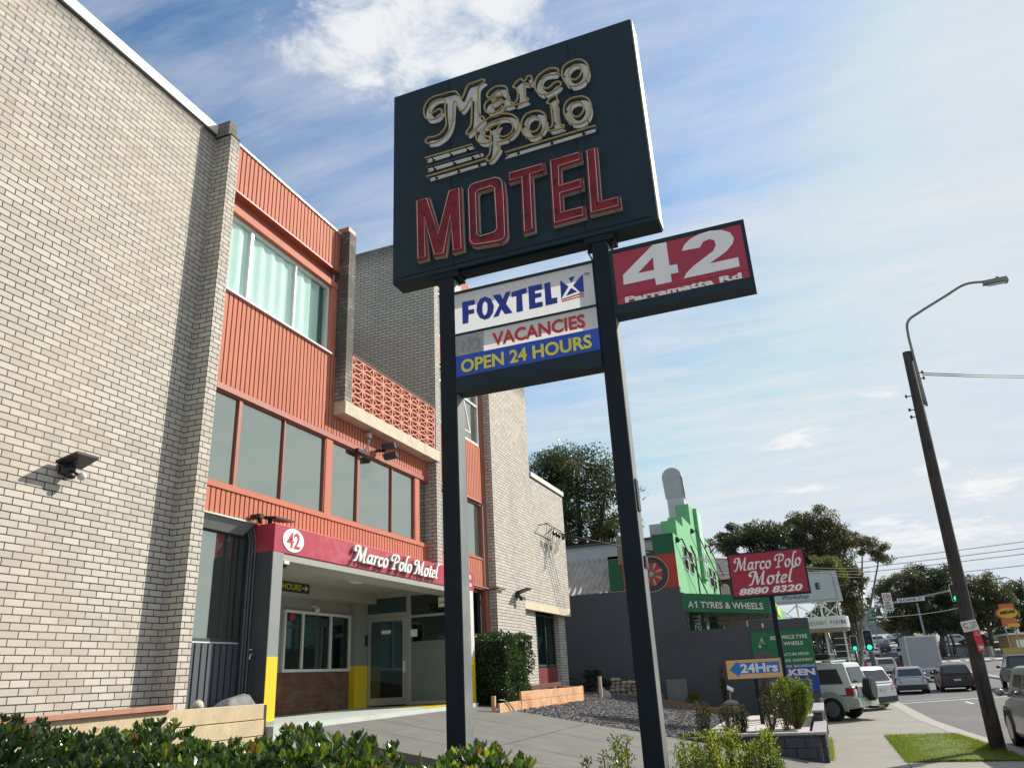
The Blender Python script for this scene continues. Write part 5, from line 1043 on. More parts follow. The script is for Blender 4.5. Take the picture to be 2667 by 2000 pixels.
# ---------------------------------------------------------------- power pole, lamp, wires
m_wood = M('tarred_pole_timber', (0.045,0.038,0.034), 0.85, var=0.35, vs=4, bump=.5, bs=25, stain=(.10,.085,.075), ss=2.2, sa=.5)
m_steel = M('galvanised_steel', (0.20,0.21,0.21), 0.5, 0.3, var=.1)
m_signw = M('sign_white', (0.70,0.70,0.68), 0.5, var=.05)
up_ = thing('power_pole', 'old dark timber power pole with curved street lamp arm standing in the grass strip', 'power pole', (3.06, 20, -1.9))
b = MB(); b.tube([(3.05,20,-2.1),(3.06,20,-1.0),(3.10,20,1.0),(3.16,20,3.9),(3.25,20,7.12)], [.155,.145,.14,.13,.105], 14); part('timber_pole', b, m_wood, up_, True)
b = MB(); b.beam((3.37,19.94,5.66),(3.36,19.94,7.0),.05,.05); b.tube(spline([(3.34,19.93,5.7),(3.36,19.93,6.9),(3.37,19.93,7.6),(3.45,19.93,7.92),(3.75,19.93,8.1),(4.4,19.93,8.4),(4.88,19.93,8.61),(5.30,19.93,8.585)],False,5), .032, 8); part('lamp_arm', b, m_steel, up_, True)
b = MB(); b.hexa([(5.26,19.86,8.50),(5.80,19.84,8.47),(5.80,20.04,8.47),(5.26,20.0,8.50),(5.28,19.88,8.60),(5.78,19.86,8.60),(5.78,20.0,8.60),(5.28,19.98,8.60)]); b.cyl((5.6,19.94,8.62),(0,0,1),.04,.06,8); part('lamp_head', b, m_steel, up_)
b = MB(); b.box(5.36,5.74,19.88,20.0,8.462,8.472); part('lamp_lens', b, m_aluw, up_)
b = MB()
for z, d in ((5.95,-1),(5.6,-1),(5.42,-1),(6.5,1),(6.35,1)):
    x = 3.22; b.beam((x,19.95,z),(x+d*.24,19.93,z+.02),.02,.02); b.ball((x+d*.24,19.93,z+.02),.03,.03,.05,6,4)
part('insulator', b, m_black, up_)
b = MB(); b.tube([(3.0,19.86,-1.2),(3.05,19.86,1.0),(3.12,19.87,3.6),(3.2,19.89,6.8)],.018,5); part('conduit', b, m_black, up_)
cw = thing('clearway_sign', 'white clearway plate with a red C in front of the timber pole', 'sign', (3.07, 19.82, .45))
b = MB(); b.obox((3.075,19.82,.59),(.155,0,.02),(0,.006,0),(-.016,0,.11)); pl_ = part('plate', b, m_signw, cw, bevel=.004)
b = ringz(3.0,.60,.035,.055,19.806,.006,18,.7,5.6); part('symbol', b, m_redv, pl_)
for s_, x, z, w in (('6am-10am',3.08,.645,.13),('3pm-7pm',3.09,.605,.12),('MON-FRI',3.10,.565,.11),('CLEARWAY',3.0,.515,.17)): words('lettering', s_, m_black, pl_, (x,19.806,z), (w,0,w*.12), (0,0,.022), (0,-.003,0), .01)
ns = thing('no_stopping_sign', 'narrow red tow-away plate below the clearway plate on the pole', 'sign', (3.17, 19.80, .05))
b = MB(); b.obox((3.175,19.80,.27),(.072,0,.004),(0,.006,0),(-.012,0,.225)); pl_ = part('plate', b, m_redv, ns, bevel=.004)
words('lettering', 'NO', m_signw, pl_, (3.145,19.788,.43), (.045,0,0), (0,0,.03), (0,-.003,0), .02); words('lettering', 'STOPPING', m_signw, pl_, (3.118,19.788,.385), (.105,0,.0), (0,0,.028), (0,-.003,0), .01)
b = MB(); b.box(3.135,3.235,19.788,19.792,.09,.10); b.hexa([(3.15,19.788,.115),(3.22,19.788,.115),(3.22,19.792,.115),(3.15,19.792,.115),(3.13,19.788,.17),(3.235,19.788,.17),(3.235,19.792,.17),(3.13,19.792,.17)])
for k in range(4): b.beam((3.145+k*.022,19.79,.17),(3.14+k*.025,19.79,.225-.012*abs(k-1.5)),.013,.004)
part('symbol', b, m_signw, pl_)
m_wire = M('black_wire', (.012,.012,.013), .6)
def wire(a, c, sag, r, label, n=14):
    a, c = Vector(a), Vector(c); pts = []
    for i in range(n+1):
        t = i/n; p = a.lerp(c, t); p.z -= sag*4*t*(1-t); pts.append(p)
    b = MB(); b.tube(pts, r, 5); return single('power_line', b, m_wire, label, 'wire', 'overhead wires', smooth=True)
wire((3.45,19.93,6.45),(24.0,45.0,12.6),.5,.012,'thin service wire running right from the top of the timber pole')
wire((3.45,19.93,6.50),(24.0,45.0,12.75),.5,.012,'second thin service wire leaving the pole top beside its twin')
for k in range(4):
    wire((XF+.35,24.6+k*.3,4.55),(3.15,47,4.2+k*.17),.35,.012,['uppermost','second','third','lowest'][k]+' of four service wires crossing in front of the green parapet')
for k, (z0, z1) in enumerate(((9.4,11.4),(8.9,10.8),(8.55,10.2),(7.9,9.0))):
    wire((-14,78,z0-1.2),(40,84,z1-.6),.5,.028,['highest','second','third','lowest'][k]+' long overhead line crossing the road beyond the traffic lights')
wire((-8,58,3.9),(19,118,6.0),1.0,.03,'sagging line in front of the roadside trees beside the mast arm')
# ---------------------------------------------------------------- traffic signals
m_sig = M('signal_black', (.012,.013,.014), .6)
m_sigo = M('signal_off_lens', (.03,.022,.02), .3)
m_sigg = M('signal_green', (.02,.85,.42), .4, emit=1.6, var=0)
m_mast = M('mast_grey', (.27,.29,.29), .5, .2, var=.06)
def lantern(parent, x, y, z0, z1, w):
    b = MB(); h = z1-z0; cxp = x
    pts = [(x-w/2+.06,z0),(x+w/2-.06,z0),(x+w/2,z0+.06),(x+w/2,z1-.06),(x+w/2-.06,z1),(x-w/2+.06,z1),(x-w/2,z1-.06),(x-w/2,z0+.06)]
    b.prism([(p[0],y,p[1]) for p in pts], (0,.03,0)); bp_ = part('backplate', b, m_signw, parent)
    b = MB(); k = .94; zc = (z0+z1)/2; b.prism([(x+(p[0]-x)*(1-.07/w),y-.012,zc+(p[1]-zc)*(1-.07/h)) for p in pts], (0,.012,0)); part('signal_face', b, m_sig, bp_)
    for i in range(3):
        zz_ = z0+h*(.19+.31*i); b = MB(); b.cyl((x,y-.03,zz_),(0,1,0),w*.27,.03,16); part('green_lamp' if i == 0 else 'signal_lens', b, m_sigg if i == 0 else m_sigo, bp_)
        b = MB()
        for q in range(9):
            t0, t1 = math.pi*q/9, math.pi*(q+1)/9; r = w*.31
            b.add([(x+r*math.cos(t0),y-.2,zz_+r*math.sin(t0)),(x+r*math.cos(t1),y-.2,zz_+r*math.sin(t1)),(x+r*math.cos(t1),y-.01,zz_+r*math.sin(t1)),(x+r*math.cos(t0),y-.01,zz_+r*math.sin(t0))], [(0,1,2,3)])
        part('visor', b, m_sig, bp_)
mp = thing('mast_signal', 'kerbside mast arm traffic signal with green lamps low and overhead', 'traffic light', (3.05, 60.1, -1.85))
b = MB(); b.tube([(3.1,60.1,-2.0),(3.04,60.1,.4),(3.0,60.1,2.0)],.15,12); part('post', b, M('timber_mast',(.13,.12,.10),.8,var=.2), mp, True)
b = MB(); b.tube(spline([(3.0,60.1,1.6),(3.04,60.1,2.3),(3.24,60.1,2.9),(3.72,60.1,3.3),(4.46,60.1,3.46),(5.2,60.1,3.6),(7.06,60.1,3.86),(8.8,60.1,4.12)],False,4), [.11-.002*i for i in range(29)], 10); part('mast_arm', b, m_mast, mp, True)
lantern(mp, 3.0, 59.85, .57, 1.95, .58); lantern(mp, 8.90, 59.85, 3.37, 4.50, .52)
mp2 = thing('post_signal', 'shorter kerbside traffic signal showing green left of the mast arm post', 'traffic light', (2.27, 66, -1.8))
b = MB(); b.tube([(2.35,66.2,-2.0),(2.28,66.2,.8)],.10,10); part('post', b, m_slate, mp2, True)
lantern(mp2, 2.29, 66.0, .70, 1.79, .5)
nr = thing('no_right_turn_sign', 'white NO RIGHT TURN plate hung on the mast arm', 'sign', (4.72, 59.9, 3.1))
b = MB(); b.box(4.44,5.02,59.9,59.93,3.08,4.27); pl_ = part('plate', b, m_signw, nr, bevel=.01)
b = ringz(4.73,3.95,.19,.235,59.888,.008,24); b.beam((4.60,59.886,4.09),(4.86,59.886,3.81),.006,.04,upv=(0,-1,0)); part('prohibition_ring', b, m_redv, pl_)
b = MB(); b.beam((4.68,59.892,3.80),(4.68,59.892,4.0),.006,.05,upv=(0,-1,0)); b.beam((4.66,59.892,4.0),(4.80,59.892,4.02),.006,.05,upv=(0,-1,0)); b.prism([(4.78,59.889,4.10),(4.78,59.889,3.93),(4.88,59.889,4.02)],(0,.006,0)); part('arrow', b, m_black, pl_)
for s_, z, w in (('NO',3.52,.28),('RIGHT',3.34,.40),('TURN',3.16,.40)): words('lettering', s_, m_black, pl_, (4.73-w/2,59.888,z), (w,0,0), (0,0,.135), (0,-.005,0), .02)
ss_ = thing('street_name_sign', 'long white street name blade lettered SLOANE ST under the mast arm', 'sign', (6.2, 59.9, 3.6))
b = MB(); b.hexa([(5.32,59.9,3.555),(7.02,59.9,3.585),(7.02,59.93,3.585),(5.32,59.93,3.555),(5.32,59.9,3.835),(7.02,59.9,3.865),(7.02,59.93,3.865),(5.32,59.93,3.835)]); pl_ = part('blade', b, m_signw, ss_)
words('lettering', 'SLOANE ST', m_black, pl_, (5.42,59.892,3.61), (1.5,0,.026), (0,0,.19), (0,-.005,0), .02)
gs = thing('direction_sign', 'large green road direction board partly hidden behind the signal mast', 'sign', (5.6, 110, -.6))
b = MB(); b.box(4.3,6.95,110,110.1,4.25,6.2); g1_ = part('board', b, m_greenp, gs)
b = MB(); b.box(4.35,6.9,109.98,110,5.42,5.45); b.box(4.3,6.95,109.98,110,4.25,4.29); b.box(4.3,6.95,109.98,110,6.16,6.2); part('border', b, m_signw, g1_)
for s_, x, z, w, h in (('A3',4.7,5.85,.35,.22),('A22',4.7,5.52,.45,.22),('Enfield',4.9,4.80,1.2,.30),('Bankstown',4.75,4.36,1.95,.28)): words('lettering', s_, m_signw, g1_, (x,109.97,z), (w,0,0), (0,0,h), (0,-.01,0), .02)
b = MB(); b.box(6.1,6.45,109.97,109.99,5.18,5.38); part('route_shield', b, m_signw, g1_)
b = MB(); b.box(4.35,5.45,110,110.1,3.55,4.1); g2_ = part('board', b, m_greenp, gs)
words('lettering', '200 m', m_signw, g2_, (4.6,109.98,3.72), (.6,0,0), (0,0,.2), (0,-.01,0), .02)
b = MB()
for x in (4.6,6.6): b.beam((x,110.2,-.8),(x,110.2,6.0),.16,.16)
part('sign_post', b, m_mast, gs)
md = thing('roadside_pylon', 'red and yellow oval MIDAS pylon sign across the road', 'sign', (22.0, 112, -.6))
k_ = 112/75.0
def mz(z): return z*k_
b = MB(); b.box(21.0,22.6,112,112.2,4.6,5.6); b.box(20.9,22.5,112.02,112.22,3.1,3.9); part('red_panel', b, m_orv, md)
b = MB(); b.prism([(21.75+1.05*math.cos(i*.209),111.9,4.53+.62*math.sin(i*.209)) for i in range(30)],(0,.08,0)); part('oval', b, M('midas_yellow',(.62,.42,.03),.5), md)
b = MB(); b.prism([(21.5+1.05*math.cos(i*.209),111.99,4.53+.66*math.sin(i*.209)) for i in range(30)],(0,.08,0)); part('oval_shadow', b, m_orv, md)
words('lettering', 'MIDAS', m_black, md, (20.95,111.88,4.38), (1.6,0,.12), (0,0,.38), (0,-.02,0), .05)
b = MB(); b.box(21.4,22.7,111.98,112.1,2.9,3.3); part('lower_panel', b, M('midas_yellow2',(.62,.42,.03),.5), md)
b = MB(); b.beam((21.2,112.1,-.6),(21.1,112.1,3.1),.14,.14); b.beam((22.2,112.1,-.6),(22.1,112.1,3.1),.12,.12); part('post', b, m_mast, md)
sl2 = thing('street_lamp', 'distant grey street lamp with long curved arm at the right edge', 'street lamp', (19.4, 90, -1.3))
b = MB(); b.tube([(19.5,90,-1.5),(19.46,90,3.0),(19.42,90,6.9)],[.14,.11,.08],8); part('pole', b, m_steel, sl2, True)
b = MB(); b.tube(spline([(19.42,90,6.2),(18.9,90,6.55),(18.4,90,6.9),(18.0,90,7.0),(17.9,90,6.97)],False,4),.05,6); part('arm', b, m_steel, sl2, True)
b = MB(); b.box(17.5,17.95,89.9,90.1,6.9,6.99); part('lamp_head', b, m_steel, sl2)
# poles and wall across the road and along the kerb
for x, y, h, lab in ((1.9,75,6.0,'plain dark timber pole beside the left footpath behind the post signal'),(12.9,118,7.0,'grey leaning pole in the verge beyond the white truck'),(16.2,124,6.0,'thin pole before the distant parked cars')):
    b = MB(); b.tube([(x,y,prof(y)-.3),(x-.1*(h/6),y,prof(y)+h)],[.16,.11],8); single('utility_pole', b, m_wood if x < 3 else m_mast, lab, 'pole', 'distant poles', smooth=True)
yw = thing('yellow_wall', 'low yellow forecourt wall across the road on the right', 'wall', (24, 108, -.7))
b = MB(); b.box(19.5,40,108,108.3,-.9,.55); part('wall', b, M('ochre_wall',(.48,.36,.12),.8,var=.1), yw)
cw2 = thing('retaining_wall', 'long low concrete wall below the distant parked cars', 'wall', (13, 140, .8))
b = MB(); b.hexa([(8.8,150,.7),(18.6,128,-.2),(18.6,128.3,-.2),(8.8,150.3,.7),(8.8,150,2.2),(18.6,128,1.0),(18.6,128.3,1.0),(8.8,150.3,2.2)]); part('wall', b, m_kerb, cw2)
b = MB(); b.hexa([(18.6,128,-.4),(20.0,118,-.6),(20.3,118.2,-.6),(18.9,128.2,-.4),(18.6,128,1.0),(20.0,118,.9),(20.3,118.2,.9),(18.9,128.2,1.0)]); part('wing_wall', b, m_conc, cw2)
b = MB(); b.hexa([(3,151,1.2),(8.8,151,1.2),(30,129,.2),(40,140,.2),(3,190,3.0),(9,190,3.0),(40,165,2.9),(40,166,2.9)] if False else [(2.8,152,1.3),(40,131,.6),(40,200,4.6),(2.8,200,4.6),(2.8,152,2.15),(40,131,1.05),(40,200,5.4),(2.8,200,5.4)]); struct('car_yard', b, m_path)
b = MB(); b.box(6,19,205,215,4,8.2); single('showroom', b, M('showroom_grey',(.22,.23,.24),.6,var=.2,vs=.5), 'low grey showroom building far up the hill behind parked cars', 'building')
b = MB(); b.box(22.5,40,118,126,-.9,2.1); rs = single('roadside_shop', b, M('ochre_shop',(.40,.24,.09),.8,var=.15), 'low ochre roadside shop behind the yellow wall', 'shop')
b = MB(); b.box(22.2,40.3,117.8,126.2,2.1,2.35); part('roof', b, m_white, rs)
b = MB(); b.box(23,30,117.95,118.0,-.3,1.5); part('window', b, m_tint, rs)
fence = thing('roadside_fence', 'row of dark posts and rails in the verge below the trees across the road', 'fence', (14, 122, .0))
b = MB()
for i in range(9): x = 11.6+i*1.0; y = 128-i*1.2; b.beam((x,y,prof(y)-.2),(x,y,prof(y)+2.2),.10,.10)
part('posts', b, m_wood, fence)
b = MB(); b.box(10.4,11.3,131,131.2,.2,2.8); single('dark_red_banner', b, M('maroon_banner',(.10,.02,.03),.7), 'dark maroon upright banner beside the trees near the distant parked cars', 'banner')
bx_ = thing('kerb_box', 'small red fire hydrant marker on a dark post beside the signal post', 'marker', (3.0, 68, -1.75))
b = MB(); b.beam((2.95,68,-1.9),(2.9,68,-.3),.1,.1); part('post', b, m_slate, bx_)
b = MB(); b.box(2.78,3.0,67.93,68.0,-.35,.0); part('plate', b, m_redv, bx_)
np_ = thing('service_pole', 'pole with white meter boxes and cables on the left footpath beyond the four-wheel drive', 'pole', (.35, 50, -1.9))
b = MB(); b.tube([(.75,50,-1.9),(.35,50,2.3)],.09,8); part('pole', b, m_steel, np_, True)
b = MB(); b.box(.28,.46,49.85,49.95,1.6,2.3); b.box(.52,.68,49.85,49.95,.35,.7); part('box', b, m_aluw, np_)
b = MB(); b.tube([(.38,49.88,1.7),(.55,49.86,1.0),(.62,49.88,.0)],.035,5); part('cable', b, m_black, np_)
lv = thing('louvred_panel', 'dark louvred panel behind the service pole on the left footpath', 'panel', (.9, 52, -1.9))
b = MB(); b.box(.75,1.5,52,52.1,-.2,2.0); part('panel', b, m_sig, lv)
b = MB()
for i in range(5): b.box(.74,1.52,51.93,52,.2+i*.37,.23+i*.37)
part('louvre', b, m_aluw, lv)

# ---------------------------------------------------------------- vehicles
m_tyre = M('tyre_rubber', (.014,.014,.015), .85, var=.1)
m_rim = M('alloy_rim', (.32,.33,.34), .35, .7, var=.05)
m_cglass = M('car_glass', (.025,.03,.035), .05, spec=.8, var=.05)
m_tail = M('tail_lamp', (.28,.012,.015), .25, var=.1)
m_headl = M('lamp_clear', (.6,.6,.6), .15)
m_trim = M('car_black_trim', (.02,.02,.022), .5)
m_plate = M('number_plate', (.5,.5,.42), .5)
def paintm(n, rgb, met=.25): return M('car_'+n, rgb, .28, met, var=.03, spec=.6)
def car(label, col, x, y, z, yaw=0.0, typ='hatch', group='cars on the road', L=None, W=None, H=None, plate='grey'):
    """local frame: +y forward, rear bumper at y = 0, z up from the tyres' contact"""
    D = dict(hatch=(4.3,1.80,1.47,(.05,.55,2.75,3.55),.93), suv=(4.55,1.85,1.66,(.05,.42,2.95,3.7),1.05), sedan=(4.7,1.80,1.45,(.75,1.35,2.9,3.7),.92), wagon=(4.6,1.82,1.52,(.05,.5,2.95,3.75),.95), ute=(5.3,1.9,1.82,(1.75,1.95,3.3,3.95),1.12), fourwd=(4.75,1.86,1.88,(.10,.30,3.05,3.65),1.13))[typ]
    l, w, h, gy, sh = D; l = L or l; w = W or w; h = H or h
    t = thing('parked_car' if 'parked' in group else 'car', label, 'car', (0, 0, 0), group)
    hw = w/2; clr = .2 if typ not in ('fourwd','ute') else .36
    b = MB(); st = []
    nose = sh-.10 if typ in ('suv','fourwd','ute') else sh-.2
    for yy, zb, zt, k in ((0.0,clr+.16,sh-.16,.86),(.07,clr+.05,sh-.04,.94),(.35,clr,sh,.985),(1.0,clr,sh+.01,1.0),(l*.5,clr,sh,1.0),(l-1.25,clr,sh-.02,.99),(l-.6,clr,nose,.97),(l-.15,clr+.04,nose-.08,.90),(l,clr+.15,nose-.22,.76)):
        zm = zb+(zt-zb)*.55; st.append([(-hw*k*.93,yy,zb),(-hw*k,yy,zb+.12),(-hw*k,yy,zm),(-hw*k*.95,yy,zt-.03),(-hw*k*.86,yy,zt),(hw*k*.86,yy,zt),(hw*k*.95,yy,zt-.03),(hw*k,yy,zm),(hw*k,yy,zb+.12),(hw*k*.93,yy,zb)])
    v = [p for s in st for p in s]; n = 10
    b.add(v, [(i*n+k, i*n+(k+1) % n, (i+1)*n+(k+1) % n, (i+1)*n+k) for i in range(len(st)-1) for k in range(n)]+[tuple(range(n)), tuple(reversed(range((len(st)-1)*n, len(st)*n)))])
    y0, y1, y2, y3 = gy; bw, rw_ = hw*.90, hw*.70; bz = sh-.03
    if typ in ('suv','fourwd'): rw_ = hw*.76
    lv_ = [(bz,0),(bz+(h-bz)*.80,.72),(h-.035,.95),(h,1.0)]
    ring = []
    for zz_, k in lv_:
        ya, yb = y0+(y1-y0)*min(1, k*1.02), y3+(y2-y3)*min(1, k*1.02); ww = bw+(rw_-bw)*k
        if k == 1.0: ya += .14; yb -= .18; ww *= .88
        ring.append([(-ww,ya,zz_),(ww,ya,zz_),(ww,(ya+yb)/2,zz_+(.012 if k > .9 else 0)),(ww,yb,zz_),(-ww,yb,zz_),(-ww,(ya+yb)/2,zz_+(.012 if k > .9 else 0))])
    v = [p for s in ring for p in s]; b.add(v, [(i*6+k, i*6+(k+1) % 6, (i+1)*6+(k+1) % 6, (i+1)*6+k) for i in range(3) for k in range(6)]+[(18,19,20,21,22,23)])
    body = part('body', b, col, t, False, bevel=.03 if typ != 'fourwd' else .02)
    def gp(s, u, k):            # point on greenhouse: s=-1/1 side, u along, k height
        ya, yb = y0+(y1-y0)*k, y3+(y2-y3)*k; return Vector((s*(bw+(rw_-bw)*k), ya+(yb-ya)*u, bz+(h-bz)*.80/.72*k if k < .72 else bz+(h-bz)*.80))
    g = MB(); e = Vector((0, -.012, .006)); q = [gp(-.84,0,.12)+e, gp(.84,0,.12)+e, gp(.82,0,.70)+e, gp(-.82,0,.70)+e]
    q = [Vector((p.x, p.y, p.z)) for p in q]; g.prism(q, (0,-.008,.002)); part('rear_window', g, m_cglass, t)
    g = MB(); e = Vector((0, .012, .006)); q = [gp(.86,1,.06)+e, gp(-.86,1,.06)+e, gp(-.84,1,.70)+e, gp(.84,1,.70)+e]; g.prism(q, (0,.008,.003)); part('windscreen', g, m_cglass, t)
    for s in (-1, 1):
        g = MB(); cuts = [(.07,.36),(.39,.60),(.63,.88)] if typ in ('suv','fourwd','wagon') else ([(.12,.42),(.46,.86)] if typ != 'sedan' else [(.14,.48),(.52,.86)])
        for u0, u1 in cuts: 
            q = [gp(s,u0,.10), gp(s,u1,.10), gp(s,min(u1,.84 if u1 > .8 else u1),.66), gp(s,max(u0,.10),.66)]; q = [p+Vector((s*.006,0,.0)) for p in q]; g.prism(q, (s*.006,0,.003))
        part('side_window', g, m_cglass, t)
    tz = sh-.20
    for s in (-1, 1):
        g = MB(); g.hexa([(s*hw*.97,-.012+.06,tz-.14),(s*hw*.60,-.012,tz-.12),(s*hw*.60,.05,tz-.12),(s*hw*.995,.28,tz-.12),(s*hw*.95,.06,tz+.12),(s*hw*.66,.0,tz+.10),(s*hw*.66,.08,tz+.10),(s*hw*.97,.30,tz+.13)]); part('tail_light', g, m_tail, t)
        g = MB(); g.hexa([(s*hw*.5,l-.12,nose-.33),(s*hw*.86,l-.25,nose-.30),(s*hw*.86,l-.5,nose-.30),(s*hw*.5,l-.4,nose-.33),(s*hw*.5,l-.10,nose-.15),(s*hw*.88,l-.24,nose-.12),(s*hw*.88,l-.5,nose-.12),(s*hw*.5,l-.4,nose-.15)]); part('headlight', g, m_headl, t)
        g = MB(); my = y3-.35; g.ball((s*(hw+.10),my,sh+.08),.11,.07,.085,8,6); g.beam((s*hw*.9,my,sh+.02),(s*(hw+.05),my,sh+.05),.05,.05); part('mirror', g, m_trim if typ in ('ute',) else col, t, True)
        for wy in (.85, l-.88):
            wr = .33 if typ in ('hatch','sedan','wagon') else .38
            g = MB(); g.cyl((s*(hw-.10),wy,wr),(1,0,0),wr,.22,22); wh = part('wheel', g, m_tyre, t)
            g = MB(); g.cyl((s*(hw+.012),wy,wr),(1,0,0),wr*.66,.012,18)
            part('rim', g, m_rim, wh)
            g = MB(); r0_, r1_ = wr+.02, wr+.075
            for i in range(12):
                t0, t1 = math.pi*i/12-.2*0, math.pi*(i+1)/12
                q = [(s*(hw+.002), wy+r*math.cos(tt), wr+r*math.sin(tt)) for r, tt in ((r0_,t0),(r0_,t1),(r1_,t1),(r1_,t0))]; g.prism(q, (s*.012,0,0))
            part('wheel_arch', g, m_trim if typ in ('suv',) else col, t)
    g = MB(); g.hexa([(-hw*.86,-.035,clr+.10),(hw*.86,-.035,clr+.10),(hw*.9,.2,clr+.02),(-hw*.9,.2,clr+.02),(-hw*.88,-.03,clr+.30),(hw*.88,-.03,clr+.30),(hw*.92,.2,clr+.30),(-hw*.92,.2,clr+.30)]); part('rear_bumper', g, m_trim if typ != 'fourwd' else m_plate, t)
    g = MB(); pz = sh-.30 if typ != 'fourwd' else clr+.34; g.box(-.19,.19,-.05,-.035,pz-.055,pz+.055); part('number_plate', g, m_plate, t)
    t.location = (x, y, z); t.rotation_euler = (0, 0, yaw); return t
def rz(y): return prof(y)-.06
silver = paintm('silver', (.42,.45,.48), .5); blackp = paintm('black', (.025,.022,.026), .3); whitep = paintm('white', (.62,.62,.61), .0); navyp = paintm('navy', (.03,.04,.075), .3); greyp = paintm('grey', (.09,.095,.10), .4); maroonp = paintm('maroon', (.07,.02,.022), .3); greenw = paintm('pale_green_white', (.55,.60,.54), .0); graniteg = paintm('dark_teal', (.03,.04,.045), .3)
car('silver hatchback in the kerb lane approaching the traffic lights', silver, 4.45, 52.3, rz(53), -.02, 'hatch')
car('black hatchback with red tail lights stopped right of the silver hatchback', blackp, 6.95, 53.3, rz(54), -.03, 'hatch')
car('white crossover in the kerb lane ahead of the silver hatchback', whitep, 5.2, 81.6, rz(83), .02, 'suv')
car('dark hatchback two cars ahead of the silver hatchback beyond the lights', blackp, 7.7, 108, rz(109), .06, 'hatch')
car('light grey wagon just left of the box truck roofline', whitep, 10.1, 122.5, rz(123.5), .08, 'wagon')
car('navy crossover highest up the hill in the middle lane', navyp, 9.1, 138.5, rz(139.5), .10, 'suv')
car('dark maroon car peeping out beside the left flank of the box truck', maroonp, 7.55, 91, rz(92), .02, 'hatch')
car('white sedan behind the green signal lamp on the hill', whitep, 7.1, 129.5, rz(130.5), .1, 'sedan')
car('white crossover between the two kerbside signals', whitep, 4.6, 116, rz(117), .05, 'suv')
car('maroon-tailed silver sedan behind the signal post in the kerb lane', silver, 4.75, 94.3, rz(95.3), .03, 'sedan')
car('dark green-grey dual-cab utility in the right lane at the picture edge', graniteg, 10.35, 51.5, rz(52.5), -.05, 'ute')
ns_ = car('silver four-wheel drive passing close by at the right picture edge', paintm('warm_silver', (.34,.33,.31), .4), 4.62, 18.2, rz(20), 0.0, 'suv', H=1.68)
# box truck
tk = thing('box_truck', 'white box truck with plain rear door waiting in the middle lane', 'truck', (0, 0, 0))
b = MB(); b.box(-1.13,1.13,0,5.2,.95,3.35); bx2 = part('cargo_box', b, M('truck_white', (.50,.51,.50), .5, var=.05, stain=(.36,.36,.34), ss=1.2, sa=.5), tk, bevel=.03)
b = MB(); b.box(-1.0,1.0,-.03,0,1.08,3.2); part('roller_door', b, M('truck_door', (.36,.37,.38), .55, var=.05), bx2)
b = MB(); b.box(-1.14,1.14,-.04,.06,.86,.99); b.box(-1.14,-1.05,-.035,.04,.99,3.36); b.box(1.05,1.14,-.035,.04,.99,3.36); b.box(-1.05,1.05,-.035,.04,3.24,3.36); part('door_frame', b, m_white, bx2)
b = MB(); b.box(-1.08,-.45,-.02,.05,.45,.72); b.box(.45,1.08,-.02,.05,.45,.72); b.box(-.8,.8,.3,5,.55,.86); part('chassis', b, m_trim, tk)
b = MB(); b.box(-.38,.38,-.05,.02,.42,.86); b.box(-1.2,1.2,-.25,-.03,.36,.42); part('tail_lift', b, M('lift_grey', (.35,.35,.33), .6), tk)
for s in (-1, 1):
    b = MB(); b.box(s*.62-.16,s*.62+.16,-.03,-.018,.50,.66); part('tail_light', b, m_tail, tk)
    for wy in (1.2, 6.0):
        b = MB(); b.cyl((s*.9,wy,.42),(1,0,0),.42,.3,20); part('wheel', b, m_tyre, tk)
b = MB(); b.hexa([(-1.0,5.4,.5),(1.0,5.4,.5),(1.0,7.0,.5),(-1.0,7.0,.5),(-.95,5.4,2.4),(.95,5.4,2.4),(.95,6.5,2.4),(-.95,6.5,2.4)]); part('cab', b, whitep, tk, bevel=.05)
b = MB(); b.box(-1.25,-1.05,6.3,6.36,1.6,2.0); part('mirror', b, m_trim, tk)
tk.location = (7.2, 69.6, rz(70)); tk.rotation_euler = (0, 0, .0)
# four-wheel drive across the footpath, and the white car behind it
YAW = R(68)
fw_ = car('pale green-white four-wheel drive with rear spare wheel parked across the footpath', greenw, 1.10, 31.15, -1.9, YAW, 'fourwd', 'cars parked across the footpath')
g = MB()
m_flare = paintm('flare_green', (.34,.40,.34), .1)
for s in (-1, 1):
    g = MB()
    for wy in (.85, 4.75-.88):
        for i in range(12):
            t0, t1 = math.pi*(i-.6)/10.8, math.pi*(i+.4)/10.8; q = [(s*(.93), wy+r*math.cos(tt), .40+r*math.sin(tt)) for r, tt in ((.43,t0),(.43,t1),(.56,t1),(.56,t0))]; g.prism(q, (s*.055,0,0))
    g.box(s*.93-.01, s*.93+.03, 1.25, 3.45, .40, .58)
    part('flared_arch_trim', g, m_flare, fw_)
g = MB(); g.hexa([(-.92,-.12,.42),(.92,-.12,.42),(.95,.45,.42),(-.95,.45,.42),(-.92,-.10,.72),(.92,-.10,.72),(.96,.45,.80),(-.96,.45,.80)]); part('rear_bumper', g, m_flare, fw_, bevel=.03)
g = MB(); g.cyl((.12,-.17,.98),(0,1,0),.385,.25,28); sw = part('spare_wheel', g, m_tyre, fw_, bevel=.03)
g = MB(); g.cyl((.12,-.305,.98),(0,1,0),.30,.02,20); part('rim', g, m_sig, sw)
g = MB(); g.box(-.62,.7,-.10,.0,.42,.60); g.box(-.2,.45,-.45,-.12,.36,.44); part('tow_bar', g, m_trim, fw_)
g = MB()
for s in (-1, 1):
    for yy in (1.42, 2.45, 3.5): g.box(s*.931-.004, s*.931+.004, yy, yy+.012, .62, 1.12)
    g.box(s*.932-.004, s*.932+.004, .1, 4.2, .80, .83)
    for yy in (1.6, 2.62): g.box(s*.935-.012, s*.935+.012, yy, yy+.16, .98, 1.01)
part('panel_gaps', g, m_trim, fw_)
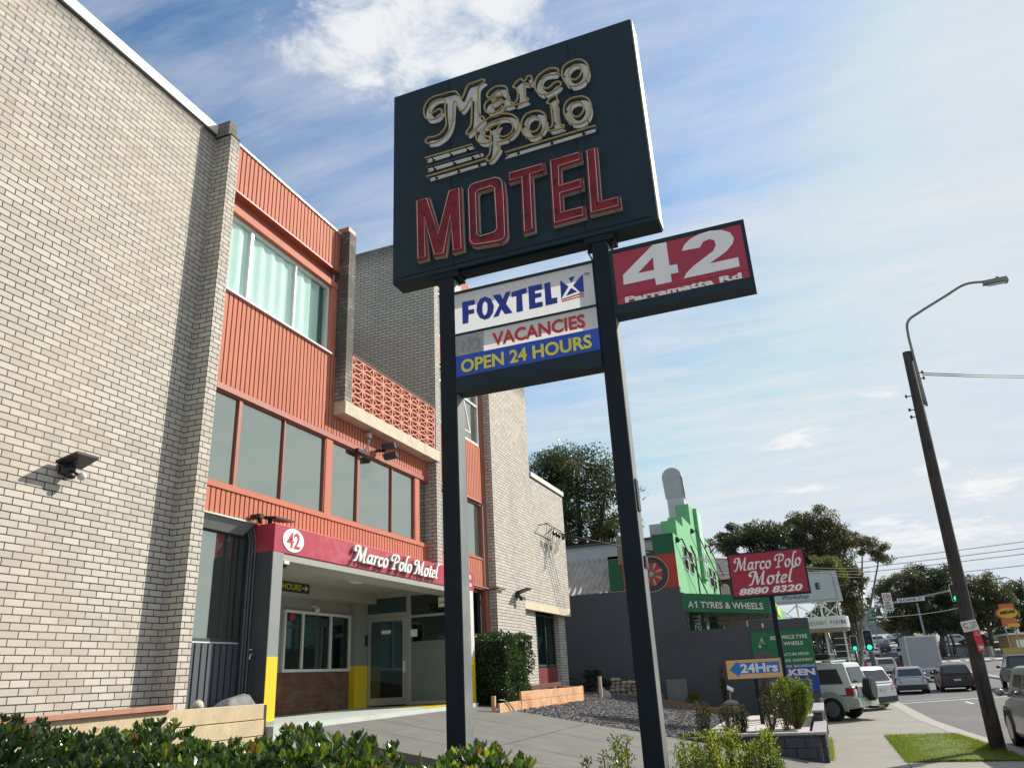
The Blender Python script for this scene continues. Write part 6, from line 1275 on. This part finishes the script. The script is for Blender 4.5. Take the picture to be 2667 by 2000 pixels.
g = MB(); g.box(-.62,-.60,-.02,.05,.7,1.1); g.beam((-.3,.16,1.28),(.1,.2,1.5),.02,.02); part('wiper', g, m_trim, fw_)
g = MB()
for yy in (.7,1.6,2.5): g.box(-.7,.7,yy,yy+.05,1.92,1.96); g.box(-.69,-.66,yy,yy+.05,1.87,1.92); g.box(.66,.69,yy,yy+.05,1.87,1.92)
g.box(-.72,-.68,.35,2.8,1.96,1.99); g.box(.68,.72,.35,2.8,1.96,1.99); part('roof_rack', g, m_aluw, fw_)
rb = thing('roof_bag', 'long black roof bag strapped on the four-wheel drive rack', 'bag', (0, 0, 0))
g = MB(); g.box(-.62,-.05,.75,2.9,1.995,2.20); part('bag', g, m_black, rb, bevel=.06)
rb.location = fw_.location; rb.rotation_euler = fw_.rotation_euler
car('white crossover with red tail light parked just beyond the four-wheel drive', whitep, 2.0, 36.6, -1.9, R(50), 'suv', 'cars parked across the footpath')
for i, (x, y, c, yw_, ty, lab) in enumerate(((9.3,156,silver,1.5,'sedan','silver sedan side-on in the hillside yard above the signal'),(5.4,158,greyp,1.3,'suv','dark crossover left of the silver sedan in the hillside yard'),(12.3,160,whitep,1.9,'hatch','white hatchback right of the silver sedan in the hillside yard'),(14.2,158,navyp,1.6,'sedan','navy sedan behind the maroon banner in the hillside yard'),(19.3,142,whitep,1.7,'sedan','white sedan under the trees above the long low wall'),(22.0,139,maroonp,1.5,'sedan','dark red sedan under the trees beside the white sedan'),(24.6,140,whitep,1.5,'suv','white crossover half hidden by the power pole signs'),(3.6,170,whitep,1.2,'wagon','white wagon farthest up the hillside yard'))):
    zz_ = 2.15+(5.4-2.15)*(y-152)/48 if x < 8 else 2.0+(y-150)*.075
    a = (x-2.8)/37.2; zf = (2.15+(1.05-2.15)*a); yf = 152+(131-152)*a; zz_ = zf+(5.4-zf)*(y-yf)/(200-yf)
    car(lab, c, x+2.2, y, zz_+.02, yw_, ty, 'cars parked on the hillside yard')
vb = thing('blue_van', 'dark blue van parked above the wall behind the power pole', 'van', (22.5, 152, 2.2))
b = MB(); b.hexa([(20.6,152,2.0),(23.4,152,2.0),(23.4,157,2.0),(20.6,157,2.0),(20.75,152.1,4.2),(23.25,152.1,4.2),(23.25,156.5,4.2),(20.75,156.5,4.2)]); part('body', b, navyp, vb, bevel=.1)
b = MB(); b.box(20.95,23.05,152.0,152.04,3.2,3.95); part('rear_window', b, m_cglass, vb)
b = MB(); b.box(20.7,23.3,152.2,156.3,4.2,4.27); part('roof', b, whitep, vb)

# ---------------------------------------------------------------- pedestrian
def person(label, x, y, z, h, yaw, shirt, trousers, skin):
    t = thing('person', label, 'person', (x, y, z)); k = h/1.75
    def limb(pts, rs, n=10):
        b = MB(); b.tube([tuple(Vector(p)*k+Vector((x, y, z))) for p in pts], [r*k for r in rs], n); return b
    me = bpy.data.meshes.new('body'); jo = [((0,0,.93),.13),((0,0,1.15),.135),((0,.0,1.38),.15),((0,0,1.50),.06),((0,-.01,1.62),.098),((0,0,1.70),.085),((.10,0,.86),.09),((.11,.03,.48),.062),((.12,.0,.08),.042),((.12,-.13,.03),.035),((-.10,0,.86),.09),((-.11,-.05,.48),.062),((-.12,.05,.08),.042),((-.12,-.08,.03),.035),((.19,0,1.40),.06),((.24,.02,1.12),.042),((.25,-.04,.86),.034),((.25,-.06,.78),.03),((-.19,0,1.40),.06),((-.24,.02,1.12),.042),((-.25,-.05,.86),.034),((-.25,-.07,.78),.03)]
    ed = [(0,1),(1,2),(2,3),(3,4),(4,5),(0,6),(6,7),(7,8),(8,9),(0,10),(10,11),(11,12),(12,13),(2,14),(14,15),(15,16),(16,17),(2,18),(18,19),(19,20),(20,21)]
    me.from_pydata([tuple(Vector(p)*k) for p, r in jo], ed, []); me.materials.append(skin)
    o = bpy.data.objects.new('body', me); COL.objects.link(o); o.parent = t; s = o.modifiers.new('skin', 'SKIN'); o.modifiers.new('sub', 'SUBSURF').levels = 1
    for i, (p, r) in enumerate(jo): me.skin_vertices[0].data[i].radius = (r*k, r*k)
    me.skin_vertices[0].data[0].use_root = True
    b = limb([(0,0,.92),(0,0,1.1),(0,0,1.36),(0,0,1.48)],[.165,.16,.19,.09],12)
    for s_ in (-1, 1): b.tube([tuple(Vector(p)*k+Vector((x,y,z))) for p in ((s_*.14,0,1.42),(s_*.21,.01,1.36),(s_*.25,.02,1.10),(s_*.255,-.04,.88))],[.08*k,.075*k,.06*k,.045*k],8)
    part('jacket', b, shirt, t, True)
    b = limb([(.09,0,.95),(.10,.0,.85),(.11,.03,.48),(.12,0,.08)],[.12,.105,.078,.06],10)
    b.tube([tuple(Vector(p)*k+Vector((x,y,z))) for p in ((-.09,0,.95),(-.10,0,.85),(-.11,-.05,.48),(-.12,.05,.08))],[.12*k,.105*k,.078*k,.06*k],10); part('trousers', b, trousers, t, True)
    b = MB(); b.ball(tuple(Vector((0,.02,1.67))*k+Vector((x,y,z))),.105*k,.115*k,.10*k,10,7); part('hair', b, m_black, t, True)
    t.rotation_euler = (0, 0, yaw); return t
person('person in a red top and blue jeans walking on the left footpath', 1.02, 60, prof(60)+.02, 1.75, R(170), M('red_top', (.30,.03,.03), .8), M('blue_jeans', (.10,.16,.26), .85), M('skin', (.45,.27,.19), .6))
# ---------------------------------------------------------------- vegetation
def leaf(b, p, d, nrm, L, W, fold, mi):
    """one folded leaf blade"""
    s = d.cross(nrm)
    if s.length < 1e-4: s = d.orthogonal()
    s.normalize(); n = s.cross(d).normalized()
    m1, m2 = p+d*L*.30, p+d*L*.74; u = n*fold*W
    b.add([p, m1+s*W*.36+u, m2+s*W*.5+u, p+d*L+n*(-.06*L), m2-s*W*.5+u, m1-s*W*.36+u], [(0,1,2,3),(0,3,4,5)], mi)
def rnd():
    while True:
        v = Vector((random.uniform(-1,1), random.uniform(-1,1), random.uniform(-1,1)))
        if .05 < v.length < 1: return v
hl = [leafmat('hedge_leaf_dark', (.040,.075,.026), .22, .27, .6), leafmat('hedge_leaf_mid', (.07,.125,.028), .32, .28, .6), leafmat('hedge_leaf_fresh', (.18,.23,.035), .45, .32, .5), leafmat('hedge_leaf_red', (.20,.085,.035), .35, .38, .5), leafmat('hedge_leaf_olive', (.12,.12,.035), .35, .38, .5)]
m_twig = M('twig_brown', (.10,.065,.04), .85)
# clipped foreground hedge: rosettes of broad glossy leaves along a strip
hedge_pts = [(-6.6,3.6,-.06),(-4.5,3.45,-.095),(-3.9,3.43,-.165),(-3.2,3.36,-.205),(-2.75,3.26,-.205),(-2.3,3.12,-.235),(-1.9,3.0,-.235),(-1.6,2.94,-.285),(-1.38,2.88,-.28),(-1.22,2.82,-.36)]
hp = spline(hedge_pts, False, 6)
fh = thing('hedge', 'low glossy-leaved garden hedge with reddish new tips across the bottom of the view', 'hedge', (-2.8, 3.2, -1.6))
b = MB(); tw = MB()
for i in range(2300):
    t = random.random()**1.0; q = Vector(hp[min(len(hp)-1, int(t*len(hp)))]); nx = Vector(hp[min(len(hp)-1, int(t*len(hp))+1)]); q = q.lerp(nx, random.random())
    w = random.uniform(-.42, .55); depth_ = abs(random.gauss(0, .10)); top = q.z-.04-depth_-.35*max(0, abs(w-.05)-.3)
    wob = .05*math.sin(q.x*5.1+w*4)+.035*math.sin(q.x*11.7); c = Vector((q.x+random.uniform(-.1,.1), q.y+w, top+wob))
    right = max(0, min(1, (q.x+3.2)/2.0)); n = random.randint(5, 8); ax = (Vector((0,0,1))+rnd()*.35).normalized(); a0 = random.uniform(0, 6.28)
    fresh = random.random() < (.10+.45*right) and depth_ < .1
    for k in range(n):
        a = a0+k*2.4; tilt = random.uniform(.35, 1.0) if k < n-2 else random.uniform(.08, .35)
        side = Vector((math.cos(a), math.sin(a), 0)); d = (ax*math.cos(tilt)+side*math.sin(tilt)).normalized(); nr_ = (ax*math.sin(tilt)-side*math.cos(tilt))
        L = random.uniform(.036, .064)*(1.0 if k < n-2 else .8); mi = random.choices((0,1,2,3,4), (.2,.35,.25,.10,.10) if fresh else (.62,.33,.03,.005,.015))[0]
        leaf(b, c+d*.008, d, -nr_, L, L*random.uniform(.46,.60), random.uniform(.05,.22), mi)
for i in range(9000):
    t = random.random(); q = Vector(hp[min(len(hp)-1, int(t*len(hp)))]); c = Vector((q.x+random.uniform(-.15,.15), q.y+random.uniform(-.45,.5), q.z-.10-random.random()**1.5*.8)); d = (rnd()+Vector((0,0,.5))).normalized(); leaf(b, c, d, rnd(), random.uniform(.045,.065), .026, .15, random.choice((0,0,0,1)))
for k in range(10):
    t = random.random(); 
part('leaves', b, hl, fh)
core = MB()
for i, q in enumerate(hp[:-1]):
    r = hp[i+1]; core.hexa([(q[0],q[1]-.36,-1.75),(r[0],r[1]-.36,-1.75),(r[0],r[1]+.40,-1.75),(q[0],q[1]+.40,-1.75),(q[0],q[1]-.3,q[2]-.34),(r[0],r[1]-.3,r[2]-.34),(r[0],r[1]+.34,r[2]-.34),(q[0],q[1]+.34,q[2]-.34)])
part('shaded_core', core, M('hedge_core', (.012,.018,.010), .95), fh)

def shrub(label, x, y, z, h, w, nst, leaves, L, mats, wts, group, seed, upright=.6, name='shrub', cat='shrub', dens=1.0):
    """branching stems with small leaves along them"""
    random.seed(seed); t = thing(name, label, cat, (x, y, z), group); st = MB(); lf = MB()
    for i in range(nst):
        a = random.uniform(0, 6.28); r = w*random.uniform(.15, 1)*.5; hh = h*random.uniform(.62, 1.0)
        p0 = Vector((x+random.uniform(-.06,.06), y+random.uniform(-.06,.06), z)); p2 = Vector((x+r*math.cos(a), y+r*math.sin(a), z+hh)); p1 = p0.lerp(p2, .5)+Vector((r*.25*math.cos(a), r*.25*math.sin(a), -hh*.04))
        pts = spline([p0, p1, p2], False, 5); st.tube(pts, [.010*(1-.7*k/(len(pts)-1))+.002 for k in range(len(pts))], 5, caps=False)
        for k in range(int(leaves*dens*2.2)):
            u = .22+.78*random.random()**.7; q = Vector(pts[min(len(pts)-1, int(u*len(pts)))]); off = rnd()*(.035+.10*w*random.random()*(1.05-u*.5)); d = (rnd()+Vector((0,0,upright))+off*4).normalized()
            leaf(lf, q+off, d, rnd(), L*random.uniform(.7,1.25), L*.45, .12, random.choices(range(len(mats)), wts)[0])
    part('leaves', lf, mats, t); part('stems', st, m_twig, t); return t
yl = [leafmat('shrub_yellow', (.30,.27,.035), .4, .4), leafmat('shrub_lime', (.14,.20,.03), .4, .4), leafmat('shrub_green', (.05,.095,.022), .3, .35, .5), leafmat('shrub_bronze', (.12,.075,.03), .3, .4)]
shrub('sparse small-leaved shrub left of the right sign post', -1.62, 6.4, -1.85, 1.38, .62, 17, 100, .028, yl, (.05,.35,.45,.15), 'small-leaved garden shrubs', 3)
shrub('twiggy green shrub touching the right sign post', -1.22, 6.9, -1.85, 1.20, .5, 12, 75, .028, yl, (.05,.3,.5,.15), 'small-leaved garden shrubs', 4)
shrub('bright yellow-green small-leaved shrub right of the sign posts', -.95, 7.45, -1.95, 1.42, .85, 60, 170, .027, yl, (.3,.42,.24,.04), 'small-leaved garden shrubs', 5)
shrub('olive-tipped shrub at the right end beside the lime green one', -.60, 7.5, -1.95, 1.27, .5, 28, 150, .026, yl, (.12,.42,.38,.08), 'small-leaved garden shrubs', 6)
shrub('yellowish shrub directly right of the right sign post foot', -1.14, 7.3, -1.95, 1.26, .46, 24, 140, .026, yl, (.28,.42,.26,.04), 'small-leaved garden shrubs', 8)
dk = [leafmat('bed_shrub_dark', (.035,.05,.02), .2), leafmat('bed_shrub_green', (.06,.08,.03), .3), leafmat('bed_shrub_brown', (.09,.06,.03), .2)]
for i, (x, y, h, w, lab) in enumerate(((-2.75,18.9,.75,.42,'thin dark bush at the left end of the pebble bed'),(-2.25,19.3,.72,.45,'bare-stemmed bush second from the left in the pebble bed'),(-1.95,18.8,.62,.42,'low open bush before the arrow sign post'),(-1.35,19.0,.80,.5,'tall open bush right of the arrow sign post'),(-1.05,19.8,.9,.5,'leggy bush beneath the pole sign'))):
    shrub(lab, x, y, -1.42, h, w, 12, 46, .040, dk, (.5,.35,.15), 'open bushes in the pebble bed', 20+i)
shrub('dense bright green rounded bush at the street corner of the bed', -.86, 20.7, -1.42, 1.10, 1.05, 60, 130, .038, yl, (.16,.46,.34,.04), 'open bushes in the pebble bed', 31)
shrub('brown-leaved bush against the blue service board', -1.5, 24.8, -1.42, 1.1, .8, 20, 90, .05, [leafmat('brown_leaf', (.07,.04,.03), .2), dk[0]], (.7,.3), 'open bushes in the pebble bed', 32)
shrub('dark green tall grass clump under the service board', -1.9, 27.4, -1.42, .8, .7, 24, 40, .08, dk, (.6,.4,0), 'plants along the grey wall', 33)
def palm(label, x, y, z, h, n, L, seed, mats, group):
    random.seed(seed); t = thing('palm', label, 'palm', (x, y, z), group); b = MB(); st = MB()
    for i in range(n):
        a = 6.283*i/n+random.uniform(-.3,.3); el = random.uniform(.5, 1.3); p = Vector((x, y, z+h*.25)); pts = [Vector((x, y, z)), p]
        for k in range(1, 8):
            u = k/7; pts.append(p+Vector((math.cos(a)*math.cos(el)*L*u, math.sin(a)*math.cos(el)*L*u, math.sin(el)*L*u-.55*L*u*u*(1.3-el*.5))))
        st.tube(pts, .008, 4, caps=False)
        for k in range(2, len(pts)-1):
            for s in (-1, 1):
                for m in range(4):
                    q = pts[k].lerp(pts[k+1], m/4); d = (pts[k+1]-pts[k]).normalized(); sd = d.cross(Vector((0,0,1))).normalized()*s; leaf(b, q, (sd*.8+d*.6+Vector((0,0,-.25))).normalized(), Vector((0,0,1)), L*.30, L*.022, .1, random.randrange(len(mats)))
    part('fronds', b, mats, t); part('stems', st, m_twig, t)
pm = [leafmat('palm_dark', (.02,.05,.03), .2), leafmat('palm_mid', (.045,.08,.03), .25)]; py_ = [leafmat('palm_yellow', (.22,.21,.03), .35), leafmat('palm_olive', (.10,.13,.03), .3)]
palm('dark feathery palm in the shade against the grey wall', -7.9, 28.6, -.75, 1.2, 14, 1.0, 41, pm, 'plants along the grey wall'); palm('dark small palm beside the far window corner', -8.9, 27.6, -.5, .9, 9, .8, 42, pm, 'plants along the grey wall')
palm('low yellowish fan clump at the foot of the grey wall', -4.35, 28.3, -1.1, .4, 16, .42, 43, py_, 'plants along the grey wall')
shrub('slim dark sapling before the grey wall', -3.4, 28.7, -1.15, 1.15, .5, 7, 26, .07, dk, (.7,.3,0), 'plants along the grey wall', 45)
# clipped box hedge by the porch
random.seed(50); ch_ = thing('clipped_hedge', 'tall clipped box-shaped hedge beside the far white porch post', 'hedge', (-7.85, 19.2, -.6))
b = MB(); x0, x1, y0, y1, z0, z1 = -9.3, -7.14, 18.3, 20.0, -.72, 1.03
for i in range(11500):
    f = random.random(); u, v_, w = random.random(), random.random(), random.random(); j = abs(random.gauss(0, .07)); lump = .06*math.sin(u*9+v_*7)+.05*math.sin(v_*13)
    if f < .42: p = Vector((x0+(x1-x0)*u, y0+j-.02+lump, z0+(z1-z0)*v_)); n_ = Vector((0,-1,0))
    elif f < .78: p = Vector((x1-j+lump, y0+(y1-y0)*u, z0+(z1-z0)*v_)); n_ = Vector((1,0,0))
    else: p = Vector((x0+(x1-x0)*u, y0+(y1-y0)*v_, z1-j+lump)); n_ = Vector((0,0,1))
    d = (rnd()+n_*.5+Vector((0,0,.3))).normalized(); leaf(b, p, d, rnd(), random.uniform(.045,.075), .036, .15, random.choices((0,1,2), (.55,.4,.05))[0])
part('leaves', b, [leafmat('box_dark', (.028,.055,.022), .2, .3, .5), leafmat('box_mid', (.05,.09,.03), .25, .3, .5), leafmat('box_light', (.12,.17,.04), .3)], ch_)
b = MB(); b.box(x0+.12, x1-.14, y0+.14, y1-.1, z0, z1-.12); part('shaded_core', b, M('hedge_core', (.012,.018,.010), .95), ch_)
b = MB()
for yy in (18.6, 19.2, 19.7): b.tube([(-7.3,yy,-.8),(-7.32,yy+.05,-.3)],.03,6)
part('stems', b, m_twig, ch_)
shrub('light green bush poking above the clipped hedge by the white post', -8.3, 18.4, -.6, 1.95, .5, 10, 60, .07, [yl[1], yl[2]], (.7,.3), 'small-leaved garden shrubs', 51)

m_bark = M('grey_bark', (.10,.085,.07), .9, var=.3, vs=3, bump=.4); m_barkp = M('pale_bark', (.20,.18,.15), .9, var=.25, vs=2)
def tree(label, base, blobs, n, size, cols, group, seed, trunk=.35, bark=None, droop=.0, clump=.9, name='tree'):
    """trunk and limbs to clumps of small leaf faces; blobs = crown masses (x, y, z, rx, ry, rz)"""
    random.seed(seed); t = thing(name, label, 'tree', base, group); b = MB(); w = MB(); base = Vector(base)
    vol = [bl[3]*bl[4]*bl[5] for bl in blobs]; cl = []
    zt = min(bl[2]-bl[5]*.3 for bl in blobs); fork = base.lerp(Vector((sum(bl[0]*v for bl, v in zip(blobs, vol))/sum(vol), sum(bl[1]*v for bl, v in zip(blobs, vol))/sum(vol), zt)), .75)
    w.tube([base-Vector((0,0,.4)), base.lerp(fork,.5)+Vector((random.uniform(-.2,.2),0,0)), fork], [trunk, trunk*.8, trunk*.65], 9)
    for bl, v in zip(blobs, vol):
        c = Vector(bl[:3]); m = max(7, int(clump*30*(v/max(vol))**.6))
        lim = spline([fork, fork.lerp(c,.5)+Vector((0,0,-.1*bl[5])), c], False, 4); w.tube(lim, [trunk*.5*(1-.7*i/(len(lim)-1)) for i in range(len(lim))], 6, caps=False)
        for k in range(m):
            d = rnd().normalized(); r = random.uniform(.45, 1.0); cc = c+Vector((d.x*bl[3]*r, d.y*bl[4]*r, d.z*bl[5]*r)); cr_ = random.uniform(.30,.55)*min(bl[3], bl[5])
            cl.append((cc, cr_, v/sum(vol)/m)); w.tube([c.lerp(cc,.15), c.lerp(cc,.6)+Vector((0,0,-.08*bl[5])), cc], [trunk*.16, trunk*.10, trunk*.04], 5, caps=False)
    for cc, cr_, sh_ in cl:
        tone = random.choices(range(len(cols)), [1.0/(1+.3*i) for i in range(len(cols))])[0]
        for k in range(max(8, int(n*2.6*sh_))):
            d = rnd(); p = cc+Vector((d.x*cr_*1.25, d.y*cr_*1.25, d.z*cr_*.8)); dd = (rnd()+Vector((0,0,-droop))).normalized(); s = dd.orthogonal().normalized(); s = (s*math.cos(k)+dd.cross(s)*math.sin(k)); L = size*.62*random.uniform(.6,1.3); W = L*random.uniform(.35,.55)
            b.add([p, p+dd*L*.5+s*W*.5, p+dd*L, p+dd*L*.5-s*W*.5], [(0,1,2,3)], tone if random.random() < .75 else random.randrange(len(cols)))
    part('crown', b, cols, t); part('trunk', w, bark or m_bark, t, True); return t
fig = [leafmat('fig_dark', (.026,.046,.022), .18, .35, .4), leafmat('fig_mid', (.048,.07,.026), .22, .35, .4), leafmat('fig_olive', (.10,.105,.03), .25, .4)]
gum = [leafmat('gum_grey_green', (.07,.082,.05), .25, .45), leafmat('gum_olive', (.10,.10,.048), .25, .45), leafmat('gum_bronze', (.12,.09,.05), .25, .5)]
drk = [leafmat('pine_dark', (.034,.052,.034), .18, .45), leafmat('pine_mid', (.05,.07,.04), .2, .45), leafmat('pine_olive', (.085,.095,.045), .22)]
# big fig behind the motel
tree('big dark fig tree rising behind the far end of the motel', (-15.2,55,-1.5), [(-17.6,55,13.8,2.6,2.6,2.2),(-15.2,55,15.3,3.0,2.8,2.1),(-13.2,55.5,12.9,2.4,2.6,2.2),(-16.2,54,11.4,2.8,2.4,2.0),(-12.9,55,10.6,1.9,2.2,1.5),(-14.6,55,9.2,2.6,2.6,1.4),(-17.8,56,10.0,2.4,2.4,1.8),(-12.4,55,8.0,1.5,2,1.1),(-17.2,55.5,7.6,2.4,2.2,1.5),(-15.2,55,7.0,2.0,2,1.2)], 17000, .34, fig, 'street trees', 61, .7)
# gums beyond the green shop
tree('dark spreading tree just right of the green parapet', (-3.8,72,-1.7), [(-6.8,71,10.4,2.0,2.4,1.1),(-4.6,72,11.0,2.3,2.4,1.2),(-2.6,72,10.4,2.2,2.4,1.5),(-5.2,72,9.0,1.8,2,1.1),(-3.0,72,8.6,2.2,2.2,1.2),(-6.0,72,7.8,1.1,1.4,.8)], 11000, .34, drk, 'street trees', 62, .45)
tree('tall ragged bronze-green gum behind the pole sign', (2.0,77,-1.6), [(-.8,75,11.2,1.9,2.2,1.4),(1.0,75,12.0,2.0,2.2,1.4),(2.6,75.5,11.2,1.8,2.2,1.4),(-.2,75,9.4,2.2,2.2,1.3),(2.2,75,9.2,2.0,2.2,1.3),(3.9,75,10.3,1.2,1.6,1.0),(1.0,75,7.4,2.2,2,1.2),(3.0,75,7.3,1.3,1.6,1.0),(-1.2,75,7.6,1.4,1.6,1.0)], 15000, .32, gum, 'street trees', 63, .40, m_barkp, .5)
tree('leaning gum with drooping outer branches over the signal mast', (2.6,82,-1.5), [(5.2,80,10.2,1.2,1.6,.9),(6.6,80,9.4,1.0,1.4,1.1),(3.4,80,8.0,1.3,1.6,1.1),(2.6,80,6.2,1.4,1.6,1.2),(3.4,80,4.8,1.3,1.5,1.0),(2.4,80,3.3,1.2,1.4,1.0),(4.3,80,7.0,.8,1.2,.7),(1.6,80,2.0,1.2,1.3,1.2)], 8500, .30, gum, 'street trees', 64, .32, m_barkp, .8)
tree('bright olive bushy tree between the pole sign and billboard', (1.6,66,-1.8), [(1.2,66,7.2,1.3,1.4,.8),(2.0,66,6.2,1.4,1.4,.8),(.6,66,6.0,1.1,1.3,.8)], 3500, .26, [leafmat('bush_olive', (.13,.14,.03), .3), leafmat('bush_green', (.07,.09,.025), .3)], 'street trees', 65, .22)
tree('brown-green rounded tree left of the dark conifer across the road', (11.2,122,-.3), [(9.6,121,8.6,2.2,2.4,1.8),(12.0,121,9.8,2.6,2.6,1.8),(10.6,121,6.6,2.6,2.4,1.8),(13.4,121,7.6,2.2,2.4,1.8),(9.2,121,4.6,1.6,2,1.3),(11.6,122,4.6,2.2,2.2,1.4)], 10000, .42, gum, 'trees across the road', 66, .4)
tree('very dark dense tree rising behind the traffic lantern', (15.2,124,-.1), [(14.0,122,10.6,2.2,2.4,1.8),(16.2,122,10.2,2.4,2.6,1.8),(15.0,122,8.2,3.0,2.6,2.0),(17.6,122,8.0,2.0,2.4,1.8),(13.4,122,6.0,2.2,2.4,1.7),(16.4,122,5.6,2.6,2.4,1.8),(14.6,122,3.8,2.6,2.2,1.4),(18.0,122,4.2,1.8,2,1.4)], 13000, .42, drk, 'trees across the road', 67, .45)
tree('rounded olive tree right of the power pole', (22.0,130,.4), [(20.6,128,8.0,2.0,2.2,1.8),(22.8,128,9.0,2.4,2.4,1.9),(24.6,128,7.2,2.0,2.2,1.7),(21.6,128,5.8,2.4,2.4,1.7),(24.0,128,4.8,2.0,2.2,1.5),(19.8,128,4.2,1.6,2,1.5)], 10000, .44, [drk[1], drk[2], gum[1]], 'trees across the road', 68, .4)
tree('green tree behind the yellow oval sign at the right edge', (27.0,135,.6), [(25.8,134,7.2,1.8,2,1.4),(28.2,134,8.6,2.2,2.4,1.8),(27.0,134,5.2,2.6,2.4,1.7),(29.8,134,6.0,2.2,2.2,1.9),(25.0,134,3.2,1.6,2,1.2),(28.6,134,3.2,2.2,2.2,1.4)], 9000, .44, [drk[1], drk[2], drk[0]], 'trees across the road', 69, .4)
tree('low dark tree filling the gap left of the signal mast', (-1.2,68,-1.7), [(-.9,66,1.6,1.1,1.3,1.4),(.4,67,2.6,1.0,1.3,1.4),(1.0,67,.8,.9,1.2,1.1),(-.4,66,.2,1.0,1.2,1.0)], 4500, .26, [drk[0], drk[1], drk[2]], 'street trees', 70, .2)
for i, (x, y, h, lab) in enumerate(((11.9,128,4.0,'slender roadside tree at the left of the fence posts'),(13.9,126,4.4,'slender roadside tree in the middle of the fence posts'),(16.8,126,4.2,'slender roadside tree at the right of the fence posts'))):
    tree(lab, (x,y,prof(y)), [(x-.4,y,prof(y)+h,1.6,1.6,1.4),(x+.8,y,prof(y)+h+.8,1.5,1.6,1.3)], 2600, .40, drk, 'trees across the road', 75+i, .16)
bt_ = tree('small bare-twigged tree behind the flue', (-8.2,62,4), [(-8.9,62,9.3,.8,.8,1.1),(-7.3,62,9.0,1.0,.8,.9),(-6.2,62,8.7,.7,.7,.6)], 260, .18, [gum[2]], 'street trees', 80, .08, m_barkp)
# far ridge of trees closing the road
b = MB(); random.seed(90)
for i in range(9000):
    x = random.uniform(-60, 140); yb = 225+random.uniform(0, 40); hgt = 8+5*math.sin(x*.21)+3*math.sin(x*.53+1); p = Vector((x, yb, prof(yb)+random.random()*max(2, hgt))); dd = rnd().normalized(); s = dd.orthogonal().normalized(); L = random.uniform(1.0,2.0)
    b.add([p, p+dd*L*.5+s*L*.4, p+dd*L, p+dd*L*.5-s*L*.4], [(0,1,2,3)], random.randrange(3))
o = part('far_trees', b, drk); tag(o, 'distant line of dark trees closing off the top of the road', 'trees', kind='stuff')
shrub('dark bush against the yellow wall across the road', 23.4, 106.5, prof(106), 1.9, 1.4, 18, 60, .28, drk, (.5,.4,.1), 'trees across the road', 92)
b = MB(); random.seed(95)
for i in range(260):
    y = random.uniform(18.6, 23.5); x = -.235+abs(random.gauss(0, .035)); h = random.uniform(.04,.14); lx = .006
    b.add([(x-lx,y,-1.9),(x+lx,y,-1.9),(x+random.uniform(-.04,.08),y+random.uniform(-.05,.05),-1.9+h)], [(0,1,2)])
o = part('weeds', b, MATS['grass_b']); tag(o, 'weeds growing along the foot of the block wall', 'weeds', kind='stuff')
